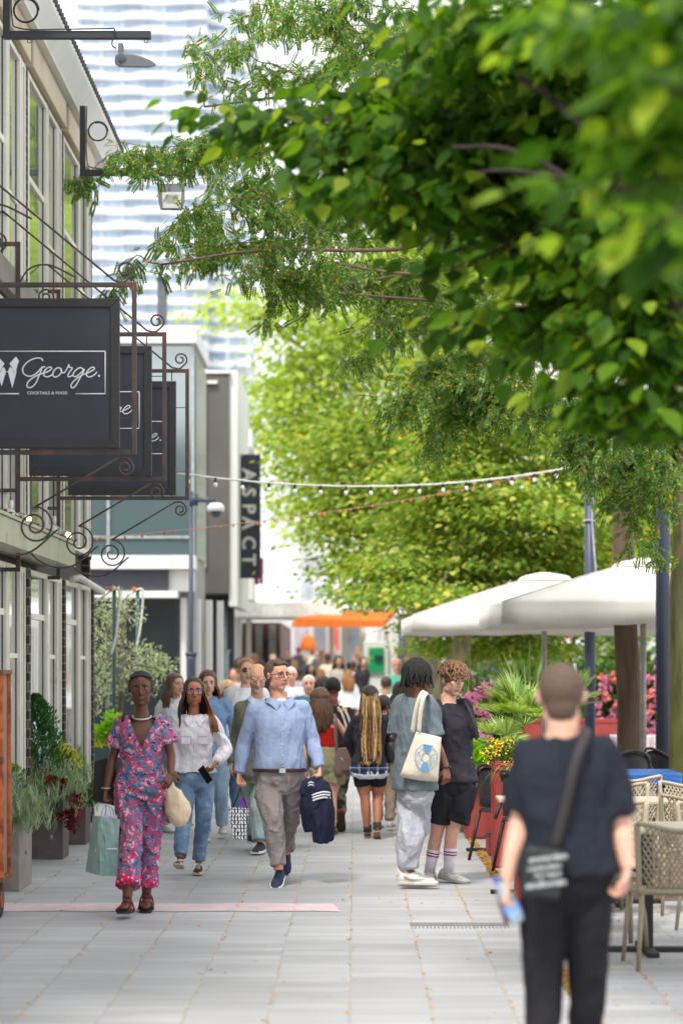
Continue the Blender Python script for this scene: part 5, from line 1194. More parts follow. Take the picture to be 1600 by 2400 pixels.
mb = MB(); mb.ell(O.h(0, .066, -.092), np.array([.030, .026, .028])*O.hs, 12, 8, O.HM); mb.tube([O.h(x, .088 - abs(x)*.5, -.046 - abs(x)*.9) for x in np.linspace(-.035, .035, 9)], .0075, 8)
link('beard', vox(mb, .006, 1, lambda c, n: c + n*(.004*snoise(c, 16, 2))[:, None]), GREYH, r, local=True)
TW = cloth('grey_tweed', S(104, 102, 92), vs=70, var=.22, bump=.3, bs=60)
def lapel(p):
    d = p[2] - O.spine(.42)[2]; c = O.spine(.7); return p[1] < c[1] - .02 and 0 < d and abs(p[0] - c[0]) < .012 + .17*d
mb = MB(); O.torso(mb, .034, -.22, .985, 1.0, .06)
for j in 'lr':
    S0, E, Wr = O.J['s'+j], O.J['e'+j], O.J['w'+j]; mb.ell(S0, .072, 14, 9); mb.tube([S0, (S0+E)/2, E], [.072, .066, .060], 16); mb.ell(E, .060, 12, 8); mb.tube([E, Wr], [.060, .050], 16)
jk = O.garment('jacket', mb, TW, r, fold=.008, fs=5, seed=71, carve=lapel)
a, f = O.ax(.7); mb = MB()
for sx in (-1, 1):
    c0 = O.spine(.99); V = [c0 + a*sx*.07 + f*.02, O.spine(.80) + a*sx*.060 + f*.150, O.spine(.74) + a*sx*.098 + f*.147, O.spine(.42) + a*sx*.018 + f*.150, O.spine(.66) + a*sx*.042 + f*.152]
    V2 = [v + f*.006 for v in V]; mb.add(V + V2, [(0, 1, 4), (1, 2, 3, 4), (5, 6, 9), (6, 7, 8, 9), (0, 1, 6, 5), (1, 2, 7, 6), (2, 3, 8, 7)])
mb.build('lapel', TW, jk, local=True)
sh = O.top(r, cloth('sky_shirt', S(176, 200, 222)), off=.014, t0=.15, sleeve=1., sr=(.058, .05, .046, .036), fold=.004); collar(O, sh, MC['sky_shirt'], rr=.074)
O.pants(r, cloth('pale_green_jeans', S(160, 176, 172), col2=S(134, 160, 176), c2s=3), rr=(.100, .098, .088, .084, .080, .068), end=.97, fold=.010, seed=73)
for j in 'lr': O.shoe(r, j, M('navy_canvas', S(30, 36, 56), rough=.8), WHITE, chunk=1.15)

# --- woman with blond braids
Br = Person(870, 1965, 1.50, sex='f', face=178, body=180, tone='mid', detail=.007, build=1.1,
    hd=(867, 1634, .02), nk=(867, 1678, 0), hp=(866, 1806, 0), sl=(835, 1688, 0), sr=(900, 1688, 0),
    el=(818, 1736, .06), wl=(838, 1772, .12), er=(920, 1736, .05), wr=(912, 1790, .10),
    kl=(855, 1868, .02), al=(861, 1946, .02), tl=(861, 1950, .14), kr=(885, 1866, .06), ar=(883, 1938, -.12), tr=(883, 1962, 0))
r = Br.make('woman with waist long blond and dark braids in black jacket and plaid shirt walking away')
Br.bodymesh(r, bare=True)
Br.haircap(r, DKBRN, c=(0, -.018, .030), r=(.092, .104, .098), amp=.004)
BLB = M('braid_honey', S(214, 180, 116), rough=.5, var=.25, vs=60, bump=.5, bs=150); CARA = M('braid_caramel', S(150, 104, 62), rough=.5, var=.25, vs=60, bump=.5, bs=150)
g = np.random.default_rng(3)
for nm, mt, sd_, nn in (('hair_braid', BLB, 1, 20), ('hair_braid', CARA, 2, 26), ('hair_braid', DKBRN, 3, 26)):
    mb = MB()
    for i in range(nn):
        x = g.uniform(-.105, .105); y0 = .045 - abs(x)*.25; d = g.uniform(0, .02)
        tp = Br.h(-x*.7, -.085 - d*.2 + abs(x)*.3, .095 - abs(x)*.45); md = Br.h(-x*.85, -.115, .0); z1 = Br.P(0, g.uniform(1778, 1790))[2]
        b_ = np.array([Br.J['nk'][0] + x*1.0, -.178 - d + abs(x)*.22, 0]); pts = [tp, md]
        for q in np.linspace(.25, 1, 7): pts.append(np.array([b_[0] + .006*math.sin(q*9 + i), b_[1] - .01*q, md[2]*(1-q) + z1*q]))
        P_ = crom(pts, 4); rad = .0065 + .0014*np.sin(np.arange(len(P_))*2.4); rad[-4:] *= np.array([.9, .8, .6, .4]); mb.tube(P_, rad, 5)
        if i % 4 == 0:
            e_ = P_[-1]; mb.tube([e_ + np.array([.012*math.cos(t), -.004, .012*math.sin(t)]) for t in np.linspace(0, 6, 9)], .004, 5)
    mb.build(nm, mt, r, True, local=True)
mb = MB()
for sx in (-1, 1): mb.tube(crom([Br.h(sx*.085, .0, .04), Br.h(sx*.07, -.075, .035), Br.h(0, -.118, .012)], 6), np.linspace(.011, .009, 13), 6)
mb.build('hair_tie', CARA, r, True, local=True)
BJ = cloth('black_bomber', S(52, 52, 60), bump=.3, bs=14)
Br.top(r, BJ, 'bomber_jacket', off=.036, t0=.14, sleeve=.98, sr=(.078, .078, .072, .048), fold=.010, seed=81)
mb = MB()
for j in 'lr':
    S0, E = Br.J['s'+j], Br.J['e'+j]
    for t in np.linspace(.25, 1.0, 10): c = S0 + (E-S0)*t; mb.tube([c - (E-S0)*.022, c, c + (E-S0)*.022], [.060, .072, .060], 14)
mb.build('quilted_sleeve', BJ, r, True, local=True)
mb = MB(); Br.torso(mb, .026, -.06, .18, 1.0, .05); Br.garment('plaid_shirt', mb, pat_mat('plaid', plaid), r, fold=.006, seed=82)
mb = MB(); Br.torso(mb, .022, -.14, .0, 1.0, .05); Br.garment('undershirt', mb, cloth('tee_pale', S(205, 208, 216)), r, fold=.008, seed=83)
mb = MB(); Br.torso(mb, .010, -.16, .05); Br.leg(mb, 'l', [.095, .096, .088, .07, .07, .07], 0, .27); Br.leg(mb, 'r', [.095, .096, .088, .07, .07, .07], 0, .27)
Br.garment('cycling_shorts', mb, cloth('black_lycra', S(26, 26, 34), bump=.1), r, fold=.002, seed=84)
for j in 'lr':
    mb = MB(); A = Br.J['a'+j]; mb.tube([A - (0, 0, .02), A + (0, 0, .055)], [.040, .042], 14); mb.build('sock', cloth('dark_sock', S(60, 54, 50)), r, True, local=True)
    Br.shoe(r, j, M('dark_trainer', S(64, 56, 52), rough=.8, var=.3, vs=30), M('gum_sole', S(150, 124, 104), rough=.7))
b0 = W(918, 1740, Br.Y + .02)
def f_(e):
    m = MB(); m.ell((0, -.06, -.08), (.085, .06, .12), 16, 12); m.ell((0, -.06, .03), (.055, .045, .06), 12, 8); link('bag_body', vox(m, .01, 2), M('black_leather', 0), e, local=True)
    m = MB(); m.tube(crom([(-.02, -.05, .05), (-.03, -.08, .22), (-.05, .02, .36)], 5), .008, 6); m.build('chain_strap', M('gunmetal', S(60, 60, 66), rough=.3, metal=.8), e, True, local=True)
held('handbag', f_, b0, 'black leather pouch on a chain worn behind the shoulder by the woman with braids', 'handbag')

# --- woman in red crop top
Rd = Person(768, 1957, 1.50, sex='f', face=172, body=178, tone='fair', detail=.007, build=1.05,
    hd=(751, 1640, .02), nk=(754, 1682, 0), hp=(768, 1795, 0), sl=(726, 1692, 0), sr=(786, 1690, 0),
    el=(712, 1745, .0), wl=(714, 1800, -.05), er=(822, 1738, .05), wr=(838, 1722, .15),
    kl=(752, 1862, .10), al=(752, 1930, .35), kr=(778, 1862, 0), ar=(780, 1938, 0), tr=(784, 1942, .1))
r = Rd.make('woman with wavy brown hair in strapless red top and khaki shorts seen from behind')
Rd.bodymesh(r, bare=True, curls=dict(r=dict(curl=.5, palm=(0, 0, -1)), l=dict(curl=.5)))
Rd.haircap(r, BRN, c=(0, -.02, .034), r=(.096, .108, .100), amp=.007)
Rd.strands(r, BRN, 190, .30, r=.009, wave=.022, wf=20, seed=31, close=.35, ang=(-125, 125), out=.012)
RT = pat_mat('ruched_red', hlines([(0, S(176, 30, 16)), (.75, S(196, 42, 24)), (.86, S(110, 14, 8))], 34))
mb = MB(); Rd.torso(mb, .012, .40, .80); Rd.garment('crop_top', mb, RT, r, fold=.003, fs=12, seed=91)
mb = MB(); a, f = Rd.ax(.9); mb.tube(crom([Rd.spine(.79) - f*.10 + a*-.07, Rd.spine(.93) - f*.075 + a*-.075, Rd.spine(.98) + a*-.08], 4), .005, 6); mb.build('shoulder_strap', M('dark_strap', S(90, 24, 20)), r, True, local=True)
KH = cloth('khaki', S(158, 150, 122), vs=5, var=.14, bump=.35, bs=14)
mb = MB(); Rd.torso(mb, .018, -.16, .38); Rd.leg(mb, 'l', [.118, .12, .118, .1, .1, .1], 0, .29); Rd.leg(mb, 'r', [.118, .122, .120, .1, .1, .1], 0, .29)
Rd.garment('shorts', mb, KH, r, fold=.008, seed=92)
for j in 'lr':
    Rd.shoe(r, j, M('olive_boot', S(84, 74, 52), rough=.8, var=.2), M('dark_gum', S(70, 60, 46), rough=.8), high=.05)
b0 = W(806, 1782, Rd.Y - .12)
def f_(e):
    m = MB(); m.loft([[(-.07, -.05, .12), (.02, -.05, .13), (.02, .04, .13), (-.07, .04, .12)], [(-.09, -.07, .02), (.07, -.07, .02), (.07, .05, .02), (-.09, .05, .02)], [(-.10, -.07, -.11), (.10, -.07, -.09), (.10, .05, -.09), (-.10, .05, -.11)], [(-.08, -.06, -.15), (.08, -.06, -.13), (.08, .04, -.13), (-.08, .04, -.15)]])
    TB = cloth('taupe_nylon', S(128, 106, 98)); link('bag_body', vox(m, .01, 3, lambda c, n: c + n*(.006*snoise(c, 6, 3))[:, None]), TB, e, local=True)
    m = MB(); m.box(-.02, .07, -.088, -.076, -.10, -.02); m.build('front_pocket', TB, e, local=True, bevel=.006)
    m = MB(); m.tube(crom([(-.07, -.03, .10), (-.085, -.05, .26), (-.08, -.05, .40), (-.10, .05, .46)], 5), .018, 6, flat=.25, up=(0, -1, .1)); m.build('strap', TB, e, True, local=True)
    m = MB(); m.tube([(-.03, -.08, .03), (0, -.09, -.02)], .006, 6); m.build('zip', M('steel', 0), e, True, local=True)
held('shoulder_bag', f_, b0, 'taupe nylon shoulder bag hanging behind the woman in the red top', 'handbag')

# --- man in black tee and camouflage trousers, beyond the red top
Cm = Person(796, 1946, 1.60, sex='m', face=182, tone='brown', detail=.009, build=.95,
    hd=(779, 1614, .02), nk=(781, 1652, 0), hp=(790, 1790, 0), sl=(756, 1672, 0), sr=(812, 1672, 0),
    el=(752, 1735, -.03), wl=(758, 1790, .05), er=(822, 1735, 0), wr=(826, 1785, .05),
    kl=(782, 1865, .2), al=(782, 1925, .3), kr=(797, 1862, 0), ar=(800, 1905, -.25), tr=(800, 1945, -.18))
r = Cm.make('man in black t-shirt with yellow print and camouflage trousers beyond the red top')
Cm.bodymesh(r); Cm.haircap(r, BLACKH, c=(0, -.015, .034), r=(.086, .102, .092), amp=.003)
Cm.top(r, BT, 't_shirt', off=.026, sleeve=.45, sr=(.076, .078, .08, .08), fold=.008, seed=95)
mb = MB(); y_ = Cm.P(0, 1662)[2]
for k, w_ in enumerate((.016, .012, .016, .014, .012)): mb.box(.0 + k*.021 - .02, .0 + k*.021 - .02 + w_, -.160, -.150, y_ - .018, y_ + .012 - .006*(k % 2))
mb.build('back_print', M('yellow_print', S(240, 180, 30)), r, local=True)
Cm.pants(r, pat_mat('camo', camo), fold=.008, seed=96)
for j in 'lr': Cm.shoe(r, j, M('olive_boot', 0), M('dark_gum', 0))
mb = MB(); A = Cm.J['ar']; mb.tube([A + (0, 0, .02), A + (0, 0, .055)], .042, 12); mb.build('sock', M('pink_sock', S(200, 100, 100)), r, True, local=True)
b0 = W(803, 1700, Cm.Y - .16)
def f_(e):
    for k, dx in enumerate((0, .05)):
        m = MB(); m.tube(crom([(-.05 + dx, .02, .19), (.0 + dx, -.03, .10), (.045 + dx, -.04, -.06), (.05 + dx*.4, -.04, -.2)], 5), .014, 6, flat=.25, up=(0, -1, .1)); m.build('strap', cloth('pale_webbing', S(200, 194, 178)), e, True, local=True)
    m = MB(); m.obox((.10, 0, -.30), (.10, 0, 0), (0, .04, 0), (0, 0, .12)); m.build('bag_body', cloth('tote_black', S(40, 40, 44)), e, local=True, bevel=.02)
held('sling_bag', f_, b0, 'dark bag on pale straps over the shoulder of the man in camouflage trousers', 'bag')

# --- generic walkers, each with its own pose, clothes and label
def walker(label, xc, yf, hd, sex='f', face=0, tone='fair', hair=BRN, style='long', top=S(225, 225, 225), bot=S(60, 60, 66), stride=.22, long_sleeve=False, shoecol=S(210, 205, 200), detail=.011, bal=0, L=.28, ppm=None, jacket=None, patt=None, short=False, pitch=0, build=1., group='people walking in the crowd', face_on=True, armlift=0., zoff=0.):
    Yd = GY(yf) if ppm is None else F/ppm; pp = F/Yd; H = (yf - hd)/pp; k = H*pp/1.75/1.0   # px per 'standard metre'
    Z = lambda z: yf - z*k; fr = -1 if math.cos(R(face)) > 0 else 1
    P = Person(xc, yf, H, ppm=pp, sex=sex, face=face, tone=tone, detail=detail, pitch=pitch, build=build,
        hd=(xc + bal, Z(1.632), fr*.02), nk=(xc + bal, Z(1.475), 0), hp=(xc, Z(.93), 0), sl=(xc - .158*k*(1 if sex == 'm' else .9), Z(1.41), 0), sr=(xc + .158*k*(1 if sex == 'm' else .9), Z(1.41), 0),
        el=(xc - .22*k, Z(1.14), -.05*fr), wl=(xc - .215*k, Z(.90 + armlift), .10*fr), er=(xc + .22*k, Z(1.14), .05), wr=(xc + .205*k, Z(.90 + armlift), -.02),
        kl=(xc - .075*k, Z(.50), fr*stride*.6), al=(xc - .07*k, Z(.09), fr*stride), kr=(xc + .08*k, Z(.50), -fr*stride*.2), ar=(xc + .075*k, Z(.13), -fr*stride*1.3))
    P.root[2] = zoff
    r = P.make(label, group); P.bodymesh(r)
    if face_on and math.cos(R(face)) > .3: P.face_parts(r)
    P.haircap(r, hair, r=(.090, .102, .096) if style == 'long' else (.087, .099, .094), amp=.005)
    if style == 'long': P.strands(r, hair, 80, L, r=.012, wave=.012, seed=int(xc), ang=(-120, 120))
    tm = cloth('cloth_%d_%d_%d' % tuple(int(c*999) for c in top), top)
    P.top(r, tm, 'jacket' if jacket else 't_shirt', off=.030 if jacket else .020, t0=-.1 if jacket else .0, sleeve=1. if long_sleeve else .45, sr=(.060, .060, .058, .047) if long_sleeve else (.062, .066, .070, .07), fold=.008, seed=int(xc))
    bm_ = patt or cloth('cloth_%d_%d_%d' % tuple(int(c*999) for c in bot), bot)
    if short:
        mb = MB(); P.torso(mb, .016, -.16, .15); P.leg(mb, 'l', [.11]*6, 0, .36); P.leg(mb, 'r', [.11]*6, 0, .36); P.garment('shorts', mb, bm_, r, fold=.006)
    else: P.pants(r, bm_, rr=(.098, .094, .084, .076, .072, .062), fold=.008, seed=int(xc)+1)
    for j in 'lr': P.shoe(r, j, M('shoe_%d' % int(shoecol[0]*999), shoecol), M('sole_grey', 0) if 'sole_grey' in MC else WHITE)
    return P, r
P, r = walker('young woman with long brown hair in white t-shirt behind the paisley jumpsuit', 408, 1948, 1581, face=40, hair=BRN, top=S(232, 230, 236), bot=S(96, 124, 160), bal=5, L=.26, detail=.008, group='women walking behind the pair in front')
P, r = walker('smiling young woman with long brown hair in blue and white denim jacket', 500, 1969, 1574, face=10, hair=BRN, top=S(120, 150, 186), bot=S(150, 176, 196), bal=-12, L=.34, detail=.008, long_sleeve=True, jacket=True, pitch=8, group='women walking behind the pair in front')
mb = MB(); P.torso(mb, .036, .45, .85, .62); P.garment('shirt_front', mb, cloth('cream_knit', S(206, 204, 196)), r, fold=.006)
P, r = walker('blond woman in black leather jacket and dark trousers', 534, 1900, 1597, face=8, hair=BLOND, top=S(40, 38, 38), bot=S(48, 44, 48), L=.12, long_sleeve=True, jacket=True, detail=.010, shoecol=S(206, 186, 170))
P, r = walker('tall man with sunglasses and curly hair in white shirt behind the bald man', 578, 1960, 1545, sex='m', face=12, hair=LBRN, style='short', top=S(228, 228, 232), bot=S(90, 120, 156), long_sleeve=True, detail=.010)
mb = MB()
for sx in (-1, 1): mb.ell(P.h(sx*.032, .088, .008), np.array([.026, .008, .019]), 10, 8, P.HM)
mb.build('sunglasses', M('dark_lens', S(20, 20, 24), rough=.1), r, True, local=True)
P, r = walker('brown haired woman walking away just left of the camouflage trousers', 756, 1938, 1588, face=185, hair=DKBRN, top=S(60, 50, 50), bot=S(70, 66, 60), L=.10, detail=.010)
P, r = walker('boy with short dark hair in grey puffer jacket and beige trousers', 899, 1944, 1634, sex='m', face=168, tone='tan', hair=DKBRN, style='short', top=S(70, 70, 78), bot=S(160, 142, 122), long_sleeve=True, jacket=True, detail=.009, stride=.15, build=.98)
P, r = walker('woman in wide black trousers beyond the man with the tote bag', 938, 1912, 1600, face=175, hair=DKBRN, top=S(215, 212, 212), bot=S(28, 28, 32), detail=.011, long_sleeve=True)
P, r = walker('white haired person in teal top', 724, 1880, 1585, sex='m', face=0, tone='pink', hair=GREYH, style='short', top=S(60, 112, 124), bot=S(80, 80, 90), detail=.012)
P, r = walker('grey haired man in pale lilac shirt behind the blue shirt', 682, 1850, 1565, sex='m', face=0, tone='pink', hair=GREYH, style='short', top=S(206, 202, 212), bot=S(110, 110, 120), detail=.012, long_sleeve=True)
P, r = walker('man in light blue shirt with short dark hair walking away', 905, 1835, 1588, sex='m', face=178, tone='tan', hair=DKBRN, style='short', top=S(190, 206, 228), bot=S(60, 66, 90), detail=.012, build=1.15)
P, r = walker('bald man in mint green t-shirt facing the camera', 930, 1790, 1544, sex='m', face=0, tone='pink', hair=M('skin_pink', 0), style='short', top=S(92, 186, 164), bot=S(80, 80, 84), detail=.014, build=1.1)

# --- man in black tee close to the camera
K = Person(1318, 2665, 1.69, ppm=650, sex='m', face=178, body=180, tone='fair', detail=.0075, build=1.02,
    hd=(1315, 1634, .02), nk=(1318, 1722, 0), hp=(1326, 2062, 0), sl=(1234, 1770, 0), sr=(1412, 1764, 0),
    el=(1222, 1912, .03), wl=(1184, 2062, -.05), hl=(1178, 2120, -.07), er=(1452, 1925, .0), wr=(1464, 2030, -.06), hr=(1452, 2090, -.06),
    kl=(1274, 2345, .02), al=(1256, 2600, -.10), kr=(1378, 2350, .06), ar=(1376, 2600, .25))
r = K.make('man with cropped brown hair in black t-shirt and black jeans seen from behind close up')
K.bodymesh(r, curls=dict(l=dict(curl=.85, palm=(.9, .2, 0), thumb=-1), r=dict(curl=.8, palm=(-.9, -.1, 0), thumb=-1)))
K.haircap(r, M('hair_cropped', S(92, 72, 60), rough=.8, var=.25, vs=80, bump=.3, bs=200), c=(0, -.016, .032), r=(.083, .101, .094), amp=.0012, extra=lambda m: m.ell(K.h(0, -.045, -.030), (.060, .062, .066), 16, 12))
K.top(r, cloth('navy_black_tee', S(32, 36, 46), vs=3, var=.12, bump=.3, bs=12), 't_shirt', off=.022, t0=.04, sleeve=.46, sr=(.064, .070, .078, .08), fold=.010, fs=5, seed=101, flare=.02)
mb = MB(); K.torso(mb, .014, -.16, .14); K.leg(mb, 'l', [.088, .084, .074, .066, .064, .052], 0, .97); K.leg(mb, 'r', [.088, .084, .074, .066, .064, .052], 0, .97); mb.ell(K.spine(-.13), (.11, .09, .06), 14, 9)
K.garment('jeans', mb, cloth('black_denim', S(30, 29, 34), bump=.3, bs=16), r, fold=.005, fs=7, seed=102)
mb = MB(); c = K.P(1392, 2058, .150); mb.obox(c, (.036, 0, .004), (0, .003, 0), (-.001, 0, .014)); mb.build('waist_label', M('leather_label', S(170, 160, 150), rough=.7), r, local=True)
K.J['al'][2] = max(K.J['al'][2], .09)
for j in 'lr': K.shoe(r, j, M('pale_trainer', S(214, 206, 200)), WHITE)
a, f = K.ax(.9)
bgp = K.P(1270, 2045, -.0)
def f_(e):
    q = lambda x, y, d: W(x, y, K.Y + d)
    m = MB(); c0 = q(1270, 2045, -.20); m.obox(c0, (.071, -.0, -.010), (0, .032, 0), (.012, 0, .090)); bb = m.build('bag_body', M('black_nylon', S(24, 25, 28), rough=.6, bump=.2), e, bevel=.02)
    m = MB(); m.obox(c0 + (.0, -.034, -.012), (.064, 0, -.009), (0, .006, 0), (.008, 0, .068)); m.build('front_flap', M('black_nylon', 0), bb, bevel=.01)
    for k, (x, y, s_, t_) in enumerate([(1240, 2022, .030, 'amsterdam'), (1236, 2043, .028, 'rotterdam'), (1252, 2058, .024, 'the hague'), (1232, 2084, .034, 'eindhoven')]):
        for o in text_mesh(t_, s_, q(x, y, -.246), (R(90), R(-7), 0), M('white_print', S(210, 214, 214)), bb, .006): pass
    m = MB(); P1 = [q(1298, 1992, -.16), q(1322, 1900, -.165), q(1345, 1800, -.165), q(1366, 1735, -.13), q(1374, 1708, -.03), q(1376, 1716, .06)]
    P_ = crom(P1, 5); m.tube(P_, .021, 6, flat=.14, up=(0, -1, .1)); m.build('strap', M('brown_black_strap', S(44, 38, 38), rough=.7), e, True)
def text_mesh(txt, size, loc, rot, mat, parent, offset=0., ext=.002, align='LEFT', name='lettering'):
    cu = bpy.data.curves.new('txt', 'FONT'); cu.body = txt; cu.size = size; cu.offset = offset*size; cu.extrude = ext; cu.align_x = align; cu.resolution_u = 3
    o = bpy.data.objects.new('txt', cu); C.objects.link(o); me = bpy.data.meshes.new_from_object(o.evaluated_get(bpy.context.evaluated_depsgraph_get())); bpy.data.objects.remove(o)
    from mathutils import Euler, Matrix
    me.transform(Matrix.Translation(Vector(loc)) @ Euler(rot).to_matrix().to_4x4()); me.materials.clear()
    return [link(name, me, mat, parent)]
held('crossbody_bag', f_, W(1270, 2045, K.Y - .2), 'small black crossbody bag with white lettering on the left hip of the man in black', 'bag')
def f_(e):
    c = W(1192, 2118, K.Y - .06); d = np.array([.45, 0, -.9]); d /= np.linalg.norm(d)
    m = MB(); P_ = [c - d*.09, c - d*.07, c - d*.05, c - d*.02, c, c + d*.02, c + d*.06, c + d*.075]; m.tube(P_, [.012, .014, .026, .030, .026, .030, .030, .024], 16)
    mm, nt, p = node_mat('clear_plastic'); p.inputs['Base Color'].default_value = (.62, .76, .92, 1); p.inputs['Roughness'].default_value = .12; p.inputs['Transmission Weight'].default_value = .55; m.build('bottle_body', mm, e, True)
    m = MB(); m.tube([c - d*.105, c - d*.085], .0135, 12); m.build('cap', M('blue_cap', S(60, 110, 190)), e)
    m = MB(); m.tube([c - d*.0, c + d*.04], .0315, 16); m.build('label', M('blue_label', S(120, 160, 220), var=.4, vs=40), e)
held('water_bottle', f_, W(1192, 2118, K.Y - .06), 'small clear plastic water bottle in the left hand of the man in black', 'bottle')
def f_(e):
    c = W(1176, 2128, K.Y - .035); m = MB(); m.obox(c, (.010, .03, -.0), (.0, .004, .0), (.016, .0, -.062)); m.build('phone_case', M('red_case', S(160, 50, 44), rough=.4), e, bevel=.003)
    m = MB(); m.obox(c + (0, .005, 0), (.008, .024, 0), (0, .001, 0), (.013, 0, -.052)); m.build('screen', M('dark_screen', 0), e)
held('phone', f_, W(1176, 2128, K.Y - .035), 'red cased phone held with the water bottle by the man in black', 'phone')
# bags of the woman in the jumpsuit
MINT = M('mint_paper', S(140, 168, 164), rough=.55, var=.10, vs=6, bump=.5, bs=9)
def f_(e):
    Yb = D.Y - .12; q = lambda x, y, d=0: W(x, y, Yb + d)
    m = MB(); rows = []
    L0, L1, M0, M1, R0, R1 = (218, 1912), (201, 2043), (236, 1913), (235, 2052), (281, 1920), (275, 2054)
    g = np.random.default_rng(5)
    for t in np.linspace(0, 1, 9):
        lp = lambda a, b: np.array(a)*(1-t) + np.array(b)*t; l, mm, rr_ = lp(L0, L1), lp(M0, M1), lp(R0, R1)
        front = [q(*(mm*(1-u) + rr_*u), -.06 + .012*math.sin(u*5 + t*6) + g.normal()*.003) for u in np.linspace(0, 1, 8)]
        side = [q(*(l*(1-u) + mm*u), .06 - .12*u - .02*math.sin(u*3.14)) for u in np.linspace(0, 1, 5)][:-1]
        back = [q(*(l*(1-u) + rr_*u + (3, 0)), .07) for u in np.linspace(1, 0, 5)][:-1]
        rows.append(np.array(side + front + back))
    m.loft(rows, caps=True); b = m.build('bag_body', MINT, e)
    m = MB(); m.obox(q(224, 1984, -.012), (.010, -.02, 0), (0.001, .002, 0), (.006, 0, .032)); m.build('label', M('white_label', S(222, 222, 226)), e)
    m = MB(); m.obox(q(263, 1989, -.078), (.036, 0, 0), (0, .001, 0), (0, 0, .004)); m.build('brand_line', M('white_label', 0), e)
    for n_, x0, x1, d in ((0, 238, 262, -.05), (1, 246, 268, .04)):
        m = MB(); m.tube(crom([q(x0, 1918, d), q(x0 + 3, 1898, d*.5), q(250, 1886, -.01), q(x1 - 3, 1898, d*.5), q(x1, 1922, d)], 5), .0035, 6); m.build('handle', M('lilac_cord', S(170, 160, 190)), e, True)
    m = MB(); m.box(q(240, 0, 0)[0], q(276, 0, 0)[0], Yb - .03, Yb + .04, q(0, 1925, 0)[2], q(0, 1912, 0)[2]); m.build('tissue_paper', M('lilac_tissue', S(196, 190, 214), bump=.5, bs=40), e, bevel=.006)
held('paper_bag', f_, W(240, 1980, D.Y - .12), 'mint green paper carrier with white label hanging from the fist of the woman in jumpsuit', 'shopping bag')
def f_(e):
    Yb = D.Y + .03; q = lambda x, y, d=0: W(x, y, Yb + d)
    m = MB(); m.loft([[q(222, 1784, .0), q(270, 1772, .0), q(284, 1776, .16), q(228, 1784, .16)], [q(218, 1876, .0), q(274, 1890, .0), q(284, 1880, .16), q(226, 1880, .16)]]); m.build('bag_body', M('black_canvas_bag', S(26, 24, 26), rough=.75, bump=.4, bs=8), e, bevel=.006)
    m = MB(); m.tube(crom([q(268, 1775, .05), q(282, 1720, -.02), q(289, 1684, -.10), q(294, 1670, -.03), q(294, 1675, .1)], 6), .011, 6, flat=.3, up=(0, -1, .2)); m.build('strap', M('black_strap', 0), e, True)
held('shoulder_bag', f_, W(250, 1830, D.Y + .03), 'large black bag hanging from the shoulder of the woman in the paisley jumpsuit', 'shoulder bag')
def f_(e):
    Yb = D.Y - .02; q = lambda x, y, d=0: W(x, y, Yb + d)
    m = MB(); prof = [(392, 1838, .03, .03), (398, 1852, .045, .05), (410, 1875, .075, .06), (416, 1900, .088, .07), (412, 1918, .075, .06), (404, 1928, .03, .03)]
    P_ = crom([q(x, y) for x, y, a_, b_ in prof], 4); rad = np.interp(np.linspace(0, 1, len(P_)), np.linspace(0, 1, len(prof)), [a_ for *_, a_, b_ in prof]); m.tube(P_, rad, 20, flat=.8, up=(0, 1, 0))
    def fn(co, no): return co + no*(.010*(1 - 2*abs(snoise(co*(1, 1, .5), 6, 55, 2))))[:, None]
    link('bag_body', vox(m, .008, 1, fn), cloth('cream_shopper', S(206, 186, 160), bump=.3, var=.12), e, ); e.children[0].location = -e.location
    m = MB(); m.tube(crom([q(394, 1842), q(392, 1790, .05), q(390, 1735, .06), q(388, 1690, .05)], 5), .009, 6, flat=.4, up=(0, -1, 0)); m.build('strap', cloth('cream_shopper', 0), e, True)
held('cloth_bag', f_, W(405, 1890, D.Y - .02), 'slouchy cream cloth bag beside the hip of the woman in paisley jumpsuit', 'shopping bag')
# ================================================================== street furniture
NAVYP = M('blue_grey_steel', S(58, 66, 84), rough=.45, var=.08)
def pole(name, label, cat, x, Y, r0, r1, ztop, mat, extra=None, group=None, base=None):
    X = (x - CX)*Y/F; g0 = float(gz(Y)); e = empty(name, (X, Y, g0), label, cat, group)
    m = MB(); m.tube([(X, Y, g0), (X, Y, ztop)], [r0, r1], 20); m.build('shaft', mat, e, True)
    if base: m = MB(); m.tube([(X, Y, g0), (X, Y, base[1] - .08), (X, Y, base[1])], [base[0], base[0], base[0]*1.25], 16); m.tube([(X, Y, base[1]), (X, Y, base[1] + .04)], [base[0]*1.4]*2, 16); m.build('base', mat, e, True)
    m = MB(); m.tube([(X, Y, ztop), (X, Y, ztop + .03)], [r1*1.15, r1*.6], 16); m.build('cap', mat, e)
    if extra: extra(e, X, Y)
    return e
def wrap(e, X, Y):
    m = MB(); P_ = [(X + .05 + .03*math.sin(z_*3), Y - .085, z_) for z_ in np.linspace(2.4, 4.15, 20)]; m.tube(P_, .012, 6); m.build('cable', M('grey_cable', S(170, 170, 176)), e, True)
    m = MB(); 
    for z_ in (3.55, 4.12): m.tube([(X, Y, z_), (X, Y, z_ + .025)], .092, 16)
    m.build('clamp', M('steel', 0), e)
pole('lamp_post', 'blue grey steel post left of the umbrella peak, end of the string of bulbs', 'post', 1381, 31, .072, .068, 4.45, NAVYP, wrap)
pole('lamp_post', 'thick dark blue steel post against the mossy trunk at the right edge', 'post', 1552, 26, .078, .075, 6.2, NAVYP)
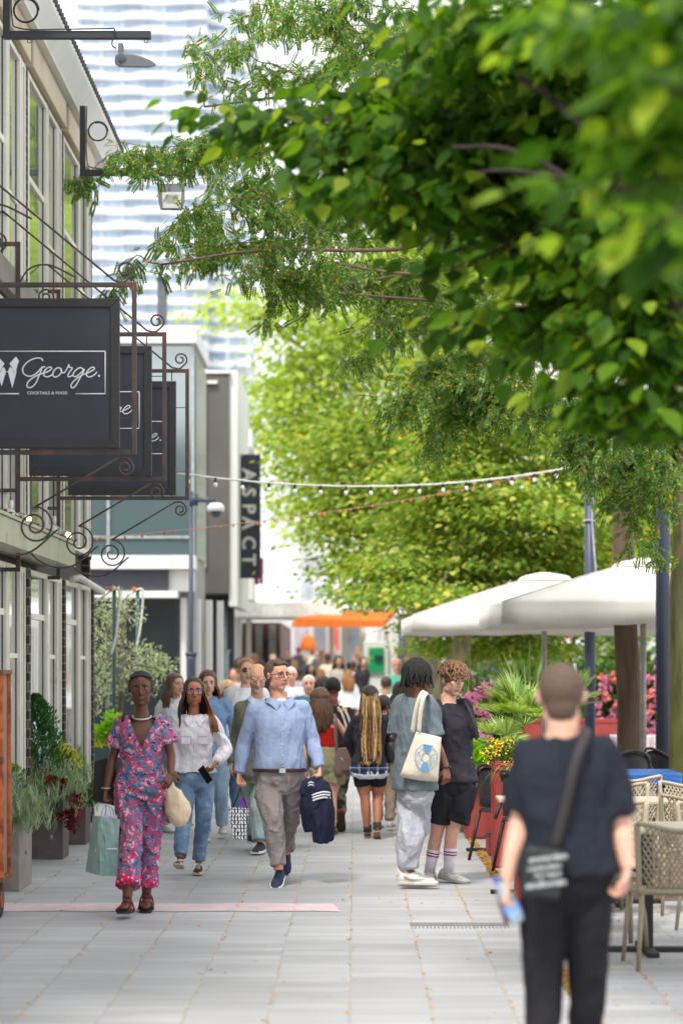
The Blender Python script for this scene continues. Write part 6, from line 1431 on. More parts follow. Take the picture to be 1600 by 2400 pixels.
def cctv(e, X, Y):
    m = MB(); m.box(X - .02, X + .10, Y - .04, Y + .04, 4.02, 4.18); m.tube([(X + .06, Y - .02, 4.10), (X + .36, Y - .05, 4.09)], .035, 10); m.build('bracket', NAVYP, e, True)
    m = MB(); m.tube([(X + .36, Y - .05, 4.05), (X + .36, Y - .05, 3.99), (X + .36, Y - .05, 3.93)], [.08, .13, .12], 18); o = m.build('camera_housing', M('camera_white', S(206, 208, 214), rough=.4), e, True)
    m = MB(); m.ell((X + .36, Y - .05, 3.92), (.085, .085, .09), 16, 10); m.build('dome', M('dark_dome', S(60, 62, 72), rough=.1), o, True)
pole('camera_mast', 'slender blue grey mast with a white dome camera beyond the hanging signs', 'mast', 448, 35, .034, .032, 4.2, NAVYP, cctv, base=(.062, 1.85))
pole('street_post', 'pale grey post standing left of the far crowd', 'post', 527, 52, .05, .045, CH + (CY-1405)*52/F, M('pale_post', S(176, 184, 196), rough=.5), base=(.09, 2.0))
pole('street_post', 'dark post beyond the umbrella corner near the mint green t-shirt', 'post', 942, 58, .09, .085, CH + (CY-1440)*58/F, NAVYP)
for x, Y, lb in ((268, 29.5, 'dark green pole with white tape and orange tag on top, left of the other'), (323, 31, 'dark green pole wrapped in white cable at the right of the olive tree')):
    def tp(e, X, Y): m = MB(); t_ = CH + (CY-1390)*Y/F; m.tube(crom([(X - .25, Y, t_ - .12), (X + .02, Y - .03, t_ + .05), (X + .07, Y - .03, t_ - .05), (X + .03, Y - .04, t_ - .5), (X - .03, Y - .04, t_ - .75)], 5), .014, 6); m.build('tape', M('white_cable', 0) if 'white_cable' in MC else WHITE, e, True); m = MB(); m.obox((X - .04, Y - .04, t_ + .05), (.02, 0, 0), (0, .02, 0), (0, 0, .025)); m.build('tag', M('orange_tag', S(230, 110, 50)), e, bevel=.005)
    pole('garland_pole', lb, 'pole', x, Y, .026, .024, CH + (CY-1385)*Y/F, M('dark_green_paint', S(52, 84, 82), rough=.5), tp, 'green poles by the olive tree')
# strings of bulbs
def catenary(a, b, sag, n=40):
    a, b = np.array(a, float), np.array(b, float); t = np.linspace(0, 1, n)[:, None]; P_ = a*(1-t) + b*t; P_[:, 2] -= sag*4*(t*(1-t))[:, 0]; return P_
a_, b_ = W(200, 1072, 26.4), W(1372, 1088, 31)
P_ = catenary(a_, b_, .30); e = empty('string_lights', a_, 'long white cable of clear bulbs hung across the street to the blue grey post', 'string lights')
m = MB(); m.tube(P_, .011, 6); m.tube(P_ + np.stack([np.zeros(40), np.zeros(40), .014*np.sin(np.arange(40)*1.9)], 1), .006, 5); m.build('cable', M('white_cable', S(196, 196, 204)), e, True)
for k in range(20):
    t = (k + .6)/20*39; i = int(t); c = P_[i]*(1-(t-i)) + P_[min(i+1, 39)]*(t-i)
    m = MB(); m.tube([c + (0, 0, -.0), c + (.004, 0, -.05)], .016, 8); s_ = m.build('socket', CAB, e); m = MB(); m.ell(c + (.006, 0, -.078), (.022, .022, .03), 10, 8); m.build('bulb', M('clear_bulb', S(236, 234, 226), rough=.1, var=.02), s_, True)
P_ = catenary(W(205, 1262, 26.3), W(1310, 1098, 36), .12); e = empty('string_lights', P_[0], 'thin orange fairy light string rising to the right behind the white cable of bulbs', 'string lights')
m = MB(); m.tube(P_, .004, 5); m.build('cable', M('copper_wire', S(170, 130, 110)), e, True); m = MB(); g = np.random.default_rng(8)
for k in range(46):
    i = k*39/46; c = P_[int(i)]; m.ell(c + (g.uniform(-.1, .1), 0, -.02), (.014, .014, .02), 6, 4)
m.build('light', M('orange_light', S(226, 110, 70)), e, True)
P_ = catenary(W(215, 318, 26), W(700, 335, 34), .15); e = empty('wire', P_[0], 'thin black wire spanning from the eave towards the trees', 'wire'); m = MB(); m.tube(P_, .005, 5); m.build('strand', CAB, e)
# cash machine kiosk
q = lambda x, y, d=0.: W(x, y, 56 + d)
e = empty('kiosk', q(880, 1700), 'white framed green cash machine kiosk at the right of the far crowd', 'kiosk'); g0 = float(gz(56))
m = MB(); m.box(q(852, 0)[0], q(908, 0)[0], 56, 57, g0, q(0, 1502)[2]); m.box(q(912, 0)[0], q(930, 0)[0], 56.2, 57, g0, q(0, 1460)[2]); m.build('casing', WH, e, bevel=.02)
m = MB(); m.box(q(864, 0)[0], q(899, 0)[0], 55.92, 55.995, q(0, 1576)[2], q(0, 1518)[2]); pn = m.build('green_panel', M('kiosk_green', S(24, 152, 92), rough=.4), e)
m = MB(); m.box(q(878, 0)[0], q(896, 0)[0], 55.86, 55.915, q(0, 1550)[2], q(0, 1536)[2]); m.build('screen', M('kiosk_screen', S(40, 50, 70), rough=.2), pn)
# sign board near the umbrellas
pole('sign_post', 'white sign board with an orange stripe on a thin post under the umbrellas', 'sign', 1345, 45, .025, .025, CH + (CY-1480)*45/F, M('pale_post', 0), lambda e, X, Y: (MB().box(X - .36, X + .30, Y - .06, Y - .03, CH + (CY-1512)*45/F, CH + (CY-1478)*45/F).build('board', M('board_white', S(224, 228, 232)), e, bevel=.01), MB().obox((X - .05, Y - .065, CH + (CY-1492)*45/F), (.22, 0, .02), (0, .003, 0), (-.004, 0, .03)).build('stripe', M('board_orange', S(232, 120, 84)), e)))
# ------------------------------------------------------------------ umbrellas
UM = M('umbrella_canvas', S(236, 232, 224), rough=.8, var=.04, vs=2, bump=.5, bs=4, col2=S(222, 215, 202), c2s=1.2, c2t=.6, c2w=.2, trans=.22)
def umbrella(cx, cy, half, zh, zp, drop, label, twist=0.):
    e = empty('parasol', (cx, cy, 0), label, 'parasol', 'white parasols over the terrace'); c = np.array([cx, cy, 0.])
    m = MB(); n = 10; cor = [np.array([s_*half, t_*half, 0]) for s_, t_ in ((-1, -1), (1, -1), (1, 1), (-1, 1))]; cor = [rotz(twist) @ v for v in cor]; V = []; Fs = []
    for k in range(4):
        A_, B_ = cor[k], cor[(k+1) % 4]; b0 = len(V)
        for i in range(n + 1):
            t = i/n
            for j in range(n + 1):
                u = j/n; p = (A_*(1-u) + B_*u)*t; zz = zp - (zp - zh)*(t**1.12) - .07*math.sin(u*math.pi)*t*math.sin(t*math.pi) - .02*math.sin(u*3.14*4)**2*t; V.append(c + p + (0, 0, zz))
        for i in range(n):
            for j in range(n): Fs.append((b0 + i*(n+1) + j, b0 + (i+1)*(n+1) + j, b0 + (i+1)*(n+1) + j + 1, b0 + i*(n+1) + j + 1))
    m.add(V, Fs); o = m.build('canopy', UM, e, True); so = o.modifiers.new('s', 'SOLIDIFY'); so.thickness = .006
    m = MB(); V = []; Fs = []
    for k in range(4):
        A_, B_ = cor[k], cor[(k+1) % 4]; b0 = len(V); nn = 16
        for j in range(nn + 1):
            u = j/nn; p = A_*(1-u) + B_*u; zt_ = zh - .02*math.sin(u*3.14*4)**2; out = p/np.linalg.norm(p)
            V += [c + p*1.002 + (0, 0, zt_ + .003), c + p*1.004 + out*.012*math.sin(u*22) + (0, 0, zt_ - drop*(1 + .05*math.sin(u*9)))]
        for j in range(nn): Fs.append((b0 + 2*j, b0 + 2*j + 1, b0 + 2*j + 3, b0 + 2*j + 2))
    m.add(V, Fs); v = m.build('valance', UM, o, True); so = v.modifiers.new('s', 'SOLIDIFY'); so.thickness = .005; v.location = (0, 0, 0)
    m = MB(); m.loft([[c + rotz(twist) @ np.array([s_*r_, t_*r_, 0]) + (0, 0, z_) for s_, t_ in ((-1, -1), (1, -1), (1, 1), (-1, 1))] for r_, z_ in ((.34, zp - .075), (.30, zp - .02), (.06, zp + .035))]); m.build('vent_cap', UM, e, bevel=.01)
    m = MB()
    for k in range(4):
        P_ = [c + cor[k]*t + (0, 0, zp - (zp - zh)*(t**1.12) + .004) for t in np.linspace(.15, 1.0, 14)]; m.tube(P_, .008, 5)
        for h_ in (.33, .66): A_, B_ = cor[k], cor[(k+1) % 4]; m.tube([c + (A_*(1-h_) + B_*h_)*t + (0, 0, zp - (zp - zh)*(t**1.12) - .07*math.sin(h_*math.pi)*t*math.sin(t*math.pi) - .02*math.sin(h_*3.14*4)**2*t + .003) for t in np.linspace(.15, 1.0, 14)], .0035, 4)
    m.build('seam', M('canvas_seam', S(196, 190, 180), rough=.8), o).location = (0, 0, 0)
    m = MB(); m.tube([(cx, cy, 0), (cx, cy, zp)], .035, 12); m.build('pole', M('parasol_pole', S(150, 146, 140), rough=.4, metal=.3), e, True)
    m = MB()
    for k in range(4): m.tube([c + (0, 0, zp - .09), c + cor[k]*.98 + (0, 0, zh - .02)], .013, 6); m.tube([c + (0, 0, zp - .55), c + cor[k]*.55 + (0, 0, zp - .10 - (zp-zh)*.5)], .010, 6)
    m.build('rib', M('parasol_pole', 0), e); return e
umbrella(3.36, 28.2, 1.78, 2.40, 2.92, .24, 'nearest white parasol, its drooping corner in front, cut off by the thick post', .02)
umbrella(2.55, 32.6, 1.85, 2.34, 2.92, .20, 'white parasol farther back, its long corner reaching out over the street', .02)
# ------------------------------------------------------------------ cart at the left edge
CORT = M('corten_panel', S(150, 116, 100), rough=.8, var=.12, vs=5, col2=S(132, 112, 108), c2s=3, c2t=.5); ORNG = M('rust_orange', S(196, 106, 54), rough=.75, var=.25, vs=14, col2=S(140, 62, 30), c2s=8)
Yk = 16.5; q = lambda x, y, d=0.: W(x, y, Yk + d); e = empty('cart', (-2.7, Yk, 0), 'tall rusty orange slatted cart on black wheels at the left edge', 'cart')
xr = q(33, 0)[0]; xr -= .03; zt_, zb = q(0, 1570)[2], q(0, 2052)[2]; m = MB(); m.box(xr - .62, xr - .022, Yk - .30, Yk + .08, zb + .02, zt_ - .03); bd = m.build('panel', CORT, e)
m = MB()
for x in (xr - .028, xr - .085, xr - .135, xr - .19, xr - .27, xr - .35, xr - .43, xr - .51, xr - .59): m.box(x, x + (.026 if x > xr - .05 else .012), Yk - .325, Yk - .302, zb + .01, zt_ - .02)
for y in (Yk - .29, Yk + .055): m.box(xr - .021, xr + .003, y, y + .022, zb + .01, zt_ - .02)
m.build('slat', ORNG, e, bevel=.003)
m = MB(); m.box(xr - .64, xr + .006, Yk - .335, Yk + .10, zt_ - .03, zt_); m.box(xr - .64, xr + .006, Yk - .335, Yk + .10, zb - .02, zb + .015); m.box(xr - .64, xr + .008, Yk - .336, Yk - .30, .5*zt_ + .5*zb + .08, .5*zt_ + .5*zb + .12); m.build('rail', M('rust_brown', S(118, 78, 58), rough=.85, var=.2), e, bevel=.004)
for k, (x, y) in enumerate(((xr - .05, Yk - .2), (xr - .55, Yk - .2), (xr - .10, Yk + .02), (xr - .55, Yk + .02))):
    m = MB(); m.tube([(x - .028, y, .125), (x + .028, y, .125)], .122, 24); wl_ = m.build('wheel', M('tyre_black', S(34, 34, 36), rough=.8), e, bevel=.008)
    m = MB(); m.tube([(x - .031, y, .125), (x + .031, y, .125)], .06, 16); m.build('rim', ORNG, wl_); m = MB(); m.box(x - .035, x + .035, y - .012, y + .012, .12, zb - .02); m.build('fork', M('rust_brown', 0), wl_)
# ------------------------------------------------------------------ leaf helpers for plants
def blades(mb, c, n, L, w, spread, seed, up=1., droop=.25, segs=4, arc=6.28, a0=0.):
    g = np.random.default_rng(abs(int(seed)))
    for i in range(n):
        a = a0 + g.uniform(0, arc); s_ = g.uniform(.1, 1)*spread; l = L*g.uniform(.6, 1.1); p = np.array(c, float) + g.normal(size=3)*.01; d = np.array([math.cos(a)*s_, math.sin(a)*s_, up]); d /= np.linalg.norm(d); sd = np.array([-math.sin(a), math.cos(a), 0]); V = []
        for k in range(segs + 1):
            t = k/segs; ww = w*(math.sin(max(t, .02)**.6*math.pi*.92 + .15) if k < segs else .05); V += [p - sd*ww, p + sd*ww]; p = p + d*l/segs; d = d + np.array([0, 0, -droop*(.6 + .6*g.random())]); d /= np.linalg.norm(d)
        mb.add(V, np.array([[2*k, 2*k+1, 2*k+3, 2*k+2] for k in range(segs)]))
def tuft(mb, c, R_, n, size, seed, asp=.35, flat=.6, outward=.7, top=.0):
    """leafy clump: many small leaves through an ellipsoid"""
    g = np.random.default_rng(seed); d = g.normal(size=(n, 3)); d /= np.linalg.norm(d, axis=1)[:, None]; r = g.random(n)**.4; R_ = np.array([R_]*3 if np.isscalar(R_) else R_)
    P_ = np.array(c) + d*r[:, None]*R_*(1 + .18*np.sin(d @ np.array([5, 7, 3.]))[:, None]); fw = d*outward + g.normal(size=(n, 3))*.5 + (0, 0, top); up = g.normal(size=(n, 3))*flat + (0, 0, 1)
    pv = LPV*np.array([asp*2.2, 1, 1]); mb.inst(pv, LPF, frames(fw, up)*(size*g.uniform(.6, 1.3, n))[:, None, None], P_)
def fanpalm(mb, c, n, L, seed):
    g = np.random.default_rng(abs(int(seed)))
    for i in range(n):
        a = g.uniform(0, 6.28); el_ = g.uniform(.05, 1.2); d = np.array([math.cos(a)*math.cos(el_), math.sin(a)*math.cos(el_), math.sin(el_)]); st = L*g.uniform(.35, .6); hub = np.array(c) + d*st; sd = np.cross(d, (0, 0, 1.)); sd /= np.linalg.norm(sd); nn = np.cross(sd, d)
        mb.tube([np.array(c), hub], .004, 4)
        for k in np.linspace(-1.35, 1.35, 19):
            dd = d*math.cos(k) + sd*math.sin(k) + nn*.12*abs(k); l = L*.66*(1 - .18*abs(k)); w = .011; pe = np.cross(dd, nn); pe /= np.linalg.norm(pe) + 1e-9; p1 = hub + dd*l*.55; p2 = hub + dd*l + (0, 0, -.05*L)
            mb.add([hub - pe*.002, hub + pe*.002, p1 + pe*w, p1 - pe*w, p2], [(0, 1, 2, 3), (3, 2, 4)])
GD = leaf_mat('shrub_green', [(0, S(44, 78, 40)), (.5, S(74, 112, 50)), (1, S(110, 140, 60))], .3); GC = leaf_mat('conifer_green', [(0, S(36, 78, 52)), (.6, S(60, 106, 66)), (1, S(96, 136, 84))], .2)
GL = leaf_mat('lavender_silver', [(0, S(110, 136, 110)), (.5, S(146, 166, 140)), (1, S(182, 194, 172))], .25); GY_ = leaf_mat('euonymus_yellow', [(0, S(196, 196, 50)), (.5, S(226, 214, 70)), (1, S(120, 140, 50))], .3)
GM = leaf_mat('heuchera_maroon', [(0, S(76, 26, 40)), (.6, S(112, 36, 56)), (1, S(140, 62, 60))], .3); GP = leaf_mat('palm_green', [(0, S(104, 140, 72)), (.5, S(146, 176, 98)), (1, S(198, 212, 154))], .4)
PK = leaf_mat('pink_petal', [(0, S(226, 132, 176)), (.5, S(236, 176, 204)), (1, S(214, 104, 156))], .3, tcol=1.2, tint=(1, 1, 1)); OR = leaf_mat('red_petal', [(0, S(220, 120, 110)), (1, S(230, 150, 130))], .3, tcol=1.2, tint=(1, 1, 1)); YF = leaf_mat('yellow_petal', [(0, S(236, 196, 30)), (1, S(244, 214, 70))], .2)
BRZ = leaf_mat('bronze_blade', [(0, S(120, 62, 50)), (1, S(90, 50, 50))], .2); OLV = leaf_mat('olive_leaf', [(0, S(122, 136, 100)), (.5, S(176, 184, 146)), (1, S(216, 220, 196))], .4, tcol=1.6, tint=(1, 1, .7)); LM = leaf_mat('lime_leaf', [(0, S(120, 180, 40)), (1, S(170, 206, 60))], .4)
SOIL = M('soil', S(60, 48, 40), rough=.95, bump=.5)
def trough(label, x0, x1, y0, y1, h, mat, group, nm='planter', rim=True):
    e = empty(nm, ((x0+x1)/2, (y0+y1)/2, 0), label, 'planter', group); m = MB(); t = .03; m.box(x0, x1, y0, y0 + t, 0, h); m.box(x0, x1, y1 - t, y1, 0, h); m.box(x0, x0 + t, y0 + t, y1 - t, 0, h); m.box(x1 - t, x1, y0 + t, y1 - t, 0, h); m.build('box', mat, e, bevel=.006)
    m = MB(); m.box(x0 + t, x1 - t, y0 + t, y1 - t, .02, h - .05); m.build('soil', SOIL, e); return e
def plant(name, label, c, parts, group=None, cat='plant'):
    e = empty(name, c, label, cat, group)
    for pn, mt, fn in parts: m = MB(); fn(m); m.build(pn, mt, e)
    return e
BRNP = M('brown_planter', S(92, 82, 78), rough=.6, var=.06, vs=3, col2=S(110, 98, 92), c2s=6, c2t=.62)
gp = 'brown planters along the shop front'
trough('nearest brown planter, mostly hidden behind the rusty cart', -3.2, -2.52, 18.2, 18.9, .52, M('grey_planter', S(140, 132, 124), rough=.7), gp)
trough('larger brown planter holding the conifer and trailing maroon leaves', -3.0, -2.555, 21.2, 21.65, .50, BRNP, gp)
trough('brown planter just behind the larger one, holding yellow green shrubs', -3.0, -2.55, 22.95, 23.4, .50, BRNP, gp)
c = W(70, 1690, 21.4)
def cone(m):
    g = np.random.default_rng(1); n = 5200; t = g.random(n)**.75; a = g.uniform(0, 6.28, n); rr_ = .33*(1 - t)**.62*g.uniform(.5, 1.18, n)*(1 + .22*np.sin(a*5 + t*16) + .12*np.sin(a*9 - t*30)); P_ = np.stack([c[0] + .05 + rr_*np.cos(a), 21.45 + rr_*np.sin(a), .55 + t*.88], 1); fw = np.stack([np.cos(a)*.5, np.sin(a)*.5, np.full(n, 1.)], 1) + g.normal(size=(n, 3))*.25
    m.inst(LPV*np.array([.5, 1, 1]), LPF, frames(fw, g.normal(size=(n, 3)))*(.038*g.uniform(.6, 1.2, n))[:, None, None], P_)
plant('conifer_shrub', 'dark green conical conifer in the larger brown planter', (c[0] + .05, 21.45, .48), [('foliage', GC, cone), ('stem', M('bark_brown', S(90, 74, 60), rough=.9), lambda m: m.tube([(c[0] + .05, 21.45, .46), (c[0] + .05, 21.45, 1.0)], .02, 6))])
def lav(cx, cy, cz, n, s, L=.14):
    def f(m):
        g = np.random.default_rng(int(abs(cx)*100)+n)
        for i in range(n): p = np.array([cx, cy, cz]) + g.normal(size=3)*np.array([.3, .3, .22])*s; blades(m, p, 9, L, .0035, 1.2, i + n, 1., .1, 2)
    return f
c = W(60, 1960, 18.5)
plant('lavender', 'feathery silver green lavender spilling over the planter next to the cart', (-2.75, 18.5, .5), [('foliage', GL, lav(-2.60, 18.3, .60, 300, .42, .16)), ('leafy_base', GD, lambda m: tuft(m, (-2.72, 18.45, .72), (.24, .22, .22), 900, .05, 3)), ('flower', M('violet_flower', S(120, 110, 190)), lambda m: [m.ell(W(x, y, 18.2), (.010, .010, .018), 6, 5) for x, y in ((121, 1962), (62, 1998), (48, 1840))])])
plant('silver_plant', 'trailing silver green herb in front of the conifer, with thin hanging stems', (-2.7, 21.2, .5), [('foliage', GL, lav(-2.60, 21.25, .60, 240, .46, .13)), ('stem', M('thin_stem', S(120, 140, 90)), lambda m: [m.tube(crom([W(x, 1905, 21.1), W(x + 6, 1935, 21.05), W(x - 3, y, 21.08)], 4), .003, 4) for x, y in ((128, 1955), (124, 1960), (150, 1925))])])
plant('heuchera', 'maroon leaved plant hanging over the corner of the larger brown planter', (-2.62, 21.2, .5), [('foliage', GM, lambda m: [tuft(m, W(x, y, 21.1), (.09, .07, .085), 24, .070, x, .5, .9) for x, y in ((160, 1912), (172, 1884), (100, 1848), (128, 1846), (164, 1928))])])
plant('euonymus', 'yellow and green variegated shrub in the rear brown planter', (-2.7, 23.1, .5), [('foliage', GY_, lambda m: [tuft(m, W(x, y, 22.9), (.10, .09, .07), 170, .032, x, .45, .9) for x, y in ((122, 1768), (160, 1772), (145, 1760), (168, 1788), (52, 1838))]), ('leafy_base', GD, lambda m: tuft(m, W(140, 1810, 23.1), (.24, .16, .14), 700, .04, 9, .3))])
plant('pine_seedling', 'soft light green pine shoots at the right of the planters', (-2.6, 23.2, .5), [('foliage', leaf_mat('pine_soft', [(0, S(84, 124, 70)), (.6, S(120, 156, 90)), (1, S(150, 176, 116))], .3), lambda m: [blades(m, W(x, y, 23.1) + (0, 0, k*.03), 22, .07, .0025, 1.1, x*7 + k, .9, .05, 2) for x, y, kk in ((186, 1800, 7), (198, 1820, 6), (182, 1850, 6), (204, 1850, 5), (170, 1830, 5), (146, 1760, 4), (192, 1870, 4), (118, 1745, 4)) for k in range(kk)])])
plant('leafy_herb', 'green leafy clump at the foot of the rear planters', (-2.6, 23., .5), [('foliage', GD, lambda m: [tuft(m, W(x, y, 22.8), (.10, .08, .07), 220, .04, x + y, .3) for x, y in ((210, 1850), (205, 1870), (150, 1850), (120, 1860), (90, 1880))])])
# olive tree corner
TUB = M('green_tub', S(66, 88, 88), rough=.6)
trough('dark green tub under the olive tree', W(216, 0, 30)[0], W(262, 0, 30)[0], 29.8, 30.4, .95, TUB, None)
def olive(m):
    g = np.random.default_rng(6)
    for (x, y, r_, n) in ((245, 1430, .30, 620), (290, 1440, .26, 420), (240, 1500, .30, 620), (300, 1540, .32, 560), (340, 1545, .26, 420), (365, 1565, .22, 360), (260, 1590, .32, 560), (330, 1610, .25, 330), (225, 1560, .25, 380), (235, 1640, .24, 300), (285, 1400, .14, 120), (385, 1560, .16, 140)):
        tuft(m, W(x, y, 30.3 + g.uniform(-.3, .3)), (r_, r_, r_*.8), int(n*.6), .055, x, .16, .7, .8)
oc = W(275, 1700, 30.3)
plant('olive_tree', 'grey green olive tree behind the green poles', (oc[0], 30.3, .9), [('crown', OLV, olive), ('trunk', M('olive_bark', S(130, 120, 106), rough=.9, bump=.6), lambda m: [m.tube(crom([(oc[0], 30.3, .9), W(285, 1620, 30.3), W(280, 1560, 30.3), W(x, y, 30.3)], 5), np.linspace(.05, .012, 16), 8) for x, y in ((250, 1440), (320, 1510), (300, 1420), (365, 1565), (230, 1540))])], cat='tree')
plant('lime_shrub', 'bright lime shrub in front of the green tub', W(250, 1690, 28), [('foliage', LM, lambda m: [tuft(m, W(x, y, 28), (.10, .10, .10), 130, .06, x, .4) for x, y in ((262, 1690), (250, 1712), (272, 1715), (232, 1725))]), ('leafy_base', GY_, lambda m: tuft(m, W(238, 1735, 28), (.14, .1, .07), 200, .04, 2))])
# ------------------------------------------------------------------ terrace on the right
REDP = M('red_paint_wood', S(158, 62, 56), rough=.6, var=.12, vs=5, col2=S(128, 50, 46), c2s=5, c2t=.6, aniso=(1, 1, .3))
gr = 'red wooden planters edging the terrace'
def redbox(x0, x1, y0, y1, h, lb):
    e = trough(lb, x0, x1, y0, y1, h, REDP, gr); m = MB()
    for z_ in (.02, h - .06): m.box(x0 - .012, x1 + .012, y0 - .012, y0 - .001, z_, z_ + .05); m.box(x0 - .012, x0 - .001, y0, y1, z_, z_ + .05)
    for y_ in (y0, (y0+y1)/2, y1 - .05): m.box(x0 - .010, x0 - .001, y_, y_ + .05, .075, h - .065)
    m.build('batten', REDP, e); return e
redbox(1.17, 1.50, 17.25, 17.65, .84, 'red planter nearest to the camera, behind the bare left arm of the man in black')
redbox(1.18, 1.52, 20.3, 20.8, .88, 'red planter under the yellow flowers, right of the black chairs')
redbox(1.20, 1.50, 21.55, 22.0, .80, 'narrow red planter between two black bistro chairs')
redbox(1.10, 1.42, 23.7, 24.2, .84, 'red planter beside the shorts of the young man')
redbox(1.36, 1.72, 24.9, 25.4, .98, 'tall red planter under the pink flowers')
redbox(2.5, 4.4, 36.5, 37.0, .90, 'long red planter under the big pink begonias at the right')
trough('grey metal planter beside the nearest red planter', 1.20, 1.44, 16.6, 17.1, .80, M('grey_metal_planter', S(120, 118, 116), rough=.5), None)
m = MB()
e = empty('terrace_screen', (1.1, 27, 0), 'low dark slatted screen at the foot of the terrace beyond the red planters', 'screen'); m = MB()
for i in range(9): m.box(1.06, 1.10, 24.6 + i*.32, 24.8 + i*.32, .02, .80)
m.build('slat', M('screen_grey', S(90, 92, 98), rough=.6), e, bevel=.004); m = MB(); m.box(1.05, 1.12, 24.5, 27.5, .801, .84); m.build('rail', M('screen_grey', 0), e)
def T3(*a): return a
plant('flowering_shrub', 'pink mandevilla flowers over dark leaves beside the young man', W(1160, 1700, 24.6), [
    ('foliage', GD, lambda m: [tuft(m, W(x, y, 24.7), (r_, r_, r_), n, .055, x, .45, .8) for x, y, r_, n in ((1120, 1660, .20, 420), (1160, 1655, .22, 480), (1210, 1650, .20, 360), (1135, 1710, .22, 480), (1180, 1700, .2, 360), (1120, 1750, .16, 260), (1160, 1765, .18, 260), (1240, 1640, .16, 200))]),
    ('flower', PK, lambda m: [tuft(m, W(x, y, 24.1), (.055, .05, .05), 22, .055, x*3, .55, .9, .9) for x, y in ((1100, 1643), (1108, 1640), (1128, 1622), (1140, 1618), (1152, 1610), (1158, 1625), (1176, 1606), (1182, 1622), (1214, 1620), (1225, 1632), (1105, 1655), (1133, 1676), (1226, 1640), (1135, 1720))])])
plant('flowering_shrub', 'yellow bidens spilling over the edge of the red planter', W(1180, 1770, 20.6), [('foliage', GD, lambda m: [tuft(m, W(x, y, 20.5), (.10, .10, .07), 200, .028, x + 1, .25) for x, y in ((1165, 1765), (1190, 1775), (1200, 1750), (1150, 1755), (1215, 1790), (1195, 1810))]),
    ('flower', YF, lambda m: [tuft(m, W(x, y, 20.3), (.06, .05, .05), 26, .018, x, .5) for x, y in ((1155, 1745), (1145, 1760), (1165, 1740), (1180, 1750), (1195, 1790), (1188, 1805), (1200, 1740), (1170, 1765), (1178, 1818), (1140, 1772))]),
    ('hanging_grass', GP, lambda m: blades(m, W(1195, 1800, 20.25), 40, .34, .003, .8, 5, .1, .55, 5)), ])
plant('fan_palm', 'spiky green fan palm rising from the terrace planters', W(1215, 1720, 22.5), [('frond', GP, lambda m: (fanpalm(m, W(1228, 1700, 22.4), 42, .50, 4), fanpalm(m, W(1180, 1760, 21.8), 9, .36, 8), fanpalm(m, W(1330, 1660, 23.5), 14, .40, 18)))])
plant('yucca', 'upright sword shaped leaves behind the fan palm', W(1240, 1690, 25.5), [('blade', leaf_mat('yucca_green', [(0, S(96, 130, 70)), (.6, S(130, 160, 84)), (1, S(176, 196, 130))], .3), lambda m: (blades(m, W(1238, 1690, 25.4), 44, .82, .016, .75, 3, 1., .03, 5), blades(m, W(1100, 1680, 26), 30, .75, .006, .95, 4, 1., .06, 5))), ('bronze_blade', BRZ, lambda m: blades(m, W(1108, 1690, 25.6), 40, .55, .008, .75, 6, 1., .04, 5))])
plant('leafy_plant', 'broad glossy green leaves in the red planter next to the young man', W(1120, 1790, 23.9), [('foliage', LM, lambda m: [tuft(m, W(x, y, 23.6), (.09, .08, .06), 26, .11, x, .5, .8) for x, y in ((1110, 1760), (1098, 1740), (1120, 1770), (1105, 1790))]), ('small_foliage', GD, lambda m: tuft(m, W(1120, 1775, 23.7), (.2, .1, .08), 420, .03, 77, .4))])
plant('begonia_bank', 'tall bank of pink and red begonias behind the dark trunk', W(1440, 1700, 37), [('foliage', GD, lambda m: [tuft(m, W(x, y, 37.2), (.34, .2, .30), 520, .07, x + y, .5) for x in (1410, 1460, 1530, 1580) for y in (1600, 1640, 1680)]), ('flower', PK, lambda m: [tuft(m, W(x_, y_, 36.9), (.05, .04, .05), 14, .06, int(x_*3+y_), .6, .9) for x_, y_ in np.random.default_rng(3).uniform((1398, 1560), (1600, 1730), (60, 2))]), ('red_flower', OR, lambda m: [tuft(m, W(x_, y_, 36.8), (.05, .04, .05), 14, .06, int(x_*3+y_), .6, .9) for x_, y_ in np.random.default_rng(8).uniform((1398, 1555), (1600, 1720), (15, 2))])])
for k, (x, w) in enumerate(((1440, 24), (1528, 26))):
    e = empty('notice', W(x, 1760, 36.3), ('white notice with red text on the long red planter' if k == 0 else 'white notice with a wooden foot on the long red planter near the right edge'), 'notice', 'notices on the long red planter'); m = MB(); a_, b_ = W(x - w/2, 1765, 36.44), W(x + w/2, 1722, 36.47); m.box(a_[0], b_[0], a_[1], b_[1], a_[2], b_[2]); m.build('sheet', M('paper_white', S(226, 222, 226)), e)
    m = MB()
    for i in range(7): m.box(a_[0] + .02, b_[0] - .02 - .02*(i % 3), 36.43, 36.437, a_[2] + .03 + i*.034, a_[2] + .036 + i*.034)
    m.build('text_line', M('notice_red', S(170, 80, 90)), e)
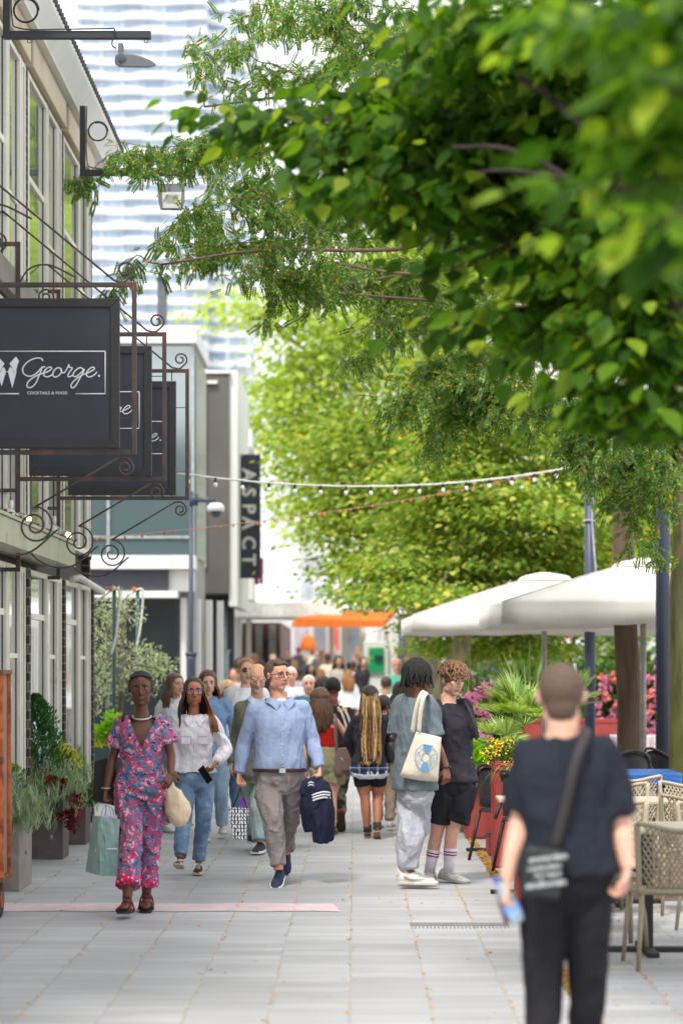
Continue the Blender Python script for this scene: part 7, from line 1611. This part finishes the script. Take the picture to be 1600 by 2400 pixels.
# chairs ----------------------------------------------------------------
RAT = M('dark_rattan', S(52, 40, 36), rough=.45, var=.3, vs=30, bump=.4, bs=60); BWEB = M('black_weave', S(38, 38, 44), rough=.6, bump=.5, bs=70)
def bistro(loc, rz, label):
    e = empty('bistro_chair', (0, 0, 0), label, 'chair', 'black bistro chairs between the red planters')
    m = MB(); t = np.linspace(R(200), R(340), 15)
    P_ = [(-.20, -.20, .44), (-.25, -.10, .62)] + [(.25*math.cos(a), .02 + .24*math.sin(a), .70 + .14*math.sin((a - R(200))/R(140)*math.pi)) for a in t] + [(.25, -.10, .62), (.20, -.20, .44)]
    m.tube(crom(P_, 3), .016, 8); m.build('back_frame', RAT, e, True, local=True)
    m = MB(); V = []; Fs = []
    for i, a in enumerate(np.linspace(R(205), R(335), 11)):
        for j, z_ in enumerate(np.linspace(.47, .82, 5)): V.append((.235*math.cos(a), .02 - .225*-math.sin(a), min(z_, .69 + .13*math.sin((a - R(200))/R(140)*math.pi))))
    for i in range(10):
        for j in range(4): Fs.append((i*5 + j, (i+1)*5 + j, (i+1)*5 + j + 1, i*5 + j + 1))
    m.add(V, Fs); o = m.build('backrest', BWEB, e, True, local=True); so = o.modifiers.new('s', 'SOLIDIFY'); so.thickness = .008
    m = MB(); m.tube([(0, 0, .43), (0, 0, .455)], [.22, .21], 24); m.build('seat', BWEB, e, local=True, bevel=.008)
    for sx in (-1, 1):
        for sy, zt_ in ((-1, .43), (1, .43)): m = MB(); m.tube([(sx*.15, sy*.15, zt_), (sx*.21, sy*.22, 0)], [.017, .014], 8); m.build('leg', RAT, e, True, local=True)
    m = MB(); m.tube([(.17*math.cos(a), .17*math.sin(a), .22) for a in np.linspace(0, 6.28, 21)], .010, 6); m.build('stretcher', RAT, e, True, local=True)
    e.location = loc; e.rotation_euler = (0, 0, R(rz)); return e
bistro((1.30, 21.1, 0), -50, 'black bistro chair with rounded back nearest to the young man in shorts')
bistro((1.42, 19.8, 0), -65, 'black bistro chair half hidden by the grass trailing from the planter')
bistro((1.95, 22.9, 0), 100, 'black bistro chair mostly hidden behind the fan palm')
bistro((3.25, 25.2, 0), -60, 'black bistro chair between the dark trunk and the thick post')
bistro((2.75, 24.6, 0), 20, 'black bistro chair right behind the shoulder of the man in black')
WDT = M('pale_wood', S(196, 178, 150), rough=.6, var=.12, aniso=(.3, 6, 1), vs=3); TWD = M('dark_wood', S(110, 84, 66), rough=.6)
def table(x0, x1, y0, y1, zt_, mat, label, base=BLKR, foot=True):
    cx, cy = (x0+x1)/2, (y0+y1)/2; e = empty('table', (cx, cy, 0), label, 'table', 'terrace tables'); m = MB(); m.box(x0, x1, y0, y1, zt_ - .03, zt_); m.build('tabletop', mat, e, bevel=.008)
    m = MB(); m.box(cx - .033, cx + .033, cy - .033, cy + .033, .02, zt_ - .03); m.build('column', base, e)
    m = MB(); m.box(cx - .33, cx + .33, cy - .035, cy + .035, .001, .03); m.box(cx - .035, cx + .035, cy - .33, cy - .0355, .001, .029); m.box(cx - .035, cx + .035, cy + .0355, cy + .33, .001, .029); m.build('foot', base, e, bevel=.005); return e
table(1.06, 1.62, 17.8, 18.25, .72, WDT, 'pale wooden table next to the left arm of the man in black')
table(1.10, 1.60, 21.9, 22.4, .76, TWD, 'small dark wooden table behind the hip of the young man')
table(1.40, 2.0, 23.2, 23.8, .76, TWD, 'dark wooden table deeper behind the red planters')
BEI = M('beige_plastic', S(176, 164, 144), rough=.5, var=.05); BEI2 = M('taupe_plastic', S(146, 134, 112), rough=.5, var=.05)
def airchair(mat):
    e = empty('lattice_chair', (0, 0, 0), 'x', 'chair', 'beige plastic lattice chairs on the terrace')
    # seen from behind: y- is the back of the chair
    def bp(u, v):   # backrest surface, u -1..1, v 0..1
        w = .235*(1 - .10*(1-v)); return np.array([w*u, -.235 - .05*v + .075*(1 - u*u)*0 + .06*u*u, .44 + .36*v - .018*math.cos(u*3.1)*v])
    m = MB(); rim = [bp(u, 1) for u in np.linspace(-1, 1, 17)]; side = [bp(1, v) for v in np.linspace(1, 0, 7)][1:]; low = [bp(u, 0) for u in np.linspace(1, -1, 13)][1:]; s2 = [bp(-1, v) for v in np.linspace(0, 1, 7)][1:]
    m.tube(crom(rim[:2] + rim[2:] + side + low + s2, 2), .017, 8, flat=.8); m.build('back_frame', mat, e, True, local=True)
    m = MB(); nu = 19
    for k in range(-9, 10):
        for sg in (1, -1):
            P_ = []
            for t in np.linspace(0, 1, 9):
                u = k/9.*1.15 + sg*(t - .5)*.95
                if abs(u) <= .97: P_.append(bp(u, t))
            if len(P_) > 2: m.tube(P_, .0062, 4)
    m.build('lattice', mat, e, True, local=True)
    m = MB(); V = []; 
    for i, y_ in enumerate(np.linspace(-.21, .22, 6)): V += [(-.22, y_, .445 - .015*math.sin(i/5*3.1)), (-.07, y_, .432), (.07, y_, .432), (.22, y_, .445 - .015*math.sin(i/5*3.1))]
    m.add(V, np.array([[i*4 + j, i*4 + j + 1, i*4 + j + 5, i*4 + j + 4] for i in range(5) for j in range(3)])); o = m.build('seat', mat, e, True, local=True); so = o.modifiers.new('s', 'SOLIDIFY'); so.thickness = .02
    for sx in (-1, 1): 
        for y0, y1 in ((-.19, -.26), (.19, .21)): m = MB(); m.tube([(sx*.20, y0, .43), (sx*.235, y1, 0)], [.021, .015], 8, flat=.8); m.build('leg', mat, e, True, local=True)
    return e
ac = airchair(BEI2); spots = [
 (1.79, 13.72, 4, 'nearest beige lattice chair, its back turned to the camera at the right edge'),
 (1.50, 14.55, -85, 'lattice chair under the right hand of the man in black, seen from its side'),
 (1.62, 15.45, 172, 'lattice chair facing the camera across the first table'),
 (2.32, 15.3, 185, 'lattice chair at the far side of the first table, at the right edge'),
 (1.62, 16.6, 0, 'lattice chair in the middle row left of the pedestal table'),
 (2.28, 16.7, 8, 'lattice chair in the middle row by the right edge'),
 (1.95, 17.9, 178, 'pale lattice chair with an open diamond back facing the camera'),
 (2.55, 18.1, 182, 'lattice chair in the far row at the right edge'),
 (1.55, 18.6, 10, 'lattice chair beside the elbow of the man in black'),
 (2.2, 19.5, 0, 'farthest lattice chair in front of the blue wrapped table')]
for i, (x, y, a, lb) in enumerate(spots):
    c = ac if i == 0 else copy_tree(ac); c.location = (x, y, 0); c.rotation_euler = (0, 0, R(a)); c['label'] = lb
    if i in (2, 3, 6, 7, 9):
        for ch in c.children: ch.data = ch.data; [setattr(sl_, 'link', 'OBJECT') or setattr(sl_, 'material', BEI) for sl_ in ch.material_slots]
TTP = M('taupe_tabletop', S(186, 172, 152), rough=.45, var=.06)
table(1.32, 2.15, 14.0, 14.75, .75, TTP, 'first taupe table in front of the nearest lattice chair')
table(1.45, 2.3, 17.0, 17.6, .75, TTP, 'second taupe table behind the first')
e = table(1.9, 2.75, 20.6, 21.3, .76, TWD, 'table wrapped in shiny blue plastic near the mossy trunk'); m = MB()
m.loft([[(1.87, 20.57, z_), (2.78, 20.57, z_), (2.78, 21.33, z_), (1.87, 21.33, z_)] for z_ in (.68, .79)]); m.build('plastic_wrap', M('blue_plastic', S(36, 96, 170), rough=.25, var=.25, vs=6, bump=.5, bs=8, aniso=(.4, 1, 3)), e, bevel=.02)
e = empty('bicycle', (3.0, 24.0, 0), 'black bicycle lying low behind the terrace chairs', 'bicycle'); 
for k, x in enumerate((2.35, 3.05)):
    m = MB(); m.tube([(x + .22*math.cos(a), 19.9 + .05*math.sin(a), .24 + .22*math.sin(a)) for a in np.linspace(0, 6.28, 25)], .02, 8); m.build('tyre', BLKR, e, True)
m = MB(); m.tube([(2.35, 19.9, .24), (2.6, 19.9, .55), (3.0, 19.9, .52), (3.05, 19.9, .24)], .016, 6); m.tube([(2.6, 19.9, .55), (2.7, 19.9, .24), (3.0, 19.9, .5)], .014, 6); m.build('frame', ARM, e)
# ================================================================== trees
BARK = M('bark_grey', S(128, 116, 96), rough=.95, var=.5, vs=11, bump=1., bs=16, aniso=(1, 1, .18), col2=S(122, 128, 62), c2s=2.2, c2t=.5, c2w=.15)
BARKD = M('bark_dark', S(96, 78, 64), rough=.95, var=.35, vs=8, bump=1., bs=12, aniso=(1, 1, .2))
LEAFV = np.array([(0, 0, 0), (.30, .16, .03), (.42, .42, .02), (.26, .78, -.04), (0, 1.15, -.14), (-.26, .78, -.04), (-.42, .42, .02), (-.30, .16, .03), (0, .5, -.05)])
LEAFF = np.array([[0, 1, 2, 8], [8, 2, 3, 4], [8, 4, 5, 6], [0, 8, 6, 7]])
def branch(mb, a, b, r0, r1, g, n=7, wob=.12):
    a, b = np.array(a, float), np.array(b, float); L = np.linalg.norm(b - a); P_ = [a + (b-a)*t + g.normal(size=3)*wob*L*.25*math.sin(t*math.pi) + np.array([0, 0, -.06*L*math.sin(t*math.pi)*-1]) for t in np.linspace(0, 1, n)]
    P_ = crom(P_, 3); mb.tube(P_, np.linspace(r0, r1, len(P_)), 7); return P_
def broad_tree(label, base, top, r, blobs, leaf, size, seed, bark=BARK, clump=.22, per=16, droop=.35, group=None, trunk_extra=None, layer=.35, sub=6, cat='tree', zf=.42):
    """blobs: list of (centre xyz, radii xyz, number of twig clusters)"""
    g = np.random.default_rng(seed); base = np.array(base, float); top = np.array(top, float); e = empty('tree', base, label, cat, group)
    tr = MB(); P_ = branch(tr, base, top, r, r*.55, g, 8, .05)
    if trunk_extra: trunk_extra(tr)
    tr.build('trunk', bark, e, True); br = MB(); cr = MB()
    for c, rad, n in blobs:
        c = np.array(c, float); rad = np.array(rad, float); st = P_[int(len(P_)*g.uniform(.6, .98))]
        B_ = branch(br, st, c, r*.22, r*.07, g)
        d = g.normal(size=(n, 3)); d /= np.linalg.norm(d, axis=1)[:, None]; pc = c + d*(g.random(n)**.45)[:, None]*rad; pc[:, 2] = c[2] + np.round((pc[:, 2] - c[2])/layer)*layer*.7 + (pc[:, 2]-c[2])*.3
        for i in range(min(n, sub)): branch(br, B_[int(len(B_)*g.uniform(.4, .99))], pc[i], r*.09, r*.02, g, 5)
        N_ = n*per; idx = np.repeat(np.arange(n), per); off = g.normal(size=(N_, 3))*np.array([1, 1, zf])*clump; P3 = pc[idx] + off
        a = np.arctan2(off[:, 1], off[:, 0]) + g.normal(0, .6, N_); fw = np.stack([np.cos(a), np.sin(a), -droop + g.normal(0, .3, N_)], 1); up = np.stack([g.normal(0, .35, N_), g.normal(0, .35, N_), np.ones(N_)], 1)
        cr.inst(LEAFV, LEAFF, frames(fw, up)*(size*g.uniform(.5, 1.3, N_))[:, None, None], P3)
    br.build('branch', bark, e, True); cr.build('crown', leaf, e); return e
def px(x, y, Y, rx, rz, n, ry=None): k = Y/F; return (W(x, y, Y), (rx*k, ry if ry else rx*k*.9, rz*k), n)
# --- large leaved tree close to the camera, upper right
LF1 = leaf_mat('broad_leaf', [(0, S(42, 74, 20)), (.5, S(62, 98, 26)), (.85, S(90, 124, 36)), (1, S(136, 156, 52))], .52, .5, 2.1)
bl_ = [px(1180, 60, 10.5, 230, 90, 60), px(1480, 40, 10, 260, 110, 70), px(1250, 170, 11, 260, 110, 85), px(1500, 230, 10.5, 230, 130, 80), px(900, 220, 11.5, 190, 38, 34), px(1050, 290, 11, 260, 75, 80), px(1350, 360, 11, 260, 110, 95), px(1530, 430, 10, 150, 130, 60), px(560, 285, 12, 95, 14, 13), px(700, 300, 11.8, 120, 26, 22),
   px(850, 340, 11.5, 170, 45, 40), px(780, 430, 11.5, 120, 34, 18), px(980, 460, 11, 230, 60, 62), px(1250, 500, 11.3, 260, 90, 90), px(1120, 640, 11, 80, 60, 14), px(1380, 640, 10.5, 210, 80, 55), px(1530, 640, 10, 150, 110, 48), px(1330, 770, 10.8, 260, 70, 50), px(1520, 830, 10, 150, 100, 46), px(1460, 950, 10.2, 130, 52, 26), px(1565, 960, 10, 80, 60, 15), px(1330, 560, 12.3, 280, 170, 60), px(1150, 300, 12.5, 250, 170, 60), px(1080, 760, 11, 70, 24, 6)]
broad_tree('large leaved tree hanging dark and out of focus over the upper right of the picture', (3.05, 11.6, 0), (2.65, 11.2, 4.6), .17, [(c_, r_, max(4, int(n_*.78))) for c_, r_, n_ in bl_], LF1, .094, 21, M('bark_black', S(52, 42, 38), rough=.95, var=.3, bump=.8), .13, 9, .75, layer=.12, trunk_extra=lambda tr: [tr.tube(crom([W(x, y, 9.9 + .1*i) for i, (x, y) in enumerate(P_)], 5), np.linspace(r0, r0*.35, len(P_)*5 - 4), 8) for P_, r0 in (([(1600, 760), (1480, 520), (1400, 340), (1290, 230), (1215, 180)], .034), ([(1450, 430), (1440, 320), (1480, 250), (1530, 170)], .024), ([(1480, 560), (1330, 420), (1190, 350), (1060, 345)], .022), ([(1330, 420), (1200, 400), (1120, 402)], .014), ([(1600, 900), (1560, 700), (1560, 560)], .03))])
# nearer blurred sprays of the same kind at the right edge
LF0 = leaf_mat('broad_leaf', 0)
bl_ = [px(1560, 40, 6.2, 120, 80, 13), px(1420, 60, 6.4, 80, 60, 7), px(1580, 200, 6.0, 70, 90, 9), px(1540, 340, 6.2, 70, 60, 7), px(1420, 460, 6.3, 60, 22, 3), px(1560, 540, 6.0, 60, 40, 5), px(1330, 80, 6.8, 60, 40, 4)]
broad_tree('very close blurred leafy boughs along the right edge', (2.6, 6.6, 0), (1.9, 6.5, 3.6), .10, bl_, LF1, .10, 5, BARKD, .08, 9, .6, layer=.1)
# --- honey locust with fine pinnate leaves (in focus)
LF2 = leaf_mat('pinnate_leaf', [(0, S(58, 94, 48)), (.45, S(80, 116, 56)), (.82, S(118, 148, 68)), (.975, S(156, 176, 76)), (.98, S(222, 168, 36)), (1, S(236, 182, 40))], .42, .4, 1.7)
def pinnate():
    V = []; Fs = []; n = 9
    for k in range(n):
        y = .10 + .9*k/n; l = .185*(1 - .35*abs(k/n - .45)); w = .082
        for sx in (-1, 1):
            b = len(V); V += [(0, y, 0), (sx*l*.5, y + w + .03, .012), (sx*l, y + .06, -.02), (sx*l*.5, y - w + .03, .0)]; Fs.append((b, b+1, b+2, b+3))
    V = np.array(V); V[:, 2] -= .22*V[:, 1]**2; return V, np.array(Fs)
PV, PF = pinnate()
def locust(label, base, top, r, sprays, seed, dens=1., size=.135, Yr=(20.5, 25.5)):
    g = np.random.default_rng(seed); base = np.array(base, float); top = np.array(top, float); e = empty('tree', base, label, 'tree', 'fine leaved trees over the street')
    tr = MB(); P_ = branch(tr, base, top, r, r*.8, g, 8, .004); tr.build('trunk', BARK, e, True); br = MB(); cr = MB(); pod = MB(); locs = []; fws = []
    for (x0, y0, x1, y1, wd, n) in sprays:
        Ya, Yb = g.uniform(*Yr), g.uniform(*Yr); a, b = W(x0, y0, Ya), W(x1, y1, Yb); k = Ya/F
        B_ = branch(br, a, b, .008, .0025, g, 6, .16)
        if g.random() < .5: branch(br, P_[int(len(P_)*g.uniform(.6, .95))], a, r*.16, .010, g, 6, .12)
        for i in range(int(n*dens)):
            t = g.random(); p = B_[int(t*(len(B_)-1))]; off = g.normal(size=3)*np.array([wd*k, .30, wd*k*.6]); tip = p + off*.9 + np.array([0, 0, -.22*g.random()])
            if i % 3 == 0: br.tube(crom([p, (p+tip)/2 + (0, 0, .03), tip], 2), [.0035, .003, .0025, .002, .0015][:5], 4)
            m = 6; 
            for j in range(m): tt = (j + .3)/m; q_ = p*(1-tt) + tip*tt; locs.append(q_ + g.normal(size=3)*.03); o = off/(np.linalg.norm(off) + 1e-6); fws.append(np.array([o[0]*.6, o[1]*.6, -.55]) + g.normal(size=3)*.42)
    locs = np.array(locs); fws = np.array(fws); up = g.normal(size=locs.shape)*.45 + (0, 0, 1); cr.inst(PV, PF, frames(fws, up)*(size*g.uniform(.6, 1.15, len(locs)))[:, None, None], locs)
    br.build('branch', M('twig_brown', S(110, 86, 72), rough=.8), e, True); cr.build('crown', LF2, e); return e
sp = [(900, 60, 480, 160, 46, 26), (960, 20, 640, 30, 46, 30), (900, 160, 520, 230, 50, 30), (820, 60, 560, 60, 44, 20), (950, 130, 700, 200, 60, 40), (640, 150, 430, 120, 14, 7), (1050, 110, 880, 150, 50, 24),
  (900, 330, 480, 330, 52, 42), (620, 330, 400, 350, 40, 24), (560, 340, 260, 370, 24, 20), (480, 370, 170, 440, 26, 22), (900, 470, 480, 430, 60, 52), (760, 520, 430, 500, 60, 48), (700, 560, 420, 600, 60, 42), (520, 560, 360, 590, 40, 18), (380, 620, 240, 690, 22, 10), (850, 560, 600, 640, 60, 44),
  (800, 620, 640, 700, 46, 30), (700, 640, 560, 640, 26, 10), (660, 690, 620, 780, 16, 5), (950, 620, 760, 640, 50, 34), (1000, 640, 870, 700, 60, 40), (1150, 720, 900, 760, 60, 46), (1100, 690, 820, 850, 40, 30), (1250, 820, 960, 880, 62, 60), (1150, 880, 900, 960, 50, 40), (1300, 900, 1020, 980, 62, 60), (1200, 960, 1000, 1060, 46, 26), (1400, 1000, 1150, 900, 60, 52), (1400, 860, 1250, 780, 60, 50), (1500, 980, 1320, 1060, 52, 44), (1590, 1020, 1400, 1120, 50, 44), (1560, 1080, 1440, 1180, 34, 24), (1500, 1120, 1470, 1270, 22, 14), (1590, 1120, 1540, 1290, 24, 12), (1430, 1050, 1370, 1110, 36, 16),
  (1300, 640, 1000, 560, 70, 40), (1500, 620, 1200, 700, 80, 40), (1500, 800, 1300, 700, 70, 40), (1250, 320, 900, 300, 80, 40), (1300, 120, 1000, 60, 80, 40), (820, 690, 700, 700, 40, 16), (480, 250, 440, 130, 12, 5)]
locust('fine leaved locust tree, mossy trunk at the right edge, twigs drooping over the street', (3.25, 23.5, 0), (3.27, 23.5, 6.5), .22, sp, 3, 2.1, .155)
broad_tree('dark fissured trunk standing behind the parasols', (3.23, 28.8, 0), (3.25, 28.8, 6.2), .165, [px(1600, 200, 28.8, 200, 150, 30), px(1480, 60, 29, 200, 130, 26)], LF2, .10, 44, BARKD, .25, 14)
# --- middle row: layered dogwood like trees, yellowish tops
LF3 = leaf_mat('layered_leaf', [(0, S(92, 126, 52)), (.4, S(118, 148, 58)), (.75, S(150, 166, 68)), (.95, S(182, 186, 90)), (1, S(204, 178, 96))], .40, .6, 1.6)
Y = 39
bl_ = [px(x, y, Y + dy, rx, rz, n, 1.1) for x, y, dy, rx, rz, n in ((1160, 1330, 0, 260, 60, 80), (1020, 1400, -1, 200, 36, 50), (1250, 1400, 1, 200, 50, 46), (1060, 1220, 1, 200, 70, 64), (1240, 1210, -1, 190, 70, 60), (1340, 1290, 0, 120, 100, 40), (1050, 1110, 0, 170, 60, 50), (1200, 1100, 1, 200, 60, 54), (1130, 1010, 0, 180, 50, 44), (950, 1330, 0, 120, 50, 26), (900, 1380, 0, 80, 30, 12), (1150, 1470, 1, 230, 40, 50), (1330, 1420, 1, 140, 60, 32), (1400, 1180, 1, 110, 110, 34), (1180, 1520, 1.5, 240, 26, 40))]
broad_tree('layered yellow green tree behind the parasols and the string of bulbs', (W(1000, 0, 38)[0], 39, 0), (2.2, 39, 4.4), .20, bl_, LF3, .100, 61, BARK, .36, 54, .42, layer=.40, zf=.27, group='trees lining the right of the street')
Y = 50
bl_ = [px(x, y, Y + dy, rx, rz, n, 1.6) for x, y, dy, rx, rz, n in ((900, 1000, 0, 160, 80, 46), (820, 1080, 1, 130, 70, 32), (900, 1160, 0, 150, 70, 42), (840, 1250, 1, 110, 60, 26), (900, 1330, 0, 130, 50, 32), (1050, 900, 0, 200, 90, 54), (1180, 980, 1, 220, 100, 52), (980, 1080, 0, 150, 90, 38), (1380, 1050, 0, 160, 150, 52), (1530, 1200, 0, 100, 170, 44), (1430, 1330, 2, 130, 90, 36), (1530, 1420, 2, 100, 70, 26), (1400, 1480, 2, 170, 50, 32))]
broad_tree('bushy green tree farther along the right of the street', (3.6, 51, 0), (3.2, 51, 5.2), .22, bl_, LF3, .12, 62, BARK, .50, 54, .4, layer=.5, zf=.32, group='trees lining the right of the street')
LF4 = leaf_mat('bright_leaf', [(0, S(138, 164, 70)), (.5, S(160, 182, 82)), (1, S(184, 198, 102))], .42, .6, 1.6)
Y = 68
bl_ = [px(x, y, Y + dy, rx, rz, n, 2.4) for x, y, dy, rx, rz, n in ((1100, 520, 0, 150, 160, 90), (1030, 380, 0, 90, 120, 50), (1020, 200, 0, 90, 130, 50), (1085, 220, -4, 120, 190, 130), (1070, 420, 4, 120, 190, 130), (1000, 600, -6, 110, 110, 80), (1180, 380, 6, 120, 260, 110), (1130, 130, 2, 150, 120, 60), (1300, 450, 3, 180, 200, 60), (1150, 300, 2, 170, 160, 50), (1450, 300, 4, 180, 200, 50), (1250, 120, 3, 180, 120, 40), (1080, 640, 0, 120, 80, 30), (700, 960, 0, 110, 60, 36), (640, 920, 2, 70, 26, 10), (780, 900, 1, 120, 70, 38), (860, 780, 0, 130, 80, 40), (740, 760, 0, 110, 46, 22), (600, 720, 0, 110, 34, 16), (960, 680, 2, 180, 100, 46), (700, 1060, 0, 90, 50, 24), (800, 1040, 1, 110, 60, 30), (760, 1160, 0, 80, 50, 18), (1050, 800, 3, 200, 140, 56), (1250, 720, 3, 260, 180, 60), (640, 1010, 0, 60, 30, 8), (690, 850, 0, 60, 30, 9), (820, 650, 3, 90, 50, 14))]
broad_tree('bright yellow green tree crown in the far middle of the street', (W(930, 0, 68)[0], 69, .3), (2.0, 69, 7.), .26, bl_, LF4, .17, 63, BARK, .75, 50, .4, layer=.6, zf=.38, group='trees lining the right of the street')
Y = 92
bl_ = [px(x, y, Y, rx, rz, n, 3) for x, y, rx, rz, n in ((760, 1230, 60, 60, 20), (820, 1180, 80, 80, 34), (880, 1260, 80, 80, 26), (1000, 1200, 120, 200, 46), (1200, 1250, 160, 160, 46), (1400, 1250, 160, 160, 46), (1560, 1250, 120, 180, 36), (700, 1180, 34, 24, 5))]
broad_tree('distant pale green trees closing the right of the street', (4.5, 93, .6), (4.5, 93, 7.), .3, bl_, LF4, .24, 64, BARK, .8, 36, .4, layer=.8, group='trees lining the right of the street')
# trees that stand beyond the right edge and show in the shop windows
bl_ = [((7.5 + dx, 56 + dy, z_), (2.2, 2.6, 1.2), 46) for dx, dy, z_ in ((0, 0, 3.4), (-1.2, -3, 5.0), (1, 3, 6.4), (-1, 6, 4.4), (0, -7, 6.), (0, 8, 7.6))]
broad_tree('tree behind the parasols whose green shows in the shop windows', (7.5, 56, 0), (7.5, 56, 6), .25, bl_, LF4, .30, 65, BARK, .55, 16, .4, layer=.7, group='trees lining the right of the street')
# pale trunk beyond the two standing men
e = empty('tree', (W(1000, 0, 42)[0], 42, 0), 'pale grey trunk just behind the two standing men', 'tree'); m = MB(); X0 = W(1000, 0, 42)[0]; m.tube([(X0, 42, 0), (X0 + .03, 42, 1.6), (X0 + .10, 42.1, 3.9)], [.26, .20, .14], 14); m.build('trunk', M('bark_pale', S(140, 130, 116), rough=.9, bump=.6), e, True)
m = MB(); tuft(m, (X0 + .3, 42.4, 4.0), (1.0, .8, .6), 1200, .14, 12, .45); m.build('crown', LF3, e)
# low hedge and far greenery masses
e = empty('hedge', (3, 47, 0), 'dark clipped hedge low behind the terrace plants', 'hedge'); m = MB(); tuft(m, (5.2, 47.5, 1.0), (4.0, .6, 1.1), 9000, .13, 14, .45); m.build('foliage', GD, e)
# ------------------------------------------------------------------ far crowd
def crowd():
    g = np.random.default_rng(77); protos = []
    cols = [S(228, 226, 230), S(60, 58, 66), S(190, 160, 170), S(206, 190, 206), S(90, 96, 120), S(226, 220, 210), S(40, 40, 44), S(180, 96, 92), S(150, 160, 190), S(214, 200, 176), S(120, 90, 80), S(170, 120, 110)]
    bots = [S(50, 52, 60), S(96, 120, 150), S(60, 56, 54), S(150, 140, 124)]
    for i, (sex, st, face, ln) in enumerate((('f', 'long', 0, .3), ('m', 'short', 0, 0), ('f', 'long', 180, .3), ('m', 'short', 180, 0), ('f', 'short', 10, 0))):
        n0 = set(C.objects); P, r = walker('x', 831, 1760, 1760 - 1.68*F/48, sex=sex, face=face, hair=[DKBRN, BRN, LBRN, DKBRN, GREYH][i], tone=['fair', 'pink', 'tan', 'brown', 'fair'][i], style=st, top=cols[i], bot=bots[i % 4], detail=.022, L=ln, ppm=F/48, group='people in the far crowd', face_on=False, long_sleeve=i % 2 == 0); protos.append(r)
    used = 0
    looks = ['white top', 'dark top', 'dusty pink top', 'lilac top', 'slate blue top', 'cream top', 'black top', 'red top', 'pale blue top', 'sand coloured top', 'brown top', 'terracotta top']
    place = [(560, 58), (548, 44), (596, 62), (612, 50), (640, 64), (655, 54), (668, 74), (690, 60), (702, 48), (716, 70), (728, 56), (745, 78), (752, 50), (768, 62), (780, 84), (793, 54), (806, 68), (816, 47), (828, 60), (842, 74), (850, 56), (640, 86), (676, 92), (730, 96), (790, 95), (622, 80), (600, 74), (838, 88), (700, 84), (755, 66), (660, 46), (575, 68), (985, 62), (1110, 56), (1240, 58), (1455, 50), (1500, 60)]
    for i, (x, Y_) in enumerate(place):
        k = i % 5; r = protos[k] if used < 5 and i < 5 else copy_tree(protos[k]); used += 1
        r.location = ((x - CX)*Y_/F, Y_, float(gz(Y_))); r.rotation_euler = (0, 0, g.uniform(-.5, .5)); s_ = g.uniform(.94, 1.08); r.scale = (s_, s_, s_)
        ci = int(g.integers(len(cols))); lookc = looks[ci]; mt = cloth('crowd_%d' % ci, cols[ci])
        for ch in r.children:
            if ch.name.startswith('t_shirt'):
                ch.material_slots[0].link = 'OBJECT'; ch.material_slots[0].material = mt
        dist = 'nearer' if Y_ < 52 else 'middle' if Y_ < 70 else 'far'
        r['label'] = 'blurred %s walker in %s, %s' % (dist, lookc, ['woman with long dark hair facing us', 'man with brown hair facing us', 'woman with light brown hair seen from behind', 'dark haired man seen from behind', 'grey haired woman facing us'][k])
        r['_x'] = x
    # tell look-alikes apart by the place in the photo
    by = {}
    for o in C.objects:
        if '_x' in o.keys(): by.setdefault(o['label'], []).append(o)
    for lb, os_ in by.items():
        if len(os_) > 1:
            os_.sort(key=lambda o: o['_x']); nm = ['leftmost', 'second leftmost', 'third leftmost', 'fourth leftmost', 'fifth leftmost']
            for i_, o in enumerate(os_): o['label'] = nm[min(i_, 4)] + ' ' + lb
    for o in C.objects:
        if '_x' in o.keys(): del o['_x']
crowd()
e = empty('orange_umbrella', W(722, 1515, 80), 'orange parasol above the heads of the far crowd', 'parasol'); c = W(722, 1500, 80); m = MB(); m.tube([c + (0, 0, -.35), c + (0, 0, -.30), c + (0, 0, .05), c + (0, 0, .20)], [.27, .29, .20, .03], 20); m.build('canopy', M('orange_cloth', 0), e, True); m = MB(); m.tube([c + (0, 0, -1.9), c], .02, 6); m.build('pole', WH, e)
